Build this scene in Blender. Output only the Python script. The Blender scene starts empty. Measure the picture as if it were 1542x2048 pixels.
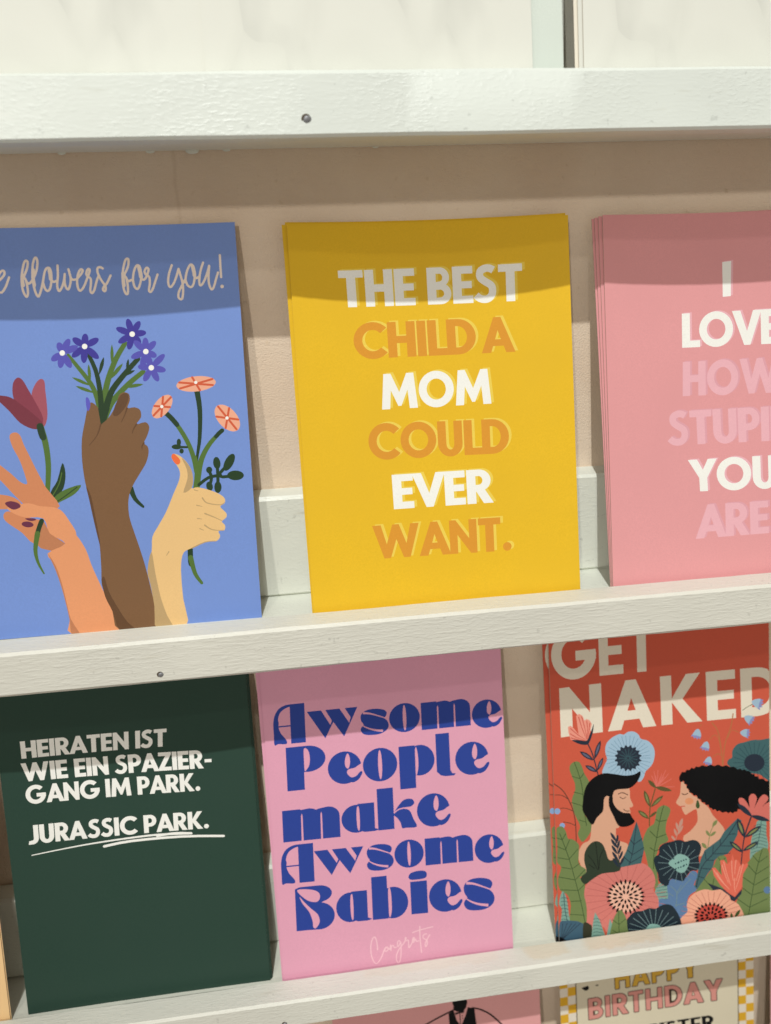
# Postcards on white picture ledges, close-up.  1 Blender unit = 1 m, the art and geometry tables are in millimetres.
import bpy, bmesh, math, random
from mathutils import Vector, Matrix, Euler
from mathutils.geometry import delaunay_2d_cdt
random.seed(7)
MM = 0.001
R = math.radians
sc = bpy.context.scene
COL = sc.collection

# ------------------------------------------------------------------ camera, world, lamps, exposure
cam_d = bpy.data.cameras.new('camera')
cam = bpy.data.objects.new('camera', cam_d)
COL.objects.link(cam)
sc.camera = cam
CAM_POS = Vector((-12.7356, -339.5053, 138.2074)) * MM
YAW, PITCH, ROLL = 0.1343, 0.3019, -0.0346
fw = Vector((math.sin(YAW)*math.cos(PITCH), math.cos(YAW)*math.cos(PITCH), -math.sin(PITCH)))
r0 = Vector((math.cos(YAW), -math.sin(YAW), 0)); u0 = r0.cross(fw)
rt = r0*math.cos(ROLL) + u0*math.sin(ROLL); up = u0*math.cos(ROLL) - r0*math.sin(ROLL)
cam.matrix_world = Matrix(((rt.x, up.x, -fw.x, CAM_POS.x), (rt.y, up.y, -fw.y, CAM_POS.y), (rt.z, up.z, -fw.z, CAM_POS.z), (0, 0, 0, 1)))
cam_d.sensor_fit = 'VERTICAL'; cam_d.sensor_height = 24.0
cam_d.lens = 1743.2751/2048*24.0
cam_d.clip_start = 0.02; cam_d.clip_end = 60
cam_d.dof.use_dof = True
cam_d.dof.focus_distance = 0.335
cam_d.dof.aperture_fstop = 6.5

w = bpy.data.worlds.new('World'); sc.world = w; w.use_nodes = True
bg = w.node_tree.nodes['Background']
bg.inputs[0].default_value = (1.0, 0.885, 0.765, 1)       # warm bounce of the shop around the shelf
bg.inputs[1].default_value = .34
sc.view_settings.view_transform = 'Standard'
sc.view_settings.look = 'None'
sc.view_settings.exposure = 0.0
sc.view_settings.gamma = 1.0
sc.view_settings.use_curve_mapping = False

def lamp(name, direction, dist, radius, watts, color, spot=None):
    d = bpy.data.lights.new(name, 'SPOT' if spot else 'POINT')
    d.energy = watts; d.color = color; d.shadow_soft_size = radius
    aim = Vector((.04, -.03, .09))
    v = Vector(direction).normalized()
    o = bpy.data.objects.new(name, d); COL.objects.link(o)
    o.location = aim - v*dist
    o.rotation_euler = v.to_track_quat('-Z', 'Y').to_euler()
    if spot: d.spot_size = R(spot[0]); d.spot_blend = spot[1]
    return o
lamp('ceiling_spot', (.19, 1, -1.475), 5.0, .030, 710, (.985, 1.0, .97), (8.0, .9))
lamp('shop_lamp', (.42, 1, -.43), 4.0, .075, 132, (1.0, .95, .87))
lamp('ceiling_spot_far', (.10, 1, -.92), 5.0, .07, 68, (1.0, .975, .90))

Z1, Z2, Z3, YB = 184.77, -171.3, -343.0, -32.8
# ------------------------------------------------------------------ helpers
def lin(c):
    return tuple((x/255/12.92 if x/255 <= .04045 else ((x/255+.055)/1.055)**2.4) for x in c)
def new_mat(name):
    m = bpy.data.materials.new(name); m.use_nodes = True
    return m, m.node_tree, m.node_tree.nodes['Principled BSDF']
def N(nt, kind, **kw):
    n = nt.nodes.new(kind)
    for k, v in kw.items():
        if k in n.inputs: n.inputs[k].default_value = v
        else: setattr(n, k, v)
    return n
def coords(nt, scale=(1, 1, 1), rot=(0, 0, 0), loc=(0, 0, 0)):
    tc = N(nt, 'ShaderNodeTexCoord'); mp = N(nt, 'ShaderNodeMapping')
    mp.inputs['Scale'].default_value = scale; mp.inputs['Rotation'].default_value = rot; mp.inputs['Location'].default_value = loc
    nt.links.new(tc.outputs['Object'], mp.inputs[0]); return mp.outputs[0]
def noise(nt, vec, scale, detail=4, rough=.55):
    n = N(nt, 'ShaderNodeTexNoise', Scale=scale, Detail=detail, Roughness=rough)
    nt.links.new(vec, n.inputs['Vector']); return n.outputs['Fac']
def ramp(nt, fac, a, b, ca=(0, 0, 0, 1), cb=(1, 1, 1, 1)):
    n = N(nt, 'ShaderNodeValToRGB'); n.color_ramp.elements[0].position = a; n.color_ramp.elements[1].position = b
    n.color_ramp.elements[0].color = ca; n.color_ramp.elements[1].color = cb
    nt.links.new(fac, n.inputs[0]); return n.outputs[0]
def mix(nt, fac, a, b):
    n = N(nt, 'ShaderNodeMix', data_type='RGBA')
    for s, i in ((fac, 0), (a, 6), (b, 7)):
        if hasattr(s, 'links'): nt.links.new(s, n.inputs[i])
        else: n.inputs[i].default_value = s if i == 0 else (*s[:3], 1)
    return n.outputs[2]
def bump(nt, height, strength, dist, prev=None):
    b = N(nt, 'ShaderNodeBump', Strength=strength, Distance=dist)
    nt.links.new(height, b.inputs['Height'])
    if prev is not None: nt.links.new(prev, b.inputs['Normal'])
    return b.outputs[0]

INK = {
 'blue_paper': (116,145,210), 'yellow_paper': (229,186,42), 'pink_paper': (224,157,160), 'green_paper': (43,68,58), 'orchid_paper': (224,162,186),
 'red_paper': (202,91,69), 'peach_paper': (240,203,150), 'rose_paper': (220,160,160), 'cream_paper': (212,204,180), 'warm_white_paper': (236,231,216),
 'pale_blue_paper': (214,224,216),
 'cream_ink': (241,225,212), 'white_ink': (242,243,238), 'violet_ink': (86,84,178), 'dark_violet_ink': (62,56,150), 'violet_nail_ink': (92,90,190),
 'leaf_green_ink': (82,112,52), 'dark_green_ink': (38,62,38), 'tulip_light_ink': (160,84,98), 'tulip_mid_ink': (132,60,76), 'tulip_dark_ink': (118,52,66),
 'peach_skin_ink': (223,152,108), 'dark_peach_skin_ink': (205,134,94), 'peach_shade_ink': (186,124,88), 'purple_nail_ink': (104,48,72),
 'brown_skin_ink': (122,90,62), 'dark_brown_skin_ink': (98,70,48), 'light_skin_ink': (228,190,132), 'shaded_light_skin_ink': (184,156,112),
 'orange_nail_ink': (232,110,64), 'peach_petal_ink': (234,170,142), 'rust_ink': (206,92,60),
 'orange_ink': (219,152,52), 'pale_yellow_ink': (236,208,88), 'lavender_pink_ink': (233,179,189), 'mauve_pink_ink': (222,163,174),
 'navy_ink': (44,68,152), 'pale_pink_ink': (240,194,206),
 'cream_letter_ink': (226,218,200), 'tan_ink': (178,112,70), 'bell_ink': (158,186,208), 'bell_fringe_ink': (138,142,192), 'deep_green_ink': (62,84,46),
 'teal_petal_ink': (64,100,104), 'teal_line_ink': (40,70,78), 'navy_ink2': (38,48,62), 'sky_petal_ink': (160,190,212), 'sky_line_ink': (112,146,170),
 'teal_ink': (62,98,106), 'salmon_ink': (230,152,134), 'red_line_ink': (196,78,66), 'slate_ink': (98,100,124), 'grass_ink': (112,130,80),
 'thistle_ink': (216,112,100), 'olive_ink': (92,84,48), 'sage_ink': (126,134,84), 'brown_line_ink': (92,60,46), 'berry_ink': (136,166,208),
 'tan_skin_ink': (216,166,138), 'black_ink': (5,6,9), 'blush_ink': (218,146,106), 'teal_leaf_ink': (124,162,150), 'rose_ink': (208,112,102),
 'mauve_ink': (192,146,130), 'blue_leaf_ink': (92,124,164), 'grey_line_ink': (112,138,142), 'navy_petal_ink': (30,44,54), 'teal_light_ink': (136,178,170),
 'salmon_pink_ink': (208,122,114), 'rose_line_ink': (178,98,92), 'pale_salmon_ink': (234,182,160), 'peach_petal2_ink': (232,168,142), 'coral_ink': (222,108,88),
 'light_coral_ink': (236,154,132), 'forest_ink': (48,60,46), 'blue_teal_ink': (62,94,114), 'dark_olive_ink': (52,54,40),
 'dark_ink': (58,44,34), 'gold_ink': (206,164,62), 'dusty_pink_ink': (210,144,134), 'checker_gold_ink': (214,166,44), 'checker_white_ink': (222,214,198),
}
_ink = {}
def ink(name):
    """matt-coated print on card: the ink's own colour with a faint print mottle and paper tooth"""
    if name in _ink: return _ink[name]
    m, nt, p = new_mat(name)
    c = lin(INK[name]); v = coords(nt)
    f = noise(nt, v, 1600, 3, .7)
    col = mix(nt, ramp(nt, f, .3, .7), tuple(x*.945 for x in c), tuple(min(1, x*1.05+.002) for x in c))
    col = mix(nt, ramp(nt, noise(nt, v, 28, 3), .35, .7), col, tuple(min(1, x*.95+.004) for x in c))
    nt.links.new(col, p.inputs['Base Color'])
    p.inputs['Roughness'].default_value = .46; p.inputs['Specular IOR Level'].default_value = .16
    swell = bump(nt, noise(nt, v, 16, 2), .10, .004)
    nt.links.new(bump(nt, noise(nt, v, 2600, 2), .06, .0001, swell), p.inputs['Normal'])
    rg = N(nt, 'ShaderNodeMapRange'); rg.inputs[3].default_value = .36; rg.inputs[4].default_value = .56
    nt.links.new(noise(nt, v, 70, 3), rg.inputs[0]); nt.links.new(rg.outputs[0], p.inputs['Roughness'])
    _ink[name] = m; return m
def paper_edge():
    if 'edge' in _ink: return _ink['edge']
    m, nt, p = new_mat('card_edge')
    f = noise(nt, coords(nt), 1500, 2)
    nt.links.new(mix(nt, f, lin((186,170,150)), lin((214,202,184))), p.inputs['Base Color']); p.inputs['Roughness'].default_value = .8
    _ink['edge'] = m; return m
def marble_paper():
    """stationery printed with soft crumple shapes"""
    m, nt, p = new_mat('crumple_print_paper')
    v = coords(nt, (1, 1, .38), (0, .45, 0), (.31, 0, .12))
    nn = N(nt, 'ShaderNodeTexNoise', Scale=24, Detail=2); nt.links.new(v, nn.inputs['Vector'])
    sh = N(nt, 'ShaderNodeVectorMath', operation='MULTIPLY_ADD'); sh.inputs[1].default_value = (.018,)*3
    nt.links.new(nn.outputs['Color'], sh.inputs[0]); nt.links.new(v, sh.inputs[2])
    wv = N(nt, 'ShaderNodeTexVoronoi', Scale=46); wv.feature = 'DISTANCE_TO_EDGE'; nt.links.new(sh.outputs[0], wv.inputs['Vector'])
    cell = N(nt, 'ShaderNodeTexVoronoi', Scale=46); nt.links.new(sh.outputs[0], cell.inputs['Vector'])
    fold = ramp(nt, wv.outputs['Distance'], .0, .16)              # facets of the crumple, each a little greyer towards one fold
    bw = N(nt, 'ShaderNodeRGBToBW'); nt.links.new(cell.outputs['Color'], bw.inputs[0])
    a = ramp(nt, bw.outputs[0], .42, .70, (*lin((221,223,214)), 1), (*lin((192,194,187)), 1))
    b = mix(nt, fold, lin((214,216,208)), lin((222,224,216)))
    soft = ramp(nt, noise(nt, sh.outputs[0], 62, 2), .43, .57)
    a = mix(nt, soft, (*lin((222,224,215)), 1), a)
    nt.links.new(mix(nt, .5, a, b), p.inputs['Base Color'])
    p.inputs['Roughness'].default_value = .6; p.inputs['Specular IOR Level'].default_value = .3
    nt.links.new(bump(nt, noise(nt, coords(nt), 1800, 3), .12, .0002), p.inputs['Normal'])
    return m

def white_paint(name, tone, pebble, saw, seed, rough=.42, stains=None, yellow=None):
    """brush-painted softwood: stretched grain, dried paint pebbles, slanting saw marks"""
    m, nt, p = new_mat(name)
    v = coords(nt, loc=(seed, seed*.7, seed*1.3))
    big = noise(nt, v, 22, 3)
    col = mix(nt, ramp(nt, big, .35, .7), tuple(x*.93 for x in tone), tone)
    specks = noise(nt, v, 420, 2, .4)
    col = mix(nt, ramp(nt, specks, .70, .78), col, tuple(x*.80 for x in tone))
    scuff = noise(nt, coords(nt, (.12, 1, 1), (0, R(9), 0), (seed*2, 0, 0)), 210, 3, .6)
    col = mix(nt, ramp(nt, scuff, .66, .80), col, tuple(x*f_ for x, f_ in zip(tone, (.84, .82, .78))))
    if stains:
        tc = N(nt, 'ShaderNodeTexCoord'); sx = N(nt, 'ShaderNodeSeparateXYZ'); nt.links.new(tc.outputs['Object'], sx.inputs[0])
        wob = noise(nt, coords(nt), 90, 4, .6)
        for (x0, x1, y0, y1, sc_) in stains:
            def edge(out, lo, hi, soft):
                a = N(nt, 'ShaderNodeMath', operation='MULTIPLY_ADD'); nt.links.new(wob, a.inputs[0]); a.inputs[1].default_value = .010
                nt.links.new(out, a.inputs[2])
                r1 = N(nt, 'ShaderNodeMapRange'); r1.inputs[1].default_value = lo+.005; r1.inputs[2].default_value = lo+.005+soft; nt.links.new(a.outputs[0], r1.inputs[0])
                r2 = N(nt, 'ShaderNodeMapRange'); r2.inputs[1].default_value = hi+.005; r2.inputs[2].default_value = hi+.005+soft; r2.inputs[3].default_value = 1; r2.inputs[4].default_value = 0; nt.links.new(a.outputs[0], r2.inputs[0])
                q = N(nt, 'ShaderNodeMath', operation='MULTIPLY'); nt.links.new(r1.outputs[0], q.inputs[0]); nt.links.new(r2.outputs[0], q.inputs[1]); return q.outputs[0]
            q = N(nt, 'ShaderNodeMath', operation='MULTIPLY'); nt.links.new(edge(sx.outputs[0], x0, x1, .003), q.inputs[0]); nt.links.new(edge(sx.outputs[1], y0, y1, .0015), q.inputs[1])
            q2 = N(nt, 'ShaderNodeMath', operation='MULTIPLY'); nt.links.new(q.outputs[0], q2.inputs[0]); q2.inputs[1].default_value = sc_
            col = mix(nt, q2.outputs[0], col, lin((216,196,164)))
    nt.links.new(col, p.inputs['Base Color'])
    p.inputs['Roughness'].default_value = rough; p.inputs['Specular IOR Level'].default_value = .5
    grain = noise(nt, coords(nt, (.06, 1, 1), loc=(seed, 0, 0)), 420, 4, .5)
    out = bump(nt, grain, .08, .0003)
    if pebble:                                            # dried paint pimples, denser in some stretches of the board
        zone = ramp(nt, noise(nt, v, 30, 2), .30, .66)
        pb = N(nt, 'ShaderNodeMath', operation='MULTIPLY'); nt.links.new(ramp(nt, noise(nt, coords(nt, (.45, 1, 1)), 1050, 4, .55), .48, .70), pb.inputs[0]); nt.links.new(zone, pb.inputs[1])
        out = bump(nt, pb.outputs[0], pebble, .0004, out)
    if saw:
        sv = coords(nt, (.14, 1, 1), (0, R(33), 0))
        out = bump(nt, ramp(nt, noise(nt, sv, 1100, 3, .5), .45, .72), saw, .0003, out)
    nt.links.new(out, p.inputs['Normal'])
    return m
def plaster():
    m, nt, p = new_mat('beige_plaster')
    v = coords(nt)
    c = mix(nt, ramp(nt, noise(nt, v, 18, 4), .35, .68), lin((228,207,184)), lin((236,219,198)))
    c = mix(nt, ramp(nt, noise(nt, v, 260, 3), .64, .82), c, lin((212,190,162)))
    # a fine seam running down the wall
    tc = N(nt, 'ShaderNodeTexCoord'); sx = N(nt, 'ShaderNodeSeparateXYZ'); nt.links.new(tc.outputs['Object'], sx.inputs[0])
    wob = N(nt, 'ShaderNodeMath', operation='MULTIPLY_ADD'); nt.links.new(noise(nt, v, 60, 3), wob.inputs[0]); wob.inputs[1].default_value = .003; nt.links.new(sx.outputs[0], wob.inputs[2])
    dd = N(nt, 'ShaderNodeMath', operation='SUBTRACT'); nt.links.new(wob.outputs[0], dd.inputs[0]); dd.inputs[1].default_value = -.0365
    ab = N(nt, 'ShaderNodeMath', operation='ABSOLUTE'); nt.links.new(dd.outputs[0], ab.inputs[0])
    seam = N(nt, 'ShaderNodeMapRange'); seam.inputs[1].default_value = .0002; seam.inputs[2].default_value = .0009; seam.inputs[3].default_value = 1; seam.inputs[4].default_value = 0; nt.links.new(ab.outputs[0], seam.inputs[0])
    s2 = N(nt, 'ShaderNodeMath', operation='MULTIPLY'); nt.links.new(seam.outputs[0], s2.inputs[0]); s2.inputs[1].default_value = .15
    c = mix(nt, s2.outputs[0], c, lin((172,144,114)))
    nt.links.new(c, p.inputs['Base Color']); p.inputs['Roughness'].default_value = .85; p.inputs['Specular IOR Level'].default_value = .2
    out = bump(nt, noise(nt, coords(nt, (1, 1, .14)), 520, 4), .20, .0003)
    out = bump(nt, noise(nt, v, 1300, 3, .6), .60, .0005, out)
    drag = noise(nt, coords(nt, (.35, 1, 1), (0, R(-12), 0)), 150, 4, .6)
    crack = N(nt, 'ShaderNodeMapRange'); crack.inputs[1].default_value = 0; crack.inputs[2].default_value = .018
    dv = N(nt, 'ShaderNodeMath', operation='SUBTRACT'); nt.links.new(drag, dv.inputs[0]); dv.inputs[1].default_value = .56
    av = N(nt, 'ShaderNodeMath', operation='ABSOLUTE'); nt.links.new(dv.outputs[0], av.inputs[0]); nt.links.new(av.outputs[0], crack.inputs[0])
    out = bump(nt, crack.outputs[0], .16, .0004, out)
    out = bump(nt, drag, .22, .0008, out)
    out = bump(nt, seam.outputs[0], .25, .0002, out)
    nt.links.new(out, p.inputs['Normal']); return m
def steel():
    m, nt, p = new_mat('nail_steel')
    f = noise(nt, coords(nt), 2500, 2)
    nt.links.new(mix(nt, f, lin((120,122,126)), lin((168,170,174))), p.inputs['Base Color'])
    p.inputs['Metallic'].default_value = .7; p.inputs['Roughness'].default_value = .55; return m

def link(name, me, parent=None):
    o = bpy.data.objects.new(name, me); COL.objects.link(o)
    if parent: o.parent = parent
    return o
def empty(name, loc, label=None, cat=None, group=None):
    o = bpy.data.objects.new(name, None); COL.objects.link(o); o.location = loc; o.empty_display_size = .01
    tag(o, label, cat, group); return o
def tag(o, label, cat, group=None):
    if label: o['label'] = label
    if cat: o['category'] = cat
    if group: o['group'] = group

# ------------------------------------------------------------------ structure: wall
def wall():
    bm = bmesh.new()
    bmesh.ops.create_grid(bm, x_segments=2, y_segments=2, size=.5)
    bmesh.ops.transform(bm, matrix=Matrix.Translation((.04, .02, 0)) @ Euler((R(90), 0, 0)).to_matrix().to_4x4(), verts=bm.verts)
    r = bmesh.ops.extrude_face_region(bm, geom=bm.faces[:])
    bmesh.ops.translate(bm, verts=[v for v in r['geom'] if isinstance(v, bmesh.types.BMVert)], vec=(0, -.02, 0))
    bmesh.ops.recalc_face_normals(bm, faces=bm.faces)
    me = bpy.data.meshes.new('wall'); bm.to_mesh(me); bm.free(); me.materials.append(plaster())
    o = link('wall', me); o['kind'] = 'structure'; return o
wall()

# ------------------------------------------------------------------ ledges
X0, X1 = -300.0, 390.0
def board(name, profile, mat, parent, rough=.12, seed=1, bev=.9):
    """a board of the given y-z profile (mm) running along x, with the small waves of hand-sawn wood"""
    rnd = random.Random(seed)
    bm = bmesh.new(); n = 90; rings = []
    ph = [rnd.uniform(0, 6.28) for _ in range(12)]
    pts = []
    k = len(profile)
    for i, (y, z) in enumerate(profile):                # chamfer every corner twice
        (ya, za), (yb, zb) = profile[i-1], profile[(i+1) % k]
        for (yy, zz) in ((ya, za), (yb, zb)):
            d = math.hypot(yy-y, zz-z); pts.append((y+(yy-y)/d*bev, z+(zz-z)/d*bev))
    for j in range(n+1):
        x = X0+(X1-X0)*j/n; ring = []
        for i, (y, z) in enumerate(pts):
            w1 = rough*(math.sin(x*.021+ph[i % 12])+.6*math.sin(x*.067+ph[(i*5+3) % 12])+.5*rnd.uniform(-1, 1))
            w2 = rough*(math.sin(x*.027+ph[(i*3+1) % 12])+.6*math.sin(x*.081+ph[(i*7+2) % 12])+.5*rnd.uniform(-1, 1))
            ring.append(bm.verts.new((x*MM, (y+w1*.6)*MM, (z+w2*.6)*MM)))
        rings.append(ring)
    m = len(pts)
    for j in range(n):
        for i in range(m):
            bm.faces.new((rings[j][i], rings[j][(i+1) % m], rings[j+1][(i+1) % m], rings[j+1][i]))
    bm.faces.new(rings[0]); bm.faces.new(rings[-1])
    bmesh.ops.recalc_face_normals(bm, faces=bm.faces)
    for f in bm.faces: f.smooth = True
    me = bpy.data.meshes.new(name); bm.to_mesh(me); bm.free(); me.materials.append(mat)
    me.set_sharp_from_angle(angle=R(32))
    return link(name, me, parent)
def nail(parent, x, y, z, r, tilt):
    bm = bmesh.new()
    bmesh.ops.create_uvsphere(bm, u_segments=14, v_segments=8, radius=r*MM)
    bmesh.ops.scale(bm, verts=bm.verts, vec=(1, .45, .95))
    rnd = random.Random(int(x*10))
    for v in bm.verts: v.co *= 1+rnd.uniform(-.07, .07)
    r2 = bmesh.ops.create_cone(bm, cap_ends=True, segments=10, radius1=r*.45*MM, radius2=r*.4*MM, depth=6*MM)
    bmesh.ops.rotate(bm, verts=r2['verts'], cent=(0, 0, 0), matrix=Matrix.Rotation(R(90), 3, 'X'))
    bmesh.ops.translate(bm, verts=r2['verts'], vec=(0, 3*MM, 0))
    for f in bm.faces: f.smooth = True
    me = bpy.data.meshes.new('nail'); bm.to_mesh(me); bm.free(); me.materials.append(NAIL)
    o = link('nail', me, parent); o.location = (x*MM, y*MM, z*MM); o.rotation_euler = (R(tilt), 0, R(tilt)); return o
NAIL = steel()
RECESS_SHADE, _nt, _p = new_mat('nail_recess_shade'); _p.inputs['Base Color'].default_value = (*lin((84,72,58)), 1); _p.inputs['Roughness'].default_value = .9  # dark colour standing in for the shade around a sunk nail head
D, TL = 45.8, 12.2
def ledge(z0, label, lip_mat, in_mat, top, bot, tilt, nails, seed, drips=()):
    root = empty('picture_ledge', (0, 0, z0*MM), label, 'picture ledge', 'white picture ledges on the wall')
    lip = [(-D, bot), (-D+tilt, top), (-D+TL, top+.3), (-D+TL, bot)]
    board('lip_board', lip, lip_mat, root, .16, seed, 1.0)
    board('floor_board', [(-D+TL+.15, bot+1.2), (-D+TL+.15, 2.0), (-.1, 2.0), (-.1, bot+1.2)], in_mat, root, .08, seed+1, .5)
    board('back_board', [(-9.3, 2.05), (-9.3, 43.7), (-.1, 45.4), (-.1, 2.05)], in_mat, root, .12, seed+2, 1.1)
    for (x, z, r) in drips:
        bm = bmesh.new(); bmesh.ops.create_uvsphere(bm, u_segments=10, v_segments=8, radius=r*MM)
        bmesh.ops.scale(bm, verts=bm.verts, vec=(1.9, .35, .8))
        for f in bm.faces: f.smooth = True
        me = bpy.data.meshes.new('paint_drip'); bm.to_mesh(me); bm.free(); me.materials.append(in_mat)
        o = link('paint_drip', me, root); o.location = (x*MM, -.9*MM, z*MM)
    for (x, z, r) in nails:
        y = -D+.05+tilt*(z-bot)/(top-bot)
        bm = bmesh.new(); bmesh.ops.create_circle(bm, cap_ends=True, segments=16, radius=r*1.14*MM)  # slightly raised dark disc, off to the left: painted shade, no real recess
        bmesh.ops.rotate(bm, verts=bm.verts, cent=(0, 0, 0), matrix=Matrix.Rotation(R(90), 3, 'X'))
        rv = bmesh.ops.extrude_face_region(bm, geom=bm.faces[:])
        bmesh.ops.translate(bm, verts=[v for v in rv['geom'] if isinstance(v, bmesh.types.BMVert)], vec=(0, .5*MM, 0))
        bmesh.ops.recalc_face_normals(bm, faces=bm.faces)
        me = bpy.data.meshes.new('nail_shade_disc'); bm.to_mesh(me); bm.free(); me.materials.append(RECESS_SHADE)
        o = link('nail_shade_disc', me, root); o.location = ((x-r*.28)*MM, (y-.16)*MM, (z+r*.15)*MM)
        nail(root, x, y-.1, z, r, 8)
    return root
PAINT_IN = white_paint('ledge_inside_paint', lin((228,231,220)), .25, 0, 3.1, .36)
LEDGES = [
 ledge(Z1, 'topmost white picture ledge, its pebbly painted front held by one nail', white_paint('pebbly_white_paint', lin((222,229,223)), .28, .08, .4, .36), PAINT_IN, 4.3, -15.1, 3.2, [(6.85, -10.0, 1.3)], 11, [(-31.5, -14.1, 1.3), (-46.0, -13.9, .9), (-76.0, -13.9, .8), (-19.5, -13.9, .8), (34, -13.9, .7)]),
 ledge(0.0, 'white picture ledge in the middle with slanting saw marks, carrying the yellow card', white_paint('saw_marked_white_paint', lin((221,221,211)), .22, .30, 1.7, .5), PAINT_IN, 4.27, -12.7, 0, [(-57.2, -9.4, 1.05)], 23),
 ledge(Z2, 'white picture ledge near the bottom with tan filler stains, carrying the dark green card', white_paint('stained_white_paint', lin((222,223,213)), .25, .2, 2.9, .5, stains=[(.083, .1025, -.042, -.0335, .40), (.110, .146, -.042, -.033, .45), (.010, .070, -.040, -.034, .15)]),
   white_paint('stained_inside_paint', lin((226,228,216)), .25, 0, 4.4, .4), 4.27, -9.5, 0, [(-23.7, -7.0, .95)], 37),
 ledge(Z3, 'white picture ledge under the birthday card, below the stained one', white_paint('lower_white_paint', lin((222,223,213)), .25, .2, 5.2, .5), PAINT_IN, 4.27, -9.5, 0, [], 41),
]

# ------------------------------------------------------------------ lettering: glyphs as add / subtract polygons, cap height 1
def arc(cx, cy, rx, ry, a0, a1, n=14):
    return [(cx+rx*math.cos(R(a0+(a1-a0)*i/n)), cy+ry*math.sin(R(a0+(a1-a0)*i/n))) for i in range(n+1)]
def rect(x0, y0, x1, y1): return [(x0, y0), (x1, y0), (x1, y1), (x0, y1)]
def catmull(pts, closed, n=3):
    out = []; k = len(pts)
    rng = range(k) if closed else range(k-1)
    for i in rng:
        g = (lambda j: pts[j % k]) if closed else (lambda j: pts[max(0, min(k-1, j))])
        p0, p1, p2, p3 = g(i-1), g(i), g(i+1), g(i+2)
        d = math.hypot(p2[0]-p1[0], p2[1]-p1[1])
        m = n
        for s in range(m):
            t = s/m; t2 = t*t; t3 = t2*t
            out.append(tuple(.5*((2*p1[a])+(-p0[a]+p2[a])*t+(2*p0[a]-5*p1[a]+4*p2[a]-p3[a])*t2+(-p0[a]+3*p1[a]-3*p2[a]+p3[a])*t3) for a in (0, 1)))
    if not closed: out.append(tuple(pts[-1]))
    return out
def ribbon(path, w0, w1, cap=True):
    """variable-width stroke as one outline polygon with round ends"""
    n = len(path); L = []; Rr = []
    for i, (x, y) in enumerate(path):
        a = path[max(0, i-1)]; b = path[min(n-1, i+1)]
        dx, dy = b[0]-a[0], b[1]-a[1]; d = math.hypot(dx, dy) or 1
        h = (w0+(w1-w0)*i/(n-1))/2
        L.append((x-dy/d*h, y+dx/d*h)); Rr.append((x+dy/d*h, y-dx/d*h))
    return L, Rr
def ribbon_quads(path, w0, w1, cap=True):
    """the stroke as overlapping convex pieces: safe at tight bends"""
    L, Rr = ribbon(path, w0, w1); polys = []
    for i in range(len(path)-1): polys.append([Rr[i], Rr[i+1], L[i+1], L[i]])
    if cap:
        for i in range(len(path)):
            h = (w0+(w1-w0)*i/(len(path)-1))/2
            if i in (0, len(path)-1) or i % 3 == 0: polys.append([(path[i][0]+h*math.cos(k*math.pi/4+.2), path[i][1]+h*math.sin(k*math.pi/4+.2)) for k in range(8)])
    return polys
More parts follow.
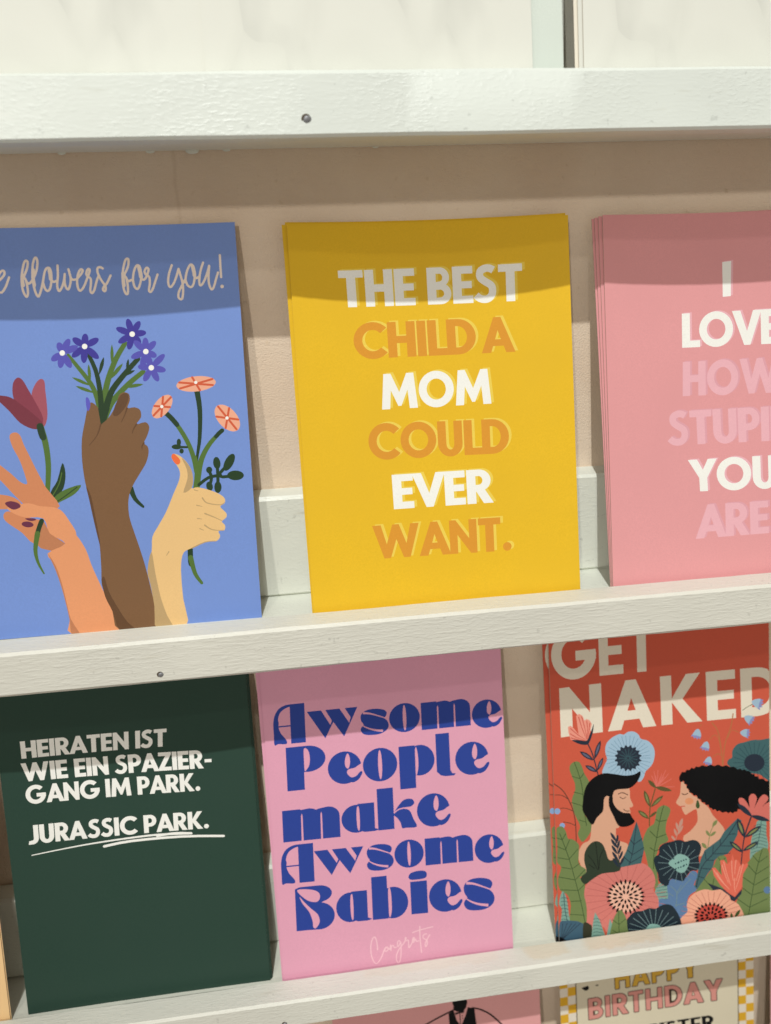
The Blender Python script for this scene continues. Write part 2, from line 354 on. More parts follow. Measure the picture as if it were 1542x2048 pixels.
def sans(ch, w=.235, h=.20):
    """(advance, adds, subs) of a heavy geometric capital"""
    g = {}
    if ch == ' ': return .25, [], []
    if ch == '.': return .27, [arc(.135, .125, .13, .13, 0, 330, 11)], []
    if ch == '-': return .42, [rect(.03, .32, .39, .49)], []
    if ch == 'I': return w, [rect(0, 0, w, 1)], []
    if ch == 'H': return .76, [rect(0, 0, w, 1), rect(.76-w, 0, .76, 1), rect(w*.5, .40, .76-w*.5, .40+h)], []
    if ch == 'T': return .66, [rect(0, 1-h, .66, 1), rect(.33-w/2, 0, .33+w/2, 1)], []
    if ch == 'E': return .56, [rect(0, 0, w, 1), rect(.1, 1-h, .56, 1), rect(.1, .405, .53, .405+h*.95), rect(.1, 0, .56, h)], []
    if ch == 'L': return .55, [rect(0, 0, w, 1), rect(.1, 0, .55, h)], []
    if ch == 'D': return .80, [rect(0, 0, w, 1), [(.1, 0)]+arc(.31, .5, .49, .5, -90, 90)+[(.1, 1)]], [[(w, h)]+arc(.31, .5, .49-w, .5-h, -90, 90)+[(w, 1-h)]]
    if ch == 'B': return .66, [[(0, 0)]+arc(.37, .285, .29, .285, -90, 90)+[(0, .57)], [(0, .46)]+arc(.35, .73, .265, .27, -90, 90)+[(0, 1)]], [[(w, .175)]+arc(.36, .29, .10, .105, -90, 90)+[(w, .395)], [(w, .605)]+arc(.35, .72, .08, .105, -90, 90)+[(w, .83)]]
    if ch == 'P': return .66, [rect(0, 0, w, 1), [(.1, .34)]+arc(.34, .67, .32, .33, -90, 90)+[(.1, 1)]], [[(w, .54)]+arc(.33, .675, .105, .135, -90, 90)+[(w, .81)]]
    if ch == 'R': return .70, [rect(0, 0, w, 1), [(.1, .36)]+arc(.34, .68, .32, .32, -90, 90)+[(.1, 1)], [(.22, .42), (.47, .44), (.72, 0), (.45, 0)]], [[(w, .55)]+arc(.33, .68, .105, .13, -90, 90)+[(w, .81)]]
    if ch == 'A': return .93, [[(0, 0), (.365, 1), (.565, 1), (.93, 0), (.675, 0), (.61, .19), (.32, .19), (.255, 0)]], [[(.385, .375), (.545, .375), (.465, .63)]]
    if ch == 'M': return 1.06, [[(0, 0), (.09, 1), (.30, 1), (.53, .47), (.76, 1), (.97, 1), (1.06, 0), (.82, 0), (.775, .53), (.575, .08), (.485, .08), (.285, .53), (.24, 0)]], []
    if ch == 'N': return .80, [[(0, 0), (0, 1), (.19, 1), (.57, .44), (.57, 1), (.80, 1), (.80, 0), (.61, 0), (.23, .56), (.23, 0)]], []
    if ch == 'O': return 1.04, [arc(.52, .5, .52, .52, 0, 352, 30)], [arc(.52, .5, .285, .30, 0, 350, 24)]
    if ch == 'C': return .88, [arc(.52, .5, .52, .52, 42, 318, 26)+arc(.52, .5, .285, .30, 318, 42, 20)], []
    if ch == 'G': return 1.0, [arc(.52, .5, .52, .52, 44, 360, 28)+[(1.04, .50)]+arc(.52, .5, .285, .30, 345, 44, 20), rect(.56, .36, 1.03, .56)], []
    if ch == 'U': return .72, [rect(0, .34, w, 1), rect(.72-w, .34, .72, 1), arc(.36, .35, .36, .37, 180, 360)+arc(.36, .35, .36-w, .37-h, 360, 180)], []
    if ch == 'J': return .46, [rect(.46-w, .28, .46, 1), arc(.14, .30, .32, .32, 270, 360, 10)+arc(.14, .30, .32-w, .32-h*1.05, 360, 270, 8)+[(-.02, .16), (-.06, -.02)]], []
    if ch == 'V': return .90, [[(0, 1), (.255, 1), (.45, .40), (.645, 1), (.90, 1), (.545, 0), (.355, 0)]], []
    if ch == 'W': return 1.34, [[(0, 1), (.245, 1), (.385, .42), (.575, 1), (.765, 1), (.955, .42), (1.095, 1), (1.34, 1), (1.05, 0), (.86, 0), (.67, .56), (.48, 0), (.29, 0)]], []
    if ch == 'Y': return .86, [[(0, 1), (.27, 1), (.43, .67), (.59, 1), (.86, 1), (.55, .42), (.55, 0), (.31, 0), (.31, .42)]], []
    if ch == 'K': return .78, [rect(0, 0, w, 1), [(.15, .42), (.50, 1), (.77, 1), (.42, .50), (.79, 0), (.50, 0), (.15, .55)]], []
    if ch == 'Z': return .66, [[(0, 1), (.66, 1), (.66, .88), (.30, .20), (.66, .20), (.66, 0), (0, 0), (0, .12), (.36, .80), (0, .80)]], []
    if ch == 'S':
        p = catmull([(.53, .86), (.42, .915), (.28, .91), (.165, .83), (.165, .68), (.28, .575), (.40, .50), (.485, .41), (.485, .23), (.38, .105), (.24, .085), (.12, .125), (.035, .205)], False, 3)
        return .62, ribbon_quads(p, w*.82, w*.82, False), []
    return .6, [rect(0, 0, .6, 1)], []
def ell(cx, cy, rx, ry, n=22): return [(cx+rx*math.cos(2*math.pi*i/n), cy+ry*math.sin(2*math.pi*i/n)) for i in range(n)]
def deco(ch):
    """fat high-contrast display letters, each in a unit box"""
    cm = lambda p, n=3: catmull(p, True, n)
    if ch == 'o': return [ell(.5, .5, .5, .5, 28)], [ell(.5, .5, .058, .44, 16)]
    if ch == 'e': return [ell(.5, .5, .5, .5, 28), cm([(.72, .02), (.9, .1), (1.02, .30), (.95, .36), (.84, .2), (.66, .1)])], [cm([(.60, .93), (.52, .75), (.52, .55), (.60, .46), (.66, .6), (.66, .8)]), cm([(.62, .44), (.80, .47), (.95, .56), (1.12, .6), (1.1, .36), (.96, .34), (.84, .22), (.70, .18), (.60, .26), (.56, .36)])]
    if ch == 'm': return [rect(0, 0, .315, 1), [(.2, 0), (.655, 0)]+arc(.47, .72, .185, .28, 0, 100, 8)+[(.30, .97), (.2, .9)], [(.5, 0), (1, 0)]+arc(.80, .70, .2, .30, 0, 100, 8)+[(.66, .97), (.5, .9)]], [[(.318, -.05), (.352, -.05), (.352, .78), (.34, .86), (.325, .78)], [(.658, -.05), (.692, -.05), (.692, .78), (.68, .86), (.665, .78)]]
    if ch == 'w': return [[(0, 1), (.278, 1), (.45, .46), (.485, .60), (.365, 1), (.645, 1), (.825, .47), (.858, .66), (.75, 1), (1, 1), (.714, 0), (.512, .55), (.341, 0)]], []
    if ch == 's': return [cm([(.03, .70), (.07, .85), (.26, .98), (.57, 1.0), (.85, .93), (.95, .80), (.90, .66), (.84, .62), (.95, .50), (1.0, .32), (.92, .14), (.70, .02), (.40, 0), (.12, .06), (.015, .24), (.07, .36), (.13, .43), (.06, .55)])], [ribbon_poly([(.12, .875), (.32, .845), (.56, .755), (.93, .59)], .085, .03), ribbon_poly([(.04, .44), (.25, .29), (.5, .185), (.79, .125)], .025, .09)]
    if ch == 'A': return [rect(.53, 0, 1, 1), ribbon_poly([(.60, .975), (.40, .95), (.20, .86), (.09, .70), (.06, .50)], .05, .16), cm([(0, 0), (.12, .02), (.36, .0), (.40, .06), (.35, .14), (.22, .28), (.15, .44), (.16, .58), (.06, .70), (-.01, .55), (-.01, .25)]), rect(.10, .44, .60, .475)], []
    if ch == 'P': return [rect(0, 0, .44, 1), [(.3, .40)]+arc(.55, .70, .45, .30, -100, 90, 16)+[(.3, 1)]], [cm([(.46, .94), (.56, .90), (.60, .74), (.58, .56), (.50, .45), (.455, .44), (.45, .7)])]
    if ch == 'p': return [rect(0, 0, .45, 1), ell(.58, .64, .42, .36, 26)], [cm([(.46, .90), (.50, .94), (.535, .75), (.535, .5), (.49, .32), (.455, .32), (.455, .6)])]
    if ch == 'l': return [[(0, 1), (.72, 1), (.72, .14), (.80, .06), (1, .04), (.9, 0), (.45, 0), (.2, .03), (0, .12)]], []
    if ch == 'a': return [ell(.40, .49, .40, .49, 26), [(.44, 1), (.88, 1), (.88, .10), (1.0, .04), (.88, 0), (.6, .0), (.44, .08)]], [cm([(.44, .92), (.475, .85), (.485, .5), (.475, .15), (.445, .06), (.41, .2), (.40, .5), (.41, .8)])]
    if ch == 'k': return [rect(0, 0, .42, 1), cm([(.40, .34), (.52, .52), (.70, .68), (.90, .68), (.96, .58), (.86, .50), (.66, .46), (.52, .40)]), cm([(.40, .36), (.60, .46), (.82, .42), (.92, .20), (1.0, 0), (.72, 0), (.62, .0), (.58, .14), (.50, .26)])], [ribbon_poly([(.42, .38), (.58, .47), (.88, .485)], .028, .028)]
    if ch == 'b': return [rect(0, 0, .43, 1), ell(.58, .36, .42, .37, 26)], [cm([(.455, .66), (.50, .72), (.535, .55), (.535, .2), (.49, .04), (.455, .06), (.45, .35)])]
    if ch == 'i': return [rect(.08, 0, .98, .76), cm([(.0, .87), (.12, .96), (.5, 1.0), (.9, .98), (1.0, .90), (.9, .82), (.5, .80), (.12, .81)])], []
    if ch == 'B': return [[(0, 0), (0, .96), (.12, 1), (.5, 1)]+arc(.62, .81, .33, .19, 80, -70, 12)+arc(.60, .30, .40, .31, 80, -85, 14)+[(.3, 0)]], [cm([(.06, .94), (.36, .93), (.58, .86), (.64, .74), (.56, .63), (.36, .66), (.18, .78)]), cm([(.11, .78), (.20, .68), (.38, .50), (.56, .34), (.60, .16), (.50, .03), (.43, .06), (.42, .2), (.34, .42), (.18, .62)])]
    return [rect(0, 0, 1, 1)], []
def ribbon_poly(p, w0, w1):
    L, Rr = ribbon(catmull(p, False, 3), w0, w1); return Rr+L[::-1]

def text_polys(s, quad, font, grow):
    """lay a line of lettering into the card-space quad TL, TR, BR, BL"""
    TLq, TRq, BRq, BLq = [Vector(q) for q in quad]
    def mp(x, y):
        return tuple((BLq*(1-x)+BRq*x)*(1-y)+(TLq*(1-x)+TRq*x)*y)
    if font == 'deco':
        a, sbs = deco(s)
        return [([[mp(*p) for p in poly] for poly in a], [[mp(*p) for p in poly] for poly in sbs])]
    gap = {'sans': .045, 'light': .10, 'outline': .13, 'slab': .09}[font]
    wgt = {'sans': (.245, .20), 'light': (.215, .19), 'outline': (.20, .16), 'slab': (.22, .16)}[font]
    x = 0; items = []
    for i, ch in enumerate(s):
        adv, a, sbs = sans(ch, *wgt)
        nxt = s[i+1] if i+1 < len(s) else ''
        items.append((x, a, sbs, adv))
        k = gap
        if ch+nxt in ('AT', 'AV', 'PA', 'RT', 'LO', 'VE', 'EV', 'WA', 'YO', 'AN', 'RA', 'AZ', 'KA', 'LD', 'OV', 'DA', 'AR', 'AY'): k = gap-.07
        if ch == ' ' and nxt == 'A': k = gap-.20
        x += adv+k
    W = x-gap; out = []
    for (x0, a, sbs, adv) in items:
        if not a: continue
        if font == 'slab':
            a = a+[rect(-.06, 0, adv*.45, .06), rect(-.06, .94, adv*.45, 1)]
        f = lambda poly: [mp((px+x0)/W, py) for px, py in poly]
        A = [f(p) for p in a]; S = [f(p) for p in sbs]
        if font == 'outline':
            g = .42                                      # mm of dark outline around the fill
            if grow:
                A = [[(px+g*math.cos(t), py+g*math.sin(t)) for px, py in p] for p in A for t in [k*math.pi/4 for k in range(8)]]
                S2 = []
                for p in S:
                    cx = sum(q[0] for q in p)/len(p); cy = sum(q[1] for q in p)/len(p)
                    S2.append([(cx+(px-cx)*.55, cy+(py-cy)*.7) for px, py in p])
                S = S2
        out.append((A, S))
    return out

# ------------------------------------------------------------------ cards
def clean(p):
    q = []
    for a in p:
        if not q or math.hypot(a[0]-q[-1][0], a[1]-q[-1][1]) > .015: q.append(a)
    while len(q) > 2 and math.hypot(q[0][0]-q[-1][0], q[0][1]-q[-1][1]) < .015: q.pop()
    return q
def shapes_of(art):
    out = []                                            # (part, ink, adds, subs), later ones print over earlier ones
    for e in art:
        k, part, col = e[0], e[1], e[2]
        if k == 'P': out.append((part, col, [catmull(e[3], True, 3)], []))
        elif k == 'H': out.append((part, col, [e[3]], []))
        elif k == 'S': out.append((part, col, ribbon_quads(catmull(e[5], False, 3), e[3], e[4]), []))
        elif k == 'T':
            polys = text_polys(e[3], e[4], e[5], e[6])
            for n, (A, S) in enumerate(polys): out.append((part, col, A, S))
    return out
def build_card(name, geo, art, paper, mat_fn, thick=.36, split=True):
    """card stock plus its printed parts, one planar partition of the face: nothing overlaps"""
    x, y, z, lean, roll, w, h, sag = geo
    NU = 16
    us = [w*i/NU for i in range(NU+1)]
    verts = []; edges = []; polys = []                   # polys: (shape index, is a hole, points, bounding box)
    def chain(p):
        b = len(verts); n = len(p); verts.extend(Vector(q) for q in p); edges.extend((b+i, b+(i+1) % n) for i in range(n))
    def addpoly(p, i, hole):
        p = clean(p)
        if len(p) < 3: return
        xs = [q[0] for q in p]; ys = [q[1] for q in p]
        if max(xs) < 0 or min(xs) > w or max(ys) < 0 or min(ys) > h: return
        p = [(min(w-.004, max(.004, q[0])), min(h-.004, max(.004, q[1]))) for q in p]; p = clean(p)   # ink stops at the trimmed edge
        if len(p) < 3: return
        chain(p); polys.append((i, hole, p, min(xs), max(xs), min(ys), max(ys)))
    chain([(u, 0) for u in us]+[(u, h) for u in us[::-1]])
    for u in us[1:-1]:
        b = len(verts); verts.extend((Vector((u, 0)), Vector((u, h)))); edges.append((b, b+1))
    shp = shapes_of(art)
    for i, s in enumerate(shp):
        for p in s[2]: addpoly(p, i, False)
        for p in s[3]: addpoly(p, i, True)
    ov, oe, of, _, _, _ = delaunay_2d_cdt(verts, edges, [], 0, 1e-4)
    def winding(p, x, y):
        n = 0; x0, y0 = p[-1]
        for x1, y1 in p:
            if y0 <= y:
                if y1 > y and (x1-x0)*(y-y0)-(x-x0)*(y1-y0) > 0: n += 1
            elif y1 <= y and (x1-x0)*(y-y0)-(x-x0)*(y1-y0) < 0: n -= 1
            x0, y0 = x1, y1
        return n
    CELL = 4.0; cells = {}
    for q in polys:
        for cx in range(int(q[3]//CELL), int(q[4]//CELL)+1):
            for cy in range(int(q[5]//CELL), int(q[6]//CELL)+1): cells.setdefault((cx, cy), []).append(q)
    tris = {}
    for f in of:
        x_ = sum(ov[k][0] for k in f)/len(f); y_ = sum(ov[k][1] for k in f)/len(f)
        best = -1; holed = set()
        cand = [q for q in cells.get((int(x_//CELL), int(y_//CELL)), ()) if q[3] <= x_ <= q[4] and q[5] <= y_ <= q[6]]
        for q in cand:
            if q[1] and winding(q[2], x_, y_): holed.add(q[0])
        for q in cand:
            if not q[1] and q[0] > best and q[0] not in holed and winding(q[2], x_, y_): best = q[0]
        key = 'stock' if best < 0 else shp[best][0]
        tris.setdefault(key, []).append((f, paper if best < 0 else shp[best][1]))
    pr = lambda v: .2+.8*min(1, max(0, v/h))
    def co(u, v, t=0):
        X = u-w/2; return ((X)*MM, (sag*pr(v)*(1-(2*X/w)**2)+t)*MM, v*MM)
    def nor(u, v):
        X = u-w/2; dy = -sag*pr(v)*8*X/w/w; return Vector((dy, -1, 0)).normalized()
    def mesh(nm, fl, extra=False):
        idx = {}; vs = []; ns = []; fs = []; ms = []; mats = []
        for f, c in fl:
            if c not in mats: mats.append(c)
            ff = []
            for k in f:
                if k not in idx: idx[k] = len(vs); vs.append(co(*ov[k])); ns.append(nor(*ov[k]))
                ff.append(idx[k])
            p = [ov[k] for k in f]
            a = sum(p[i][0]*p[(i+1) % len(p)][1]-p[(i+1) % len(p)][0]*p[i][1] for i in range(len(p)))
            fs.append(ff if a > 0 else ff[::-1]); ms.append(mats.index(c))
        if extra:                                        # back and the four cut edges of the stock
            nb = len(mats); mats.append('edge')
            def quad(q, n):
                b = len(vs); vs.extend(q); ns.extend([Vector(n)]*len(q)); fs.append(list(range(b, b+len(q)))); ms.append(nb)
            NV = 8
            for i in range(NU):
                u0, u1 = us[i], us[i+1]
                for j in range(NV):
                    v0, v1 = h*j/NV, h*(j+1)/NV
                    quad([co(u1, v0, thick), co(u0, v0, thick), co(u0, v1, thick), co(u1, v1, thick)], (0, 1, 0))
                quad([co(u0, 0, thick), co(u1, 0, thick), co(u1, 0), co(u0, 0)], (0, 0, -1))
                quad([co(u0, h), co(u1, h), co(u1, h, thick), co(u0, h, thick)], (0, 0, 1))
            for j in range(NV):
                v0, v1 = h*j/NV, h*(j+1)/NV
                quad([co(0, v0, thick), co(0, v0), co(0, v1), co(0, v1, thick)], (-1, 0, 0))
                quad([co(w, v0), co(w, v0, thick), co(w, v1, thick), co(w, v1)], (1, 0, 0))
        me = bpy.data.meshes.new(nm); me.from_pydata(vs, [], fs)
        for m in mats: me.materials.append(paper_edge() if m == 'edge' else mat_fn(m))
        me.polygons.foreach_set('material_index', ms)
        me.polygons.foreach_set('use_smooth', [True]*len(fs))
        me.update(); me.normals_split_custom_set_from_vertices(ns)
        return me
    root = link(name, mesh(name, tris.pop('stock', []), True))
    root.location = (x*MM, y*MM, z*MM); root.rotation_euler = (-R(lean), R(roll), 0)
    made = {}
    for key in sorted(tris, key=lambda k: k.count('/')):   # parts first, then the sub-parts on them
        pk, _, ck = key.rpartition('/')
        nm = ck.split('#')[0]
        made[key] = link(nm, mesh(nm, tris[key]), made.get(pk, root))
    return root
def copy_card(root, dx, dy, dz, droll, dlean, label, group):
    """another card of the same stack: a copy of the thing and of each of its parts"""
    c = root.copy(); COL.objects.link(c)
    for ch in root.children:
        k = ch.copy(); COL.objects.link(k); k.parent = c
        for g in ch.children:
            s = g.copy(); COL.objects.link(s); s.parent = k
    c.location = root.location+Vector((dx, dy, dz))*MM
    e = root.rotation_euler; c.rotation_euler = (e.x-R(dlean), e.y+R(droll), 0)
    c['label'] = label
    if group: c['group'] = group
    return c

GEO = {}
ART = {}
# card: x of base centre, y, z of base, lean deg, roll deg, width, height, depth of the bow
GEO['blue'] = (-72.40, -28.60, 2.00, 9.90, 0.50, 105.00, 147.00, 2.20)
GEO['yellow'] = (52.75, -32.80, 2.00, 10.60, 0.00, 105.70, 145.60, 4.20)
GEO['pink'] = (171.80, -32.80, 2.00, 10.60, 0.00, 105.20, 145.20, 2.60)
GEO['green'] = (-79.80, -30.60, -169.30, 10.30, 0.00, 101.80, 143.00, 2.40)
GEO['purple'] = (28.40, -32.80, -169.30, 10.20, 0.00, 103.20, 143.00, 1.20)
GEO['red'] = (153.00, -32.80, -169.30, 10.40, 0.00, 102.80, 143.00, 2.00)
GEO['waist'] = (48.88, -32.80, -341.00, 10.40, 0.00, 103.00, 143.00, 1.50)
GEO['birth'] = (162.26, -32.80, -341.00, 10.40, 0.00, 103.00, 143.00, 1.50)
# printed art in card millimetres (u from the left edge, v from the bottom edge):
# P soft outline, H straight outline, S stroke with start and end width, T line of lettering in a quad
ART['blue'] = [
('S','lettering_word#1','cream_ink',0.81,0.81,[(20.2,127.9),(22.4,129.8),(23.5,131.1),(23.5,132.3),(22.7,132.3),(21.7,131.1),(20.8,128.5)]),
('S','lettering_word#1','cream_ink',0.81,0.81,[(20.7,125.5),(22,124.9),(23.5,126.8),(24.6,129.2),(25,130.1)]),
('S','lettering_word#2','cream_ink',0.81,0.81,[(29.7,129.6),(30.3,130.9),(31.2,132.8),(31.7,134.7),(31.5,135.6),(30.8,135.5),(30,133.6),(29.2,129.9),(29.1,126.1),(29.7,123.9),(30.3,123.2),(30.8,124.4),(30.8,126.9),(30.4,129.3),(29.7,129.7)]),
('S','lettering_word#2','cream_ink',0.81,0.81,[(30.3,129.6),(31,127.9),(31.9,128),(32.9,129.2)]),
('S','lettering_word#2','cream_ink',0.81,0.81,[(33,129.2),(34.4,132.2),(35,135.1),(34.7,136.6),(34,136.2),(33.2,133.5),(32.9,129.8),(33.1,126),(33.7,123.8),(34.3,123.2),(35.1,124.8),(36,127.5),(36.4,129.1)]),
('S','lettering_word#2','cream_ink',0.81,0.81,[(36.1,127.5),(37,131.3),(37.9,132.9),(38.9,132.9),(39.3,131.2),(39.1,128.2),(38.4,125.8),(37.5,125),(36.7,125.9),(36.3,127.8)]),
('S','lettering_word#2','cream_ink',0.81,0.81,[(38.8,132.5),(39.1,131.2),(39.1,128.8)]),
('S','lettering_word#2','cream_ink',0.81,0.81,[(39.1,128.8),(39.9,128.1),(40.9,128.5)]),
('S','lettering_word#2','cream_ink',0.81,0.81,[(41.7,133.8),(41.5,130.1),(41,127.4),(41.1,125.5),(41.6,124.9),(42.7,126.5),(43.5,128.7),(43.9,130.8)]),
('S','lettering_word#2','cream_ink',0.81,0.81,[(43.9,130.8),(43.6,127.8),(44,125.9),(44.7,125.4),(45.5,127.2),(45.8,129.4),(45.3,132.4)]),
('S','lettering_word#2','cream_ink',0.81,0.81,[(45.8,129.7),(46.4,128.7),(47.8,128.8)]),
('S','lettering_word#2','cream_ink',0.81,0.81,[(48.3,129.3),(49.6,130.7),(50.2,131.9),(49.5,132.2),(48.5,130.7),(47.9,128),(48.1,125.5),(48.8,124.8),(50,126),(51.2,128.4),(52.5,131.3),(52.5,132.2),(51.9,132.1),(51.3,130.6),(51.7,129.7),(52.7,128.8),(52.5,126.5),(52.2,124.6),(52.8,123.8),(53.7,125.1),(54.8,128.3),(55.5,129.7)]),
('S','lettering_word#2','cream_ink',0.81,0.81,[(57.2,132.3),(56.4,132.8),(55.4,132.5),(55.3,130.8),(56.3,128.3),(57.5,126.3),(57.6,125),(57.2,124.3),(56.6,124.9),(57,125.9),(58.2,127.1),(59.7,129.8)]),
('S','lettering_word#2','cream_ink',1.32,1.32,[(38.8,132.3),(39,130.4),(39,129.1)]),
('S','lettering_word#2','cream_ink',1.14,1.14,[(29.5,130.9),(29.3,129.3),(29.5,127.2)]),
('S','lettering_word#2','cream_ink',1.20,1.20,[(33.3,132.5),(33,129.8),(33.2,127.1)]),
('S','lettering_word#3','cream_ink',0.81,0.81,[(64.4,129.7),(66,132.6),(66.4,134.8),(66.1,135.5),(65.2,134.8),(64.2,131.6),(63.8,128.1),(63.9,125),(64.5,123.2),(65.2,123.3),(65.4,125.8),(65.1,128.6),(64.3,129.8)]),
('S','lettering_word#3','cream_ink',0.81,0.81,[(64.9,129.2),(65.7,127.6),(66.8,128)]),
('S','lettering_word#3','cream_ink',0.81,0.81,[(67.3,127.4),(67.8,130.4),(68.9,132.8),(70,132.8),(70.4,130.8),(70.3,128.4),(69.5,125.7),(68.6,124.7),(67.7,125.7),(67.4,127.9)]),
('S','lettering_word#3','cream_ink',0.81,0.81,[(70.3,128.4),(71.1,127.9),(72,128.6),(73.1,131),(73,131.9),(72.4,132),(71.7,130.8),(72.1,129.7),(73.2,128.8),(73.2,126.4),(72.7,124.2),(73.3,123.5),(74.2,124.7),(75.3,127.4),(76.2,129.6)]),
('S','lettering_word#3','cream_ink',1.38,1.38,[(69.9,132.2),(70.2,130.3),(70.3,128.9)]),
('S','lettering_word#3','cream_ink',1.20,1.20,[(64.1,130.5),(64,128.3),(64.1,126.1)]),
('S','lettering_word#4','cream_ink',0.81,0.81,[(81.5,132.7),(80.4,130),(79.8,127.5),(79.9,125.6),(80.6,125),(81.9,126.6),(83.1,129.3),(83.8,131.3)]),
('S','lettering_word#4','cream_ink',0.81,0.81,[(83.8,131.3),(84.4,128.7),(84.9,125.9),(84.8,123.2),(84.4,121),(83.8,120.5),(83,121.3),(83.3,123.2),(84.4,125.1),(85.7,127.3)]),
('S','lettering_word#4','cream_ink',0.81,0.81,[(85.8,126.5),(86.5,129.7),(87.7,132.2),(88.7,132.6),(89.3,130.7),(89.3,128),(88.6,125.5),(87.6,124.7),(86.5,125.6),(86,127.3)]),
('S','lettering_word#4','cream_ink',0.81,0.81,[(89.3,128.7),(89.9,127.8),(90.8,128.3)]),
('S','lettering_word#4','cream_ink',0.81,0.81,[(92.7,133.2),(91.5,130.1),(90.9,127.1),(91,125.3),(91.8,125.5),(93.1,127.6),(94.1,130),(94.8,132)]),
('S','lettering_word#4','cream_ink',0.81,0.81,[(94.8,131.9),(94.3,128.3),(94.3,125.6),(95,123.6),(95.9,124.4),(96.9,127.2),(97.8,129.5)]),
('S','lettering_word#4','cream_ink',0.81,0.81,[(98.9,135.6),(98.8,131.5),(98.8,127.8)]),
('S','lettering_word#4','cream_ink',1.32,1.32,[(88.9,132),(89.2,130.2),(89.3,128.8)]),
('P','lettering_word#4','cream_ink',[(99.55,124.5),(99.4,124.13),(99.06,123.91),(98.66,123.93),(98.36,124.17),(98.26,124.55),(98.41,124.92),(98.75,125.13),(99.14,125.12),(99.45,124.87)]),
('S','stem#5','leaf_green_ink',1.26,2.10,[(42.5,102.2),(46.1,97),(49.5,91.7),(51.3,86.3),(52.2,79.1)]),
('S','stem#6','leaf_green_ink',1.68,2.37,[(62.8,105.7),(59.2,100.4),(56.1,94),(53.9,86.9),(52.5,79)]),
('S','stem#7','leaf_green_ink',1.68,2.37,[(68.4,95.2),(63.6,91.7),(59.4,87.9),(55.9,84.1),(53.2,79)]),
('S','stem#8','dark_green_ink',1.40,2.10,[(49.4,102.7),(51.5,96.8),(52.3,91.5),(52.5,85.6),(52.2,78.4)]),
('S','stem#9','dark_green_ink',1.68,2.51,[(66.9,99.9),(62,95),(57,89.3),(54.6,84.2),(52.4,77.7)]),
('H','leaf#10','dark_green_ink',[(54.89,101.06),(54.2,100.24),(53.45,98.87),(52.96,97.35),(52.69,95.83),(52.69,94.78),(53.35,95.62),(54.1,96.99),(54.65,98.49),(54.92,100.01)]),
('H','leaf#11','leaf_green_ink',[(49.27,98.7),(48.94,97.73),(48.73,96.25),(48.78,94.72),(49.02,93.26),(49.35,92.32),(49.65,93.3),(49.86,94.78),(49.87,96.32),(49.63,97.77)]),
('H','leaf#12','leaf_green_ink',[(43.12,94.3),(43.89,93.49),(45.23,92.53),(46.76,91.76),(48.32,91.22),(49.43,91.01),(48.63,91.79),(47.29,92.76),(45.78,93.57),(44.22,94.12)]),
('H','leaf#13','leaf_green_ink',[(44.1,91.13),(44.9,90.39),(46.27,89.53),(47.81,88.89),(49.38,88.47),(50.47,88.35),(49.65,89.06),(48.28,89.92),(46.76,90.61),(45.2,91.04)]),
('H','leaf#14','leaf_green_ink',[(58.08,105.48),(57.65,104.34),(57.3,102.59),(57.21,100.75),(57.32,98.98),(57.56,97.83),(57.95,98.97),(58.3,100.72),(58.45,102.56),(58.34,104.32)]),
('H','leaf#15','leaf_green_ink',[(61.4,98.51),(60.34,97.96),(58.98,96.88),(57.8,95.53),(56.85,94.07),(56.37,92.98),(57.41,93.55),(58.77,94.63),(60.0,95.93),(60.95,97.39)]),
('H','leaf#16','dark_green_ink',[(63.46,100.05),(63.02,99.44),(62.6,98.47),(62.4,97.41),(62.38,96.36),(62.51,95.65),(62.93,96.26),(63.35,97.23),(63.6,98.29),(63.62,99.33)]),
('H','leaf#17','dark_green_ink',[(65.5,95.84),(64.64,95.88),(63.43,95.65),(62.26,95.16),(61.2,94.49),(60.57,93.9),(61.41,93.89),(62.62,94.12),(63.81,94.56),(64.87,95.22)]),
('H','leaf#18','leaf_green_ink',[(68.06,90.67),(66.94,90.93),(65.27,91.0),(63.55,90.76),(61.92,90.31),(60.87,89.82),(61.97,89.59),(63.64,89.53),(65.37,89.7),(67.01,90.15)]),
('P','flower#19','dark_violet_ink',[(64.32,114.31),(65.09,114.0),(65.78,112.84),(66.13,111.27),(66.0,109.9),(65.44,109.23),(64.67,109.54),(63.98,110.7),(63.64,112.27),(63.77,113.65)]),
('P','flower#19','dark_violet_ink',[(68.58,113.27),(68.87,112.51),(68.51,111.25),(67.64,109.98),(66.6,109.18),(65.77,109.15),(65.48,109.92),(65.84,111.17),(66.71,112.45),(67.76,113.25)]),
('P','flower#19','dark_violet_ink',[(60.07,111.18),(60.84,111.6),(62.28,111.44),(63.84,110.77),(64.92,109.83),(65.11,108.99),(64.34,108.57),(62.9,108.73),(61.34,109.41),(60.26,110.34)]),
('P','flower#19','dark_violet_ink',[(70.52,109.15),(70.1,108.44),(68.96,107.94),(67.54,107.84),(66.38,108.18),(65.92,108.84),(66.34,109.55),(67.48,110.05),(68.9,110.15),(70.07,109.8)]),
('P','flower#19','dark_violet_ink',[(60.42,105.91),(60.56,106.76),(61.55,107.79),(63.0,108.62),(64.38,108.92),(65.14,108.59),(65.01,107.74),(64.02,106.7),(62.56,105.87),(61.18,105.57)]),
('P','flower#19','dark_violet_ink',[(63.88,103.34),(63.38,103.99),(63.36,105.37),(63.83,106.93),(64.61,108.08),(65.41,108.39),(65.91,107.73),(65.93,106.36),(65.46,104.8),(64.68,103.64)]),
('P','flower#19','dark_violet_ink',[(68.19,105.19),(67.4,105.09),(66.44,105.66),(65.69,106.7),(65.42,107.79),(65.74,108.53),(66.53,108.63),(67.48,108.06),(68.24,107.03),(68.51,105.93)]),
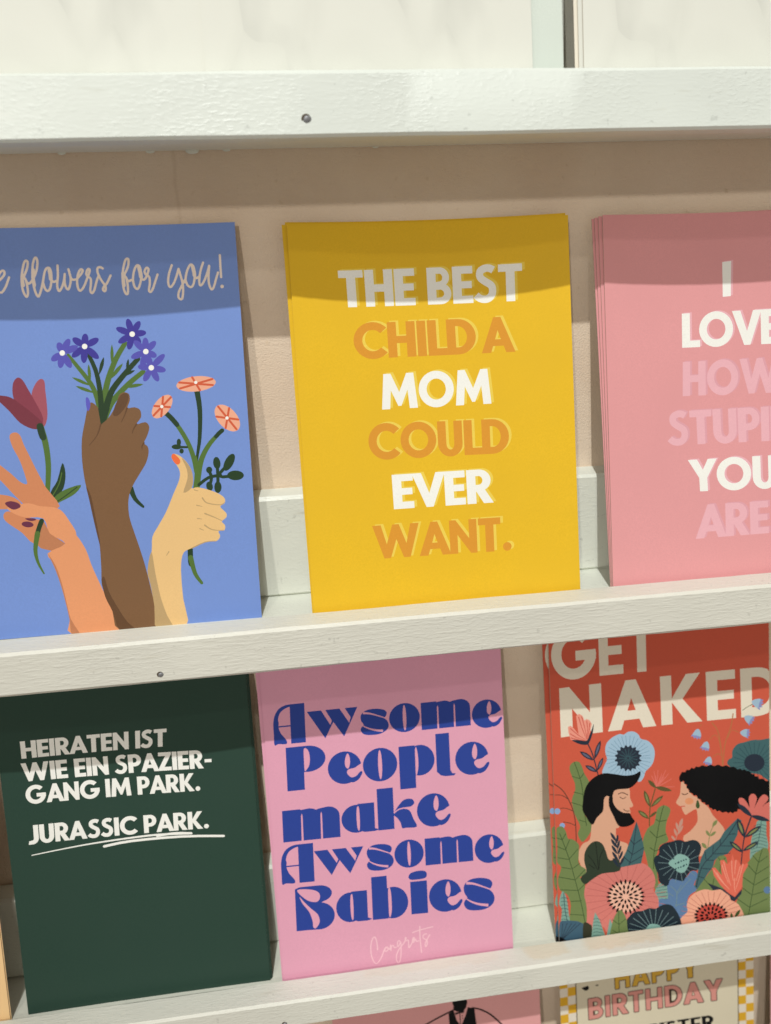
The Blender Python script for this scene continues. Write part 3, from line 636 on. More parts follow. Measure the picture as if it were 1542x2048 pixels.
('P','flower#20','violet_ink',[(70.05,107.39),(70.72,106.95),(71.09,105.8),(71.04,104.37),(70.57,103.21),(69.86,102.77),(69.2,103.21),(68.82,104.37),(68.88,105.8),(69.35,106.95)]),
('P','flower#20','violet_ink',[(73.63,105.89),(73.75,105.08),(73.16,103.97),(72.08,102.97),(70.93,102.47),(70.14,102.66),(70.02,103.46),(70.61,104.58),(71.69,105.58),(72.85,106.08)]),
('P','flower#20','violet_ink',[(64.45,100.38),(64.71,101.2),(65.82,102.06),(67.36,102.63),(68.74,102.7),(69.43,102.23),(69.17,101.41),(68.05,100.55),(66.51,99.97),(65.13,99.91)]),
('P','flower#20','violet_ink',[(73.54,100.46),(72.88,100.02),(71.82,100.08),(70.77,100.63),(70.12,101.45),(70.13,102.24),(70.79,102.68),(71.85,102.62),(72.9,102.07),(73.55,101.25)]),
('P','flower#20','violet_ink',[(65.95,106.41),(66.79,106.55),(68.0,105.92),(69.11,104.77),(69.7,103.54),(69.55,102.7),(68.7,102.56),(67.5,103.19),(66.38,104.34),(65.79,105.57)]),
('P','flower#20','violet_ink',[(67.96,96.48),(67.47,97.19),(67.51,98.67),(68.05,100.36),(68.89,101.6),(69.7,101.93),(70.19,101.22),(70.15,99.75),(69.61,98.06),(68.77,96.82)]),
('P','flower#21','violet_ink',[(76.42,101.11),(76.42,100.2),(75.52,98.82),(74.06,97.51),(72.61,96.75),(71.71,96.85),(71.71,97.77),(72.61,99.15),(74.06,100.46),(75.52,101.21)]),
('P','flower#21','violet_ink',[(76.44,95.31),(75.81,94.74),(74.51,94.6),(73.05,94.94),(71.98,95.63),(71.71,96.41),(72.34,96.98),(73.63,97.12),(75.09,96.79),(76.16,96.09)]),
('P','flower#21','violet_ink',[(73.42,91.48),(72.6,91.64),(71.72,92.62),(71.12,94.05),(71.03,95.38),(71.48,96.11),(72.3,95.96),(73.18,94.98),(73.78,93.55),(73.87,92.21)]),
('P','flower#21','violet_ink',[(68.37,91.72),(68.05,92.49),(68.37,93.81),(69.21,95.17),(70.25,96.06),(71.09,96.13),(71.41,95.36),(71.09,94.04),(70.25,92.67),(69.21,91.79)]),
('P','flower#21','violet_ink',[(66.58,97.12),(67.11,97.75),(68.28,98.03),(69.63,97.85),(70.65,97.29),(70.95,96.55),(70.42,95.92),(69.26,95.63),(67.91,95.81),(66.89,96.38)]),
('P','flower#21','violet_ink',[(70.27,101.04),(71.03,100.82),(71.68,99.89),(71.98,98.59),(71.81,97.43),(71.24,96.85),(70.48,97.07),(69.82,98.01),(69.52,99.3),(69.69,100.46)]),
('P','flower#22','dark_violet_ink',[(49.16,109.62),(49.8,109.15),(50.08,108.07),(49.89,106.77),(49.31,105.77),(48.55,105.44),(47.91,105.91),(47.63,107.0),(47.82,108.29),(48.4,109.29)]),
('P','flower#22','dark_violet_ink',[(53.6,107.64),(53.44,106.77),(52.44,105.78),(50.98,105.06),(49.63,104.86),(48.89,105.28),(49.05,106.15),(50.05,107.14),(51.51,107.86),(52.87,108.06)]),
('P','flower#22','dark_violet_ink',[(44.64,108.19),(45.43,108.49),(46.6,108.13),(47.7,107.24),(48.32,106.17),(48.2,105.33),(47.41,105.03),(46.23,105.39),(45.13,106.28),(44.52,107.34)]),
('P','flower#22','dark_violet_ink',[(43.85,101.51),(43.85,102.39),(44.67,103.57),(46.0,104.59),(47.32,105.06),(48.14,104.81),(48.14,103.93),(47.31,102.75),(45.99,101.73),(44.66,101.26)]),
('P','flower#22','dark_violet_ink',[(47.72,99.19),(47.09,99.78),(46.83,101.17),(47.06,102.86),(47.67,104.18),(48.44,104.63),(49.07,104.05),(49.33,102.66),(49.1,100.97),(48.49,99.65)]),
('P','flower#22','dark_violet_ink',[(53.0,100.59),(52.09,100.46),(50.73,101.17),(49.45,102.46),(48.73,103.82),(48.84,104.74),(49.75,104.87),(51.1,104.16),(52.38,102.88),(53.11,101.51)]),
('P','flower#23','violet_ink',[(43.43,107.99),(43.77,107.22),(43.48,105.87),(42.67,104.47),(41.64,103.55),(40.79,103.46),(40.44,104.24),(40.73,105.58),(41.55,106.98),(42.57,107.9)]),
('P','flower#23','violet_ink',[(39.54,106.87),(40.31,106.76),(40.96,106.03),(41.25,104.95),(41.07,103.93),(40.49,103.37),(39.72,103.48),(39.07,104.22),(38.77,105.3),(38.95,106.31)]),
('P','flower#23','violet_ink',[(36.56,100.56),(36.57,101.39),(37.28,102.35),(38.42,103.07),(39.56,103.27),(40.26,102.89),(40.25,102.06),(39.53,101.1),(38.39,100.38),(37.25,100.18)]),
('P','flower#23','violet_ink',[(39.36,97.76),(38.79,98.35),(38.64,99.66),(38.99,101.18),(39.68,102.33),(40.47,102.67),(41.05,102.08),(41.2,100.77),(40.86,99.25),(40.15,98.1)]),
('P','flower#23','violet_ink',[(43.16,97.73),(42.3,97.85),(41.31,98.88),(40.57,100.41),(40.36,101.85),(40.76,102.67),(41.63,102.55),(42.62,101.53),(43.36,100.0),(43.57,98.55)]),
('P','flower#23','violet_ink',[(46.13,105.21),(45.85,104.35),(44.7,103.44),(43.11,102.84),(41.7,102.76),(40.99,103.24),(41.27,104.1),(42.41,105.01),(44.0,105.61),(45.42,105.69)]),
('P','flower#23/flower_centre#24','white_ink',[(41.5,103.04),(41.27,102.48),(40.77,102.15),(40.19,102.18),(39.76,102.55),(39.63,103.12),(39.86,103.68),(40.36,104.01),(40.94,103.99),(41.38,103.62)]),
('P','flower#23/flower_centre#24','white_ink',[(49.45,105.05),(49.22,104.49),(48.71,104.16),(48.13,104.18),(47.68,104.55),(47.55,105.12),(47.78,105.68),(48.29,106.02),(48.87,105.99),(49.31,105.62)]),
('P','flower#23/flower_centre#24','white_ink',[(66.5,108.77),(66.27,108.21),(65.76,107.88),(65.16,107.9),(64.71,108.27),(64.58,108.85),(64.81,109.41),(65.32,109.74),(65.91,109.72),(66.36,109.35)]),
('P','flower#23/flower_centre#24','white_ink',[(70.82,102.35),(70.59,101.78),(70.07,101.45),(69.47,101.47),(69.02,101.85),(68.88,102.43),(69.11,102.99),(69.63,103.33),(70.22,103.3),(70.68,102.93)]),
('P','flower#23/flower_centre#24','white_ink',[(72.29,96.46),(72.06,95.89),(71.54,95.55),(70.94,95.58),(70.49,95.96),(70.35,96.54),(70.58,97.11),(71.09,97.44),(71.69,97.42),(72.15,97.04)]),
('P','tulip#25','tulip_light_ink',[(32.18,94.2),(30.34,92.54),(28.7,89.05),(29.24,85.46),(31.41,77.19),(33.25,80.04),(33.6,85.24),(33.52,89.8),(33.47,93.37)]),
('P','tulip#26','tulip_mid_ink',[(24.5,95.06),(22.78,93.2),(22.25,89.04),(23.36,84.45),(26.39,80.39),(30.13,76.93),(31.87,80.11),(29.73,86.08),(27.68,90.72),(26.13,94.02)]),
('P','tulip#27','tulip_dark_ink',[(16.4,89.4),(17.9,89),(21.5,88.1),(25.6,84.7),(29.6,80.9),(31.6,78.2),(30.5,76.5),(27.6,76.6),(23.8,78.9),(20.5,83.3),(16.3,88.3)]),
('S','stem#28','leaf_green_ink',2.37,1.54,[(30.6,77.3),(31.8,71.3),(32.1,63.4),(31.2,55.5),(30.1,47.9)]),
('S','stem#29','dark_green_ink',2.51,2.37,[(30.5,77.3),(30.8,75),(31.2,73.3)]),
('P','leaf#30','dark_green_ink',[(37.0,63.63),(37.79,59.73),(36.61,54.47),(33.9,51.3),(31.11,48.68),(32.06,53.43),(34.64,57.26)]),
('P','leaf#31','leaf_green_ink',[(42.77,55.28),(40.57,52.21),(35.88,49.84),(30.93,48.02),(33.14,51.35),(36.87,53.79)]),
('S','leaf#31','leaf_green_ink',0.35,0.35,[(36.5,60.1),(35.1,55.9),(32.2,51.4)]),
('S','leaf#31','dark_green_ink',0.35,0.35,[(41.4,54.5),(36.3,51.1),(32.3,48.7)]),
('P','hand#32','dark_peach_skin_ink',[(19.7,74),(20.6,75.4),(22.3,75.5),(23.5,74.1),(24.3,71.1),(25.8,67.1),(27.5,62.4),(29.6,57.2),(30.6,54.9),(34.7,47.9),(29.6,47.2),(23.4,48.7),(19.4,52.9),(15,58.8),(13.5,59.9),(14.1,65.8),(15.5,64.2),(18.9,60.9),(21.7,57.8),(24,56.7),(23.8,59.3),(22.4,65.3),(20.4,70.3)]),
('P','hand#32','dark_peach_skin_ink',[(12.86,53.23),(15.67,53.31),(18.7,52.31),(21.03,50.49),(21.12,48.15),(17.66,48.06),(12.42,48.75)]),
('P','hand#32','dark_peach_skin_ink',[(14.98,46.25),(16.64,47.26),(20.59,45.86),(24.84,44.02),(28.52,42.63),(27.73,37.64),(24.29,34.86),(20.58,39.16),(17.08,42.1),(15.09,44.24)]),
('H','hand#32','peach_shade_ink',[(28.29,43.65),(30.33,38.12),(35.41,34.04),(31.3,31.29),(26.65,32.86),(24.37,35.73),(27.16,40.37)]),
('P','hand#32','peach_skin_ink',[(20.2,49.5),(24.1,49.7),(27.8,48.4),(32.8,47.6),(35.5,45.8),(37.7,42),(39.4,38.5),(39.6,36.8),(40.7,35),(42.6,30.8),(44,25.2),(46.1,18.9),(48.6,11.8),(51.2,5.7),(52.8,-0.4),(34.6,-0.2),(34.5,5.7),(33.7,12),(32.7,19.6),(31.2,26.2),(28.8,30.8),(35.4,34),(30.3,38.1),(28.5,43.8),(22.4,44.6),(18.7,46.2),(16.4,48.3),(17.8,49)]),
('P','hand#32','peach_shade_ink',[(28.8,30.9),(31.3,25.9),(32.9,18.9),(33.9,12),(34.8,5.7),(37.5,-0.5),(34.6,-0.5),(34.3,5.7),(33.4,12.7),(32.2,19.6),(30.6,25.9)]),
('P','hand#32/fingernail#33','purple_nail_ink',[(15.88,50.37),(17.94,50.9),(20.48,49.93),(20.97,48.5),(18.57,47.73),(16.62,49.0)]),
('P','hand#32/fingernail#34','purple_nail_ink',[(22.2,44.27),(25.47,44.05),(25.85,43.35),(23.81,43.22)]),
('P','hand#32/fingernail#35','purple_nail_ink',[(24.92,41.64),(24.41,41.09),(23.31,40.9),(22.05,41.13),(21.1,41.7),(20.84,42.39),(21.35,42.94),(22.44,43.13),(23.7,42.9),(24.65,42.33)]),
('S','stem#36','dark_green_ink',1.68,1.68,[(27.9,43),(26.7,40.4),(25.8,37.8)]),
('S','stem#37','leaf_green_ink',1.96,0.56,[(26,38.4),(24.7,32.5),(25.2,27.7),(26.9,23.4)]),
('S','stem#38','dark_green_ink',2.10,0.98,[(60.3,53),(61.7,48.8),(64.3,45.8)]),
('P','hand#39','brown_skin_ink',[(52.1,77.2),(54.8,79.3),(57.8,83.8),(59,87),(60.7,88.1),(62.6,87.4),(62.7,84.9),(61.7,82.4),(64.2,82.5),(66.1,81.4),(66.2,78.7),(64.4,76.3),(67.6,76.9),(68.9,75),(67.8,71.7),(66.5,69.3),(67.7,68),(67.9,65.7),(66.7,62),(64.1,58.1),(61.1,53.6),(59.3,49),(59,42.9),(60.1,37.4),(61.8,30.4),(63.3,23.4),(64.6,15),(65.5,8),(66.2,-0.5),(52,-0.3),(50,7.2),(48.2,12.9),(47,17.8),(47.3,23.3),(47.5,32.8),(46.7,41),(45.7,47.9),(44.4,56),(44,64),(44.6,71.9),(46.3,78.5),(47.6,83),(48.9,85),(50.7,83.8),(51.7,81.5),(51.6,78.2)]),
('P','hand#39','dark_brown_skin_ink',[(47.09,19.16),(48.18,20.45),(49.34,14.85),(52.09,8.39),(54.95,2.93),(57.66,-0.45),(52.02,-0.38),(50.01,7.17),(47.86,12.89)]),
('P','hand#39','dark_brown_skin_ink',[(44.58,54.64),(45.96,51.19),(46.72,45.08),(47.58,36.22),(47.68,32.13),(47.06,35.58),(46.03,43.1),(45.2,49.9)]),
('P','hand#39','dark_brown_skin_ink',[(56.65,81.87),(58.97,86.37),(60.82,87.73),(62.27,87.26),(62.26,85.55),(60.92,82.65),(58.09,79.82),(56.49,79.9)]),
('S','hand#39','dark_brown_skin_ink',0.63,0.21,[(61.5,82.3),(60.4,79.7),(59,77.3)]),
('S','hand#39','dark_brown_skin_ink',0.63,0.21,[(64.4,76.3),(63.2,74.6),(62.6,73)]),
('S','hand#39','dark_brown_skin_ink',0.63,0.21,[(66.5,69.3),(65.7,68.1),(65.7,67)]),
('S','hand#39','dark_brown_skin_ink',0.56,0.21,[(51.8,77.2),(50.1,73),(47,69.5)]),
('H','stem#40','dark_green_ink',[(51.27,82.8),(55.43,82.59),(54.19,79.36),(52.04,76.83),(51.54,79.16)]),
('P','hand#39/fingernail#41','violet_nail_ink',[(47.24,86.41),(48.1,86.76),(48.73,84.5),(48.02,82.17),(47.29,82.6)]),
('S','stem#42','leaf_green_ink',1.54,1.82,[(74.4,80.7),(78.6,75.8),(82.1,69.2),(84,63.1),(84.7,57.6)]),
('S','stem#43','dark_green_ink',1.82,1.82,[(74.7,80.3),(76.8,78.2),(78.9,75.4)]),
('S','stem#44','leaf_green_ink',1.40,2.37,[(95.1,72.4),(90.6,68.1),(87.5,63.5),(85.8,58.9),(84.2,51.4)]),
('S','stem#45','dark_green_ink',1.54,1.54,[(95.2,72.4),(93.9,71.4),(92.8,70.3)]),
('S','stem#46','dark_green_ink',2.10,0.70,[(87,88),(87.6,80.3),(86.8,70.3),(85.6,64.3),(84.7,59.6)]),
('S','stem#47','leaf_green_ink',1.82,1.82,[(84.3,63),(84.9,57.6),(83.9,51.5)]),
('S','stem#48','dark_green_ink',1.96,1.96,[(80.2,29),(80,24.3),(80.2,22.9)]),
('S','stem#49','leaf_green_ink',1.96,1.12,[(80.1,25.5),(81.3,19.3),(83.5,15.5)]),
('P','leaf#50','dark_green_ink',[(90.49,57.96),(90.22,57.25),(89.63,56.84),(88.93,56.88),(88.4,57.36),(88.23,58.09),(88.5,58.79),(89.1,59.2),(89.8,59.16),(90.33,58.68)]),
('P','leaf#51','dark_green_ink',[(93.68,60.54),(93.51,59.17),(92.9,58.28),(92.07,58.21),(91.35,58.99),(91.01,60.32),(91.18,61.68),(91.79,62.57),(92.61,62.64),(93.33,61.87)]),
('P','leaf#52','dark_green_ink',[(98.26,59.6),(96.91,57.99),(95.56,57.32),(94.72,57.84),(94.71,59.36),(95.54,61.29),(96.88,62.9),(98.23,63.57),(99.08,63.05),(99.09,61.54)]),
('P','leaf#53','dark_green_ink',[(101.98,55.26),(101.31,54.21),(99.72,53.63),(97.82,53.74),(96.33,54.5),(95.81,55.61),(96.48,56.65),(98.06,57.23),(99.97,57.12),(101.46,56.37)]),
('P','leaf#54','dark_green_ink',[(93.43,51.31),(93.08,50.05),(92.35,49.3),(91.53,49.35),(90.92,50.18),(90.76,51.47),(91.1,52.74),(91.83,53.49),(92.65,53.44),(93.26,52.61)]),
('P','leaf#55','dark_green_ink',[(90.23,52.16),(90.19,51.1),(89.72,50.34),(88.99,50.19),(88.28,50.7),(87.87,51.67),(87.9,52.73),(88.38,53.49),(89.11,53.64),(89.81,53.13)]),
('S','leaf#55','dark_green_ink',1.19,1.19,[(85.2,52.7),(89,55.2),(93.4,55.8)]),
('S','leaf#55','dark_green_ink',1.19,1.19,[(89.2,58),(90,55.1),(89.1,52.2)]),
('S','leaf#55','dark_green_ink',1.19,1.19,[(92.4,60.6),(92.4,55.8),(92.1,51.7)]),
('S','leaf#55','dark_green_ink',1.19,1.19,[(96.4,59.7),(92.7,55.5),(98.4,55.3)]),
('P','leaf#56','dark_green_ink',[(80.01,67.12),(79.62,66.59),(78.67,66.3),(77.54,66.37),(76.64,66.76),(76.33,67.33),(76.73,67.86),(77.67,68.15),(78.81,68.08),(79.71,67.69)]),
('P','leaf#57','dark_green_ink',[(79.88,68.81),(79.67,68.03),(79.24,67.57),(78.75,67.6),(78.39,68.1),(78.3,68.9),(78.51,69.67),(78.95,70.14),(79.43,70.11),(79.79,69.61)]),
('P','leaf#58','dark_green_ink',[(80.62,65.54),(80.43,65.0),(80.01,64.68),(79.52,64.71),(79.15,65.07),(79.04,65.63),(79.23,66.17),(79.66,66.49),(80.14,66.47),(80.51,66.1)]),
('S','leaf#58','dark_green_ink',0.84,0.84,[(78,67.2),(81.9,66.9)]),
('P','hand#59','light_skin_ink',[(76,63.4),(76.6,64.7),(78.3,64.3),(80.4,62.6),(82.4,59.6),(83.2,55.7),(82.5,51.6),(84.8,51.8),(90.6,49.8),(94,47.5),(94.2,45.3),(92.4,44),(94.4,41.6),(94.4,39.9),(92.6,38.4),(93.7,36.9),(93.3,35),(91.1,34.8),(91.6,32.9),(90.1,31.1),(86.6,31.2),(81,29.1),(77.7,27.6),(76.4,23.2),(76.1,16.9),(76.2,9.9),(76.7,-1.4),(65.7,-1.5),(65.7,8),(64.7,16.4),(63.9,21.7),(66,28.8),(66.7,34.2),(69.1,38.1),(72.5,43.4),(75.7,50),(78,54.6),(78.6,58),(77.4,61)]),
('P','hand#59','shaded_light_skin_ink',[(79.65,63.17),(82.42,59.64),(83.25,55.66),(82.49,51.76),(79.31,50.12),(81.15,55.11),(81.17,58.83)]),
('P','hand#59','shaded_light_skin_ink',[(65.94,28.76),(66.7,20.77),(67.95,11.29),(69.73,4.16),(71.66,-1.28),(65.39,-1.53),(65.35,8.01),(64.56,16.43),(63.91,21.67)]),
('S','hand#59','shaded_light_skin_ink',0.56,0.21,[(86.1,47.7),(87.7,45.7),(92.6,44.7),(94.1,45.6)]),
('S','hand#59','shaded_light_skin_ink',0.56,0.21,[(86.6,41.8),(89.9,40.2),(92.8,38.6)]),
('S','hand#59','shaded_light_skin_ink',0.56,0.21,[(86.2,37.4),(88.9,35.5),(93.1,35)]),
('S','hand#59','shaded_light_skin_ink',0.49,0.21,[(81,29.1),(85.9,31),(90,31.1)]),
('S','hand#59','shaded_light_skin_ink',0.42,0.21,[(83.4,50.9),(84.8,50.4)]),
('S','hand#59','shaded_light_skin_ink',0.42,0.21,[(83.8,45.1),(85.8,44.5)]),
('S','hand#59','shaded_light_skin_ink',0.42,0.21,[(83.7,40.1),(85.3,39.8)]),
('S','hand#59','shaded_light_skin_ink',0.42,0.21,[(84.3,36.2),(85.7,35.5)]),
('S','hand#59','shaded_light_skin_ink',0.42,0.21,[(72.3,28.3),(71.3,26.9)]),
('P','hand#59/fingernail#60','orange_nail_ink',[(75.96,63.38),(76.52,64.7),(77.49,64.37),(79.05,62.26),(78.54,60.81),(77.23,61.02)]),
('P','flower#61','peach_petal_ink',[(94.15,90.33),(92.82,88.62),(89.26,87.41),(84.82,87.15),(81.21,87.95),(79.81,89.5),(81.13,91.2),(84.67,92.42),(89.1,92.68),(92.72,91.88)]),
('S','flower#61','rust_ink',0.77,0.77,[(80.9,90.7),(93,89.2)]),
('S','flower#61','rust_ink',0.77,0.77,[(85.7,92.4),(88.2,87.5)]),
('S','flower#61','rust_ink',0.77,0.77,[(93,91.4),(81,88.5)]),
('P','flower#61/flower_centre#62','white_ink',[(87.46,90.42),(87.32,90.08),(87.01,89.88),(86.64,89.9),(86.37,90.12),(86.28,90.48),(86.42,90.82),(86.73,91.02),(87.09,91.01),(87.37,90.78)]),
('P','flower#63','peach_petal_ink',[(77.45,86.06),(78.0,84.27),(77.06,81.7),(74.98,79.35),(72.56,78.1),(70.73,78.45),(70.19,80.24),(71.13,82.8),(73.21,85.15),(75.62,86.4)]),
('S','flower#63','rust_ink',0.77,0.77,[(70.7,79.1),(77.5,85.5)]),
('S','flower#63','rust_ink',0.77,0.77,[(71.3,82.6),(76.9,81.9)]),
('S','flower#63','rust_ink',0.77,0.77,[(74.7,85.8),(73.5,78.7)]),
('P','flower#63/flower_centre#64','white_ink',[(74.55,82.23),(74.41,81.89),(74.1,81.68),(73.74,81.7),(73.46,81.93),(73.38,82.29),(73.52,82.63),(73.83,82.83),(74.19,82.82),(74.46,82.59)]),
('P','flower#65','peach_petal_ink',[(101.0,72.3),(98.71,71.88),(95.91,73.38),(93.69,76.2),(92.89,79.28),(93.81,81.44),(96.1,81.85),(98.88,80.38),(101.11,77.56),(101.92,74.47)]),
('S','flower#65','rust_ink',0.77,0.77,[(94.3,81.3),(100.5,72.5)]),
('S','flower#65','rust_ink',0.77,0.77,[(98.3,80.5),(96.5,73.2)]),
('S','flower#65','rust_ink',0.77,0.77,[(101.4,76.1),(93.4,77.6)]),
('P','flower#65/flower_centre#66','white_ink',[(97.86,76.86),(97.72,76.51),(97.41,76.3),(97.04,76.32),(96.76,76.56),(96.67,76.92),(96.81,77.26),(97.12,77.47),(97.49,77.45),(97.77,77.22)]),
]
ART['yellow'] = [
('T','lettering_echo#1','pale_yellow_ink','THE BEST',[(18.62,129.2),(88.73,129.29),(88.5,115.39),(18.78,115.85)],'sans',0),
('T','lettering_line#2','white_ink','THE BEST',[(17.61,128.71),(87.71,128.83),(87.48,114.92),(17.77,115.37)],'sans',0),
('T','lettering_echo#3','pale_yellow_ink','CHILD A',[(22.85,109.83),(84.7,109.79),(84.86,96.38),(22.91,96.73)],'sans',0),
('T','lettering_line#4','orange_ink','CHILD A',[(21.83,109.35),(83.67,109.32),(83.83,95.91),(21.88,96.25)],'sans',0),
('T','lettering_echo#5','pale_yellow_ink','MOM',[(32.17,90.67),(74.76,90.54),(74.57,77.24),(32.11,77.42)],'sans',0),
('T','lettering_line#6','white_ink','MOM',[(31.14,90.2),(73.72,90.06),(73.52,76.77),(31.07,76.96)],'sans',0),
('T','lettering_echo#7','pale_yellow_ink','COULD',[(26.07,72.19),(80.88,71.17),(80.72,57.86),(26.14,58.82)],'sans',0),
('T','lettering_line#8','orange_ink','COULD',[(25.04,71.72),(79.83,70.7),(79.67,57.38),(25.11,58.36)],'sans',0),
('T','lettering_echo#9','pale_yellow_ink','EVER',[(34.2,52.52),(73.31,52.26),(73.29,39.13),(34.33,39.33)],'sans',0),
('T','lettering_line#10','white_ink','EVER',[(33.16,52.06),(72.26,51.79),(72.23,38.65),(33.28,38.87)],'sans',0),
('T','lettering_echo#11','pale_yellow_ink','WANT.',[(25.47,33.6),(80.03,33.14),(79.88,19.83),(25.59,20.77)],'sans',0),
('T','lettering_line#12','orange_ink','WANT.',[(24.43,33.14),(78.97,32.66),(78.81,19.36),(24.55,20.31)],'sans',0),
]
ART['pink'] = [
('T','lettering_echo#1','lavender_pink_ink','I',[(50.11,126.68),(53.87,126.99),(53.43,113.48),(50.07,113.32)],'sans',0),
('T','lettering_line#2','white_ink','I',[(49.29,126.33),(53.05,126.65),(52.6,113.14),(49.24,112.98)],'sans',0),
('T','lettering_echo#3','lavender_pink_ink','LOVE',[(32.72,107.56),(73.45,107.74),(73.6,94.12),(32.54,94.38)],'sans',0),
('T','lettering_line#4','white_ink','LOVE',[(31.89,107.22),(72.63,107.4),(72.77,93.78),(31.71,94.04)],'sans',0),
('T','lettering_echo#5','mauve_pink_ink','HOW',[(32.64,88.84),(73.53,88.74),(73.68,74.73),(32.3,75.52)],'sans',0),
('T','lettering_line#6','lavender_pink_ink','HOW',[(31.81,88.5),(72.7,88.4),(72.84,74.39),(31.46,75.18)],'sans',0),
('T','lettering_echo#7','mauve_pink_ink','STUPID',[(25.55,69.78),(80.41,69.28),(80.45,55.31),(26.01,56.44)],'sans',0),
('T','lettering_line#8','lavender_pink_ink','STUPID',[(24.71,69.44),(79.58,68.94),(79.61,54.97),(25.18,56.11)],'sans',0),
('T','lettering_echo#9','lavender_pink_ink','YOU',[(33.8,50.19),(71.51,49.73),(71.67,36.42),(34.31,37.42)],'sans',0),
('T','lettering_line#10','white_ink','YOU',[(32.96,49.85),(70.67,49.39),(70.82,36.09),(33.47,37.09)],'sans',0),
('T','lettering_echo#11','mauve_pink_ink','ARE',[(36.59,31.91),(67.72,31.45),(68.02,18.16),(36.34,18.25)],'sans',0),
('T','lettering_line#12','lavender_pink_ink','ARE',[(35.75,31.57),(66.87,31.12),(67.17,17.82),(35.5,17.92)],'sans',0),
]
ART['green'] = [
('T','lettering_line#1','white_ink','HEIRATEN IST',[(8.87,119.28),(67.31,117.98),(66.65,110.35),(8.82,111.96)],'sans',0),
('T','lettering_line#2','white_ink','WIE EIN SPAZIER-',[(8.2,110.02),(84.99,107.11),(84.72,99.09),(8.24,102.18)],'sans',0),
('T','lettering_line#3','white_ink','GANG IM PARK.',[(8.9,100.28),(79.18,97.46),(78.98,89.57),(8.66,92.43)],'sans',0),
('T','lettering_line#4','white_ink','JURASSIC PARK.',[(8.57,83.16),(81.43,80.39),(81.19,72.66),(8.32,75.07)],'sans',0),
('S','underline#5','white_ink',0.38,1.00,[(8.6,70.2),(20.7,71.1),(32.5,71.8),(47.4,72.2),(59.4,72.2),(73.6,71.2)]),
('S','underline#5','white_ink',1.08,1.00,[(37.5,69.9),(48.8,70.8),(69.9,70.2),(87,68.5)]),
('S','underline#5','white_ink',1.00,1.00,[(59.4,71.7),(67,72),(73.4,71.2)]),
]
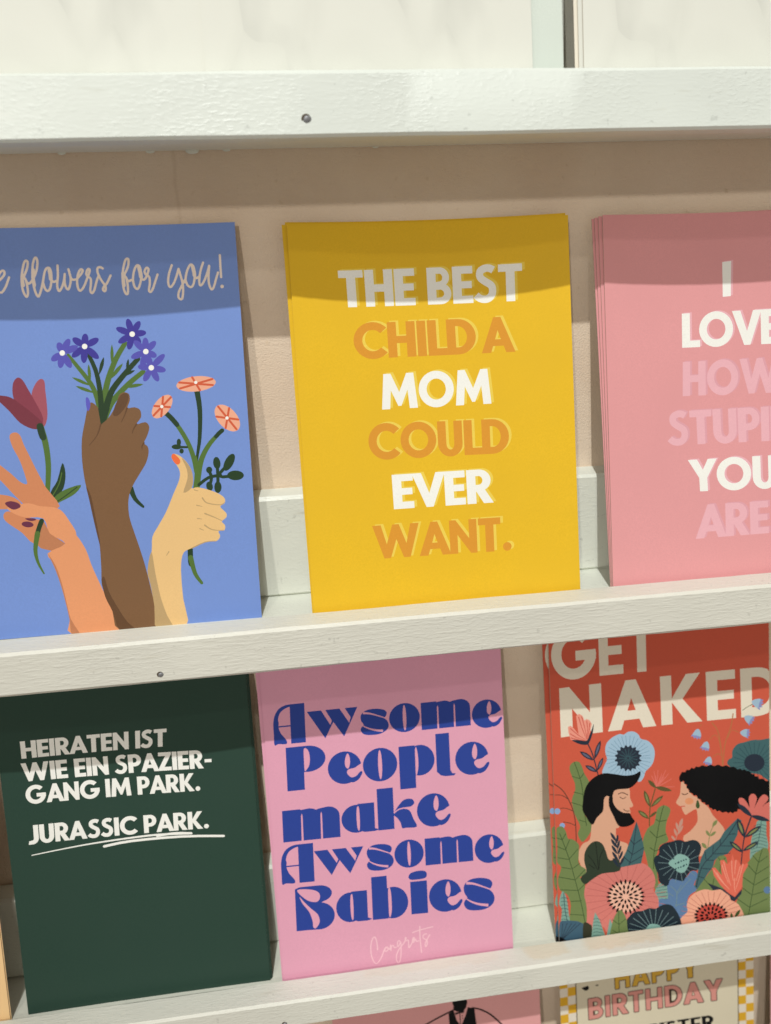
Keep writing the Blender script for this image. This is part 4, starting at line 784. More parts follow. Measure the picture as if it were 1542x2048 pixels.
ART['purple'] = [
('T','lettering_row#1','navy_ink','A',[(4.45,124.8),(17.57,124.62),(17.12,107.39),(3.92,107.65)],'deco',0),
('T','lettering_row#1','navy_ink','w',[(18.38,120.6),(39.92,120.39),(39.68,107.91),(18.06,108.22)],'deco',0),
('T','lettering_row#1','navy_ink','s',[(40.68,118.76),(53.01,118.69),(52.84,107.18),(40.46,107.3)],'deco',0),
('T','lettering_row#1','navy_ink','o',[(53.31,119.9),(66.66,119.88),(66.52,106.93),(53.11,107.01)],'deco',0),
('T','lettering_row#1','navy_ink','m',[(67.24,119.23),(88.73,119.31),(88.69,107.05),(67.11,107.06)],'deco',0),
('T','lettering_row#1','navy_ink','e',[(89.34,117.93),(102.39,118.03),(102.41,105.17),(89.3,105.12)],'deco',0),
('T','lettering_row#2','navy_ink','P',[(8.42,105.97),(25.07,105.66),(24.61,86.26),(7.86,86.68)],'deco',0),
('T','lettering_row#2','navy_ink','e',[(25.73,101.5),(40.19,101.28),(39.91,86.72),(25.38,87.02)],'deco',0),
('T','lettering_row#2','navy_ink','o',[(40.77,101.27),(55.71,101.11),(55.5,86.03),(40.48,86.27)],'deco',0),
('T','lettering_row#2','navy_ink','p',[(56.53,100.7),(72.05,100.59),(71.87,81.25),(56.26,81.46)],'deco',0),
('T','lettering_row#2','navy_ink','l',[(72.86,104.7),(81.17,104.69),(81.06,85.16),(72.69,85.23)],'deco',0),
('T','lettering_row#2','navy_ink','e',[(81.1,99.62),(95.85,99.62),(95.84,84.49),(81.01,84.57)],'deco',0),
('T','lettering_row#3','navy_ink','m',[(4.88,78.28),(29.34,77.6),(29.02,63.32),(4.46,64.11)],'deco',0),
('T','lettering_row#3','navy_ink','a',[(30.03,77.39),(46.43,77.03),(46.2,64.0),(29.74,64.43)],'deco',0),
('T','lettering_row#3','navy_ink','k',[(45.89,82.89),(62.77,82.62),(62.54,63.66),(45.57,64.04)],'deco',0),
('T','lettering_row#3','navy_ink','e',[(63.04,78.17),(77.6,77.99),(77.49,62.66),(62.85,62.93)],'deco',0),
('T','lettering_row#4','navy_ink','A',[(3.18,62.7),(16.99,62.23),(16.53,44.65),(2.65,45.2)],'deco',0),
('T','lettering_row#4','navy_ink','w',[(17.02,58.44),(38.55,57.78),(38.32,45.97),(16.72,46.72)],'deco',0),
('T','lettering_row#4','navy_ink','s',[(39.57,57.95),(51.62,57.63),(51.44,45.5),(39.34,45.87)],'deco',0),
('T','lettering_row#4','navy_ink','o',[(51.99,58.38),(65.0,58.08),(64.85,45.08),(51.8,45.44)],'deco',0),
('T','lettering_row#4','navy_ink','m',[(65.6,57.73),(86.92,57.33),(86.87,44.76),(65.46,45.27)],'deco',0),
('T','lettering_row#4','navy_ink','e',[(87.73,56.37),(100.73,56.18),(100.75,42.71),(87.68,42.97)],'deco',0),
('T','lettering_row#5','navy_ink','B',[(7.8,43.01),(24.54,42.36),(24.06,22.16),(7.23,22.91)],'deco',0),
('T','lettering_row#5','navy_ink','a',[(25.14,37.96),(40.75,37.4),(40.48,23.24),(24.82,23.88)],'deco',0),
('T','lettering_row#5','navy_ink','b',[(41.06,43.11),(56.98,42.62),(56.7,22.59),(40.69,23.19)],'deco',0),
('T','lettering_row#5','navy_ink','i',[(57.54,43.41),(65.78,43.18),(65.56,23.09),(57.27,23.38)],'deco',0),
('T','lettering_row#5','navy_ink','e',[(66.21,37.98),(80.91,37.59),(80.82,22.21),(66.05,22.7)],'deco',0),
('T','lettering_row#5','navy_ink','s',[(81.48,36.61),(95.68,36.27),(95.67,20.98),(81.39,21.41)],'deco',0),
('S','handwriting#6','pale_pink_ink',0.50,0.50,[(41.9,8.9),(41.8,12.3),(41.3,14.6),(40.8,15.2),(39.9,14.3),(39.1,11.7),(38.9,8.3),(39.3,5.3),(40.2,3.2),(41.1,2.6),(42.3,3.6),(43.5,5.4),(44.4,7.5),(45.2,9.2),(46.1,9.7),(45.3,8.9),(45.1,8.1),(45.7,7.7),(46.5,8.4),(46.4,9.5),(47.3,8.3),(47.8,10.4),(47.8,7.7),(48.1,9.4),(48.9,10),(49.4,8.9),(50.4,9)]),
('S','handwriting#6','pale_pink_ink',0.50,0.50,[(52.1,11.4),(51.4,11.9),(50.8,10.5),(51.1,9.1),(51.8,10.1),(52.4,11),(52.4,8.7),(52.1,4.8),(51.5,2.2),(50.7,1.5),(50,3.2),(50.3,5.6),(51.5,7.9),(53.8,10.5),(54.9,12.6),(54.5,12.8),(54.6,11.3),(55.8,11.5),(55.8,8.2),(56.3,8.2),(57.6,10.4),(58.6,12.2),(58,12.2),(57.6,10.7),(58.1,10.1),(59,11.6),(59.4,10.4),(60.4,10.5)]),
('S','handwriting#6','pale_pink_ink',0.50,0.50,[(61.3,17.3),(61.1,12.9),(61.2,8.4),(61.4,4.8)]),
('S','handwriting#6','pale_pink_ink',0.50,0.50,[(57.9,14.8),(61.1,15.5),(67.1,16.3)]),
('S','handwriting#6','pale_pink_ink',0.50,0.50,[(64.1,13.3),(62.7,13),(62.5,11.5),(64.1,10.2),(64.1,8.3),(63.4,7.3),(63.3,8.9),(64.7,11.4),(65.5,12.7)]),
]
ART['red'] = [
('T','lettering_line#1','cream_letter_ink','GET',[(0.93,145.21),(49.89,144.96),(49.73,122.48),(1.11,123.15)],'light',0),
('T','lettering_line#2','cream_letter_ink','NAKED',[(4.17,119.37),(108.81,119.63),(109.21,96.68),(4.22,97.0)],'light',0),
('S','stem#3','tan_ink',0.35,0.35,[(70,94.5),(70.6,95.4)]),
('S','stem#4','tan_ink',0.49,0.49,[(75.6,95.6),(78.2,91.8),(79.4,85.8),(80,80.1),(80.3,74.9)]),
('S','stem#5','tan_ink',0.49,0.49,[(85.7,98.9),(84.5,92.7),(82.8,88.4),(81.4,83.7),(80.5,74.8)]),
('S','stem#6','tan_ink',0.31,0.31,[(74.3,87.8),(76.6,89.8),(78.5,88.1),(79.5,83.5)]),
('S','stem#7','tan_ink',0.31,0.31,[(88.2,89.9),(84.9,91.2),(83,87.6)]),
('S','stem#8','tan_ink',0.31,0.31,[(75.7,79.5),(78,80.7),(79.6,79.8)]),
('H','bluebell#9','bell_fringe_ink',[(66.3,91.3),(65.4,90.1),(66.5,90.2),(66.9,89),(67.8,89.5),(68.4,88.4),(69.1,89.2),(69.8,88.3),(70.4,90),(69.6,91),(67.4,91.7)]),
('P','bluebell#9','bell_ink',[(66.34,90.84),(67.38,92.62),(69.02,93.4),(70.08,91.78),(70.17,89.63),(68.28,90.34)]),
('H','bluebell#10','bell_fringe_ink',[(70.5,85.3),(69.5,84.2),(70.6,84.2),(70.8,83.1),(71.8,83.5),(72.3,82.5),(72.9,83.1),(73.6,82.3),(74.2,83.9),(73.5,84.8),(71.5,85.6)]),
('P','bluebell#10','bell_ink',[(70.44,84.83),(71.5,86.45),(73.08,87.09),(74.0,85.52),(73.98,83.51),(72.24,84.27)]),
('H','bluebell#11','bell_fringe_ink',[(71.8,78.1),(70.9,77),(71.9,77.1),(72.1,76),(73,76.4),(73.5,75.4),(74.1,76),(74.8,75.2),(75.3,76.7),(74.7,77.6),(72.7,78.4)]),
('P','bluebell#11','bell_ink',[(71.75,77.66),(72.76,79.2),(74.26,79.81),(75.14,78.31),(75.12,76.4),(73.46,77.12)]),
('S','stem#12','deep_green_ink',0.28,0.28,[(90.2,100.1),(92.4,101.4),(95,102.5)]),
('H','bluebell#13','bell_fringe_ink',[(97,100.5),(98.5,99.3),(98.3,100.6),(99.6,100.8),(99,102),(100.2,102.5),(99.3,103.3),(100.2,104),(98.3,104.9),(97.2,104.2),(96.5,101.7)]),
('P','bluebell#13','bell_ink',[(97.56,100.43),(95.49,101.84),(94.53,103.8),(96.32,104.77),(98.73,104.58),(98.02,102.55)]),
('H','bluebell#14','bell_fringe_ink',[(92.5,93.7),(93.5,92.3),(93.6,93.5),(94.8,93.3),(94.5,94.5),(95.7,94.6),(95.2,95.5),(96.1,95.9),(94.6,97.1),(93.5,96.7),(92.3,94.8)]),
('P','bluebell#14','bell_ink',[(92.93,93.52),(91.44,95.19),(91.05,97.05),(92.85,97.45),(94.92,96.73),(93.83,95.19)]),
('H','bluebell#15','bell_fringe_ink',[(91.5,87.2),(92.9,86.4),(92.5,87.4),(93.6,87.8),(92.9,88.7),(93.8,89.3),(93,89.9),(93.6,90.7),(91.9,91.1),(91.1,90.4),(90.9,88.2)]),
('P','bluebell#15','bell_ink',[(91.93,87.2),(89.98,88.12),(88.89,89.67),(90.25,90.76),(92.3,90.95),(92.01,89.1)]),
('P','flower#16','teal_petal_ink',[(85.4,72.8),(82.6,75.4),(83.2,77.4),(84.9,78.3),(85.1,81.5),(87.4,84.2),(90.8,84.9),(94.9,85.6),(99,85.3),(102,85.6),(106.5,84.7),(109.4,75.4),(107.1,63.5),(101.1,66.3),(97.7,68.9),(90.6,70.4)]),
('S','flower#16','teal_line_ink',0.24,0.24,[(100.4,74.2),(105.7,73.6)]),
('S','flower#16','teal_line_ink',0.24,0.24,[(100.2,73.1),(105.3,71.1)]),
('S','flower#16','teal_line_ink',0.24,0.24,[(99.8,72.1),(104.3,68.8)]),
('S','flower#16','teal_line_ink',0.24,0.24,[(99,71.4),(102.7,66.8)]),
('S','flower#16','teal_line_ink',0.24,0.24,[(98,70.8),(100.5,65.5)]),
('S','flower#16','teal_line_ink',0.24,0.24,[(96.8,70.5),(98.1,64.7)]),
('S','flower#16','teal_line_ink',0.24,0.24,[(95.5,70.5),(95.4,64.6)]),
('S','flower#16','teal_line_ink',0.24,0.24,[(94.2,70.8),(92.8,65.3)]),
('S','flower#16','teal_line_ink',0.24,0.24,[(93.1,71.3),(90.4,66.5)]),
('S','flower#16','teal_line_ink',0.24,0.24,[(92,72),(88.3,68.3)]),
('S','flower#16','teal_line_ink',0.24,0.24,[(91.3,73),(86.7,70.5)]),
('S','flower#16','teal_line_ink',0.24,0.24,[(90.8,74),(85.7,73)]),
('S','flower#16','teal_line_ink',0.24,0.24,[(90.7,75.1),(85.4,75.7)]),
('S','flower#16','teal_line_ink',0.24,0.24,[(90.8,76.2),(85.8,78.2)]),
('S','flower#16','teal_line_ink',0.24,0.24,[(91.3,77.1),(86.8,80.5)]),
('S','flower#16','teal_line_ink',0.24,0.24,[(92.1,77.9),(88.5,82.3)]),
('S','flower#16','teal_line_ink',0.24,0.24,[(93.1,78.4),(90.6,83.7)]),
('S','flower#16','teal_line_ink',0.24,0.24,[(94.3,78.7),(93,84.5)]),
('S','flower#16','teal_line_ink',0.24,0.24,[(95.6,78.8),(95.6,84.5)]),
('S','flower#16','teal_line_ink',0.24,0.24,[(96.8,78.5),(98.2,84)]),
('S','flower#16','teal_line_ink',0.24,0.24,[(98,78),(100.7,82.8)]),
('S','flower#16','teal_line_ink',0.24,0.24,[(99,77.2),(102.7,81)]),
('S','flower#16','teal_line_ink',0.24,0.24,[(99.8,76.3),(104.3,78.8)]),
('S','flower#16','teal_line_ink',0.24,0.24,[(100.3,75.2),(105.3,76.3)]),
('P','flower#16/flower_centre#17','navy_ink2',[(100.41,74.15),(99.47,71.76),(97.01,70.47),(93.99,70.77),(91.56,72.55),(90.66,75.11),(91.61,77.49),(94.07,78.77),(97.08,78.48),(99.5,76.72)]),
('P','flower#18','sky_petal_ink',[(23.1,77.5),(24.2,81.5),(25.5,84.1),(24.7,87.7),(25.4,91.4),(28.2,93.9),(31.7,95.1),(33.7,94.6),(36,95.7),(38.8,95.3),(40.8,93.6),(41.7,91.7),(45,90.4),(47.5,87.4),(48.1,83.5),(46.9,79.4),(44.7,77.2),(43.4,76),(42.6,73.6),(40.3,71.6),(36.4,74.4),(29.4,76)]),
('S','flower#18','sky_line_ink',0.20,0.20,[(40.7,82.8),(46,82.2)]),
('S','flower#18','sky_line_ink',0.20,0.20,[(40.6,81.8),(45.8,80.2)]),
('S','flower#18','sky_line_ink',0.20,0.20,[(40.3,80.9),(45.2,78.3)]),
('S','flower#18','sky_line_ink',0.20,0.20,[(39.8,80),(44.2,76.7)]),
('S','flower#18','sky_line_ink',0.20,0.20,[(39.1,79.3),(42.9,75.2)]),
('S','flower#18','sky_line_ink',0.20,0.20,[(38.4,78.8),(41.3,74.1)]),
('S','flower#18','sky_line_ink',0.20,0.20,[(37.5,78.4),(39.5,73.3)]),
('S','flower#18','sky_line_ink',0.20,0.20,[(36.5,78.2),(37.5,72.9)]),
('S','flower#18','sky_line_ink',0.20,0.20,[(35.5,78.2),(35.5,72.9)]),
('S','flower#18','sky_line_ink',0.20,0.20,[(34.5,78.4),(33.5,73.3)]),
('S','flower#18','sky_line_ink',0.20,0.20,[(33.5,78.8),(31.5,74.1)]),
('S','flower#18','sky_line_ink',0.20,0.20,[(32.6,79.3),(29.7,75.2)]),
('S','flower#18','sky_line_ink',0.20,0.20,[(31.8,80),(28.1,76.5)]),
('S','flower#18','sky_line_ink',0.20,0.20,[(31.1,80.8),(26.8,78.2)]),
('S','flower#18','sky_line_ink',0.20,0.20,[(30.6,81.7),(25.8,80)]),
('S','flower#18','sky_line_ink',0.20,0.20,[(30.3,82.7),(25.1,82)]),
('S','flower#18','sky_line_ink',0.20,0.20,[(30.2,83.7),(24.9,84)]),
('S','flower#18','sky_line_ink',0.20,0.20,[(30.2,84.7),(25,86)]),
('S','flower#18','sky_line_ink',0.20,0.20,[(30.5,85.7),(25.5,87.9)]),
('S','flower#18','sky_line_ink',0.20,0.20,[(30.9,86.5),(26.4,89.6)]),
('S','flower#18','sky_line_ink',0.20,0.20,[(31.5,87.3),(27.6,91.1)]),
('S','flower#18','sky_line_ink',0.20,0.20,[(32.2,87.9),(29.1,92.3)]),
('S','flower#18','sky_line_ink',0.20,0.20,[(33.1,88.3),(30.8,93.2)]),
('S','flower#18','sky_line_ink',0.20,0.20,[(34,88.6),(32.7,93.8)]),
('S','flower#18','sky_line_ink',0.20,0.20,[(35,88.7),(34.6,93.9)]),
('S','flower#18','sky_line_ink',0.20,0.20,[(36.1,88.6),(36.7,93.7)]),
('S','flower#18','sky_line_ink',0.20,0.20,[(37,88.3),(38.7,93.1)]),
('S','flower#18','sky_line_ink',0.20,0.20,[(38,87.8),(40.5,92.1)]),
('S','flower#18','sky_line_ink',0.20,0.20,[(38.8,87.2),(42.2,90.9)]),
('S','flower#18','sky_line_ink',0.20,0.20,[(39.5,86.4),(43.6,89.3)]),
('S','flower#18','sky_line_ink',0.20,0.20,[(40.1,85.5),(44.8,87.6)]),
('S','flower#18','sky_line_ink',0.20,0.20,[(40.5,84.5),(45.6,85.6)]),
('S','flower#18','sky_line_ink',0.20,0.20,[(40.7,83.5),(46,83.6)]),
('P','flower#18/flower_centre#19','navy_ink2',[(40.7,82.8),(41.8,81.4),(40.3,80.9),(40.8,79.3),(39.1,79.3),(38.9,77.8),(37.3,78.4),(36.5,77.1),(35.3,78.3),(34,77.4),(33.3,78.9),(31.7,78.7),(31.6,80.2),(29.9,80.6),(30.5,82.1),(29,83),(30.2,84.1),(29.1,85.4),(30.6,86),(30.1,87.6),(31.8,87.5),(32,89.1),(33.6,88.4),(34.4,89.7),(35.6,88.6),(36.9,89.4),(37.6,87.9),(39.2,88.2),(39.3,86.6),(41,86.3),(40.4,84.8),(41.9,83.9)]),
('S','flower#18/flower_centre#19','teal_ink',0.23,0.23,[(36.1,83.2),(39.8,82.2)]),
('S','flower#18/flower_centre#19','teal_ink',0.23,0.23,[(36,83),(39,80.5)]),
('S','flower#18/flower_centre#19','teal_ink',0.23,0.23,[(35.8,82.8),(37.7,79.5)]),
('S','flower#18/flower_centre#19','teal_ink',0.23,0.23,[(35.5,82.7),(35.9,79)]),
('S','flower#18/flower_centre#19','teal_ink',0.23,0.23,[(35.2,82.8),(34.1,79.4)]),
('S','flower#18/flower_centre#19','teal_ink',0.23,0.23,[(35,83),(32.5,80.5)]),
('S','flower#18/flower_centre#19','teal_ink',0.23,0.23,[(34.8,83.2),(31.4,82)]),
('S','flower#18/flower_centre#19','teal_ink',0.23,0.23,[(34.7,83.5),(31,83.8)]),
('S','flower#18/flower_centre#19','teal_ink',0.23,0.23,[(34.8,83.8),(31.4,85.6)]),
('S','flower#18/flower_centre#19','teal_ink',0.23,0.23,[(35,84),(32.5,86.9)]),
('S','flower#18/flower_centre#19','teal_ink',0.23,0.23,[(35.2,84.1),(34.1,87.7)]),
('S','flower#18/flower_centre#19','teal_ink',0.23,0.23,[(35.5,84.1),(35.9,87.7)]),
('S','flower#18/flower_centre#19','teal_ink',0.23,0.23,[(35.8,84),(37.6,87)]),
('S','flower#18/flower_centre#19','teal_ink',0.23,0.23,[(36,83.8),(39,85.7)]),
('S','flower#18/flower_centre#19','teal_ink',0.23,0.23,[(36.1,83.5),(39.8,84)]),
('H','protea#20','salmon_ink',[(8.7,95.3),(7.8,98.8),(7.7,101.4),(9,101.7),(10.5,100.2),(12.5,97.2),(11.6,105.9),(13,106.7),(14.5,105.7),(15.5,103.3),(16.4,103.9),(17.8,103.2),(18.8,101.4),(18.1,98.2),(16.4,94),(12.4,94.5)]),
('S','protea#20','red_line_ink',0.40,0.17,[(8.9,96.1),(12.4,94.8),(15.2,94.1)]),
('S','protea#20','red_line_ink',0.40,0.17,[(8.9,100.4),(12.1,97.2),(15.8,94.4)]),
('S','protea#20','red_line_ink',0.40,0.17,[(8.7,98),(11.7,95.9),(15.2,94.3)]),
('S','protea#20','red_line_ink',0.40,0.17,[(12.8,105.2),(14.3,99.7),(16.1,94.7)]),
('S','protea#20','red_line_ink',0.40,0.17,[(14.2,105.2),(15.4,100.3),(16.3,95)]),
('S','protea#20','red_line_ink',0.40,0.17,[(16.5,102.9),(16.8,99.1),(16.2,94.7)]),
('S','protea#20','red_line_ink',0.40,0.17,[(17.9,101.7),(17.4,98.3),(16.4,94.6)]),
('P','calyx#21','navy_ink2',[(9.3,95.1),(12.4,94.7),(16.1,93.9),(17.7,96.5),(18.9,99.2),(19.7,101.3),(19.3,97.7),(17.5,93.1),(16.1,92),(13,92.7),(10.6,94)]),
('S','stem#22','navy_ink2',0.53,0.53,[(16.6,92.5),(18.3,88.5),(19.5,84.2),(20.3,80.6),(21,77.4)]),
('H','leaf#23','navy_ink2',[(12.73,89.41),(13.34,88.17),(14.59,86.68),(16.18,85.52),(17.92,84.71),(19.23,84.41),(18.59,85.62),(17.34,87.1),(15.81,88.34),(14.07,89.16)]),
('H','leaf#23','slate_ink',[(13.7,88.66),(14.17,87.95),(15.03,87.06),(16.06,86.29),(17.14,85.7),(17.93,85.41),(17.45,86.11),(16.58,87.0),(15.58,87.8),(14.5,88.4)]),
('H','leaf#24','navy_ink2',[(22.69,93.23),(21.62,92.24),(20.49,90.49),(19.77,88.45),(19.43,86.34),(19.49,84.83),(20.52,85.84),(21.65,87.6),(22.47,89.59),(22.81,91.7)]),
('H','leaf#24','slate_ink',[(22.21,91.97),(21.64,91.27),(20.98,90.1),(20.5,88.78),(20.2,87.44),(20.13,86.51),(20.69,87.22),(21.35,88.4),(21.87,89.7),(22.17,91.03)]),
('H','leaf#25','navy_ink2',[(15.05,82.56),(15.6,81.47),(16.71,80.25),(18.12,79.38),(19.65,78.85),(20.8,78.75),(20.23,79.79),(19.11,81.01),(17.76,81.96),(16.23,82.5)]),
('H','leaf#25','slate_ink',[(15.91,81.99),(16.33,81.38),(17.1,80.66),(18.01,80.08),(18.96,79.67),(19.65,79.51),(19.22,80.09),(18.45,80.82),(17.57,81.43),(16.62,81.85)]),
('H','leaf#26','navy_ink2',[(23.66,85.2),(22.74,84.6),(21.73,83.44),(21.04,82.01),(20.67,80.49),(20.65,79.36),(21.53,79.98),(22.54,81.15),(23.31,82.53),(23.68,84.05)]),
('H','leaf#26','slate_ink',[(23.21,84.33),(22.7,83.88),(22.11,83.09),(21.66,82.17),(21.35,81.21),(21.25,80.53),(21.74,80.98),(22.33,81.78),(22.82,82.68),(23.13,83.63)]),
('P','leaf#27','grass_ink',[(7.7,81.6),(8.2,83.8),(10.3,85),(12.4,84.4),(13.7,81.8),(14.5,79),(16,76.3),(16.9,73.4),(14.7,70.9),(13.9,66.8),(13.4,62.3),(14.3,59),(16.7,55.9),(16.9,51.6),(13.2,47.1),(11.5,48.1),(10.5,51.4),(11.7,54.5),(9.4,60.4),(8.3,66.2),(8.7,68.9),(9.9,71.5),(9.9,75),(8.8,78)]),
('S','leaf#27','deep_green_ink',0.33,0.33,[(10,84.8),(11.8,79.3),(13.1,73.9),(13.6,68.6),(13.8,63.3),(14.7,54.4)]),
('S','leaf#27','deep_green_ink',0.30,0.30,[(8.8,78.3),(10.7,77.5),(12.5,77),(14.3,79)]),
('S','leaf#27','deep_green_ink',0.30,0.30,[(9.3,70.9),(11.5,70.1),(13.4,69.3)]),
('S','leaf#27','deep_green_ink',0.30,0.30,[(7.9,66.2),(10.3,65.2),(13.1,63.8)]),
('S','leaf#27','deep_green_ink',0.30,0.30,[(11.5,57.5),(12.8,56.8),(14.4,56.2)]),
('S','thistle#28','thistle_ink',0.52,0.31,[(48.2,68),(48.1,72),(47.5,75.9)]),
('S','thistle#28','thistle_ink',0.52,0.31,[(48.2,68),(49.1,72),(49.4,76.1)]),
('S','thistle#28','thistle_ink',0.52,0.31,[(48.2,68),(50,71.1),(51.2,74.2)]),
('S','thistle#28','thistle_ink',0.52,0.31,[(48.2,68),(51,71.8),(53.1,75.6)]),
('S','thistle#28','thistle_ink',0.52,0.31,[(48.2,68),(51.6,70.9),(54.4,73.8)]),
('S','thistle#28','thistle_ink',0.52,0.31,[(48.2,68),(52.2,69.6),(55.7,71.2)]),
('S','thistle#28','thistle_ink',0.52,0.31,[(48.2,68),(53,67.7),(57.1,67.4)]),
('S','thistle#28','thistle_ink',0.52,0.31,[(48.2,68),(47,69.9),(45.1,71.8)]),
('S','thistle#28','thistle_ink',0.52,0.31,[(48.2,68),(47.6,70.9),(46.3,73.8)]),
('S','thistle#28','thistle_ink',0.52,0.31,[(48.2,68),(49.6,70.3),(50.4,72.6)]),
('S','thistle#28','thistle_ink',0.52,0.31,[(48.2,68),(50.5,70.4),(52.3,72.8)]),
('S','thistle#28','thistle_ink',0.52,0.31,[(48.2,68),(48.5,70.8),(48.2,73.6)]),
('H','calyx#29','olive_ink',[(44.57,72.01),(44.74,71.02),(45.35,69.8),(46.3,68.8),(47.45,68.05),(48.39,67.72),(48.19,68.69),(47.58,69.91),(46.69,70.96),(45.55,71.72)]),
('H','calyx#29','olive_ink',[(47.84,68.27),(48.89,67.29),(50.64,66.27),(52.57,65.67),(54.51,65.44),(55.85,65.57),(54.78,66.51),(53.04,67.52),(51.13,68.21),(49.19,68.45)]),
('S','stem#30','olive_ink',0.49,0.49,[(47.9,67.5),(46.3,62.7),(45.1,58.4),(44.6,50.2)]),
('H','leaf#31','olive_ink',[(51.67,63.9),(50.36,63.65),(48.69,62.85),(47.25,61.65),(46.09,60.22),(45.52,59.06),(46.8,59.35),(48.48,60.15),(49.98,61.27),(51.14,62.7)]),
('H','leaf#31','sage_ink',[(50.7,62.9),(49.94,62.64),(48.9,62.08),(47.95,61.33),(47.13,60.49),(46.67,59.85),(47.43,60.12),(48.46,60.69),(49.44,61.4),(50.26,62.24)]),
('H','leaf#32','olive_ink',[(42.61,67.46),(42.34,66.1),(42.48,64.11),(43.12,62.14),(44.1,60.32),(45.05,59.2),(45.26,60.56),(45.12,62.55),(44.59,64.54),(43.61,66.35)]),
('H','leaf#32','sage_ink',[(43.1,66.16),(43.05,65.3),(43.21,64.0),(43.58,62.69),(44.09,61.46),(44.56,60.68),(44.58,61.54),(44.43,62.84),(44.1,64.16),(43.59,65.39)]),
('H','leaf#33','olive_ink',[(39.31,58.33),(39.69,57.16),(40.62,55.76),(41.91,54.66),(43.38,53.87),(44.54,53.58),(44.12,54.71),(43.19,56.1),(41.97,57.28),(40.5,58.07)]),
('H','leaf#33','sage_ink',[(40.18,57.51),(40.51,56.87),(41.15,56.07),(41.96,55.39),(42.84,54.85),(43.49,54.6),(43.15,55.22),(42.5,56.02),(41.72,56.74),(40.85,57.27)]),
('H','leaf#34','olive_ink',[(48.38,56.65),(47.6,56.62),(46.61,56.29),(45.75,55.69),(45.07,54.92),(44.73,54.26),(45.49,54.32),(46.49,54.65),(47.38,55.19),(48.06,55.96)]),
('S','stem#35','brown_line_ink',0.43,0.43,[(0,76.2),(3.9,72.7),(6.5,68.2),(8.5,63),(9.4,58.3),(9.7,53.3),(9.6,46.2)]),
('S','stem#36','brown_line_ink',0.33,0.33,[(0.5,70.8),(3.6,70.2),(6.4,68.1)]),
('S','stem#37','brown_line_ink',0.33,0.33,[(2.7,64.2),(5.3,63.9),(8.5,62.2)]),
('S','stem#38','brown_line_ink',0.33,0.33,[(3.9,57.6),(6.8,56.7),(9.4,55.2)]),
('P','berry#39','berry_ink',[(2.67,62.84),(2.37,62.06),(1.66,61.65),(0.79,61.77),(0.12,62.38),(-0.12,63.24),(0.18,64.02),(0.89,64.43),(1.75,64.3),(2.43,63.7)]),
('P','berry#40','berry_ink',[(4.62,55.81),(4.36,55.1),(3.71,54.74),(2.93,54.85),(2.32,55.4),(2.11,56.17),(2.38,56.88),(3.02,57.25),(3.8,57.13),(4.41,56.59)]),
('P','shoulder#41','tan_skin_ink',[(17.2,54.5),(19.6,62.7),(22.5,64.1),(28.7,59.4),(28.7,53),(28.7,46.2),(31.1,44.5),(34.1,42.6),(32.7,37.5),(30.8,33.5),(21.4,29),(14.3,31.5),(11,37),(10.5,42),(12.7,46),(16.1,47.6)]),
('P','face#42','tan_skin_ink',[(28.3,69.8),(32,69.4),(35.5,69.2),(35.8,64.6),(37.1,61.2),(36.5,60.2),(35.4,60),(35.7,57.4),(32.3,57.3),(28.5,59.6),(26.9,63.7),(26.9,66.8)]),
('P','neck#43','tan_skin_ink',[(23.2,65),(24.5,67.1),(26.2,66.5),(26.1,62.4),(27,58.3),(29,54.2),(29.8,51.2),(19.7,51.9),(18,53.6),(19.6,57.2),(23,60.3)]),
('P','hair#44','black_ink',[(13.1,62),(13.6,66.8),(14.4,70.9),(16.3,74.3),(19.9,76.9),(24.1,77.8),(29.4,76.6),(34,75.4),(38.2,75.5),(41,76.6),(40.7,73.9),(38.4,70.8),(35.2,69.2),(30.9,69.4),(28.4,68.9),(27.5,66.7),(26.6,66.3),(24.7,67),(23.4,65.5),(22.9,60.6),(21.4,58.8),(19.6,57.2),(17.9,54.5),(16.3,55.5),(14.7,58.6)]),
('P','beard#45','black_ink',[(25.9,66.6),(27.5,66.7),(27.7,63.5),(29.4,60.4),(32.4,58.1),(35.3,57.5),(36.5,55.3),(37.7,53.2),(35.7,51.7),(32.5,51.3),(29.7,52.5),(27.7,57),(25.7,62)]),
('S','face#42','brown_line_ink',0.43,0.43,[(30.3,67.2),(32.3,67.6),(34.7,66.2)]),
('S','face#42','brown_line_ink',0.33,0.33,[(31,65.7),(32.4,64.7),(33.8,65.3)]),
('S','face#42','brown_line_ink',0.36,0.36,[(32.6,59.8),(33.5,58.8),(35.3,58.5)]),
('P','face#46','tan_skin_ink',[(60.5,69.6),(62.3,67.9),(64.1,64.3),(66.3,61.8),(67.8,61.2),(70,58.4),(73,55.8),(75.2,51.7),(77.8,48.4),(80.8,43.7),(78.8,38.4),(68.7,32.4),(60.6,41.8),(64.4,45.4),(67.6,49.2),(67.7,53.4),(67.1,55.5),(63.9,54.2),(62,53.4),(60.6,55.9),(60.2,57.4),(59,58.2),(57.7,59.9),(59.5,63),(60,66.3)]),
('P','face#46','blush_ink',[(66.07,59.39),(65.66,58.51),(64.61,58.06),(63.33,58.21),(62.31,58.9),(61.93,59.87),(62.35,60.75),(63.4,61.2),(64.68,61.05),(65.7,60.36)]),
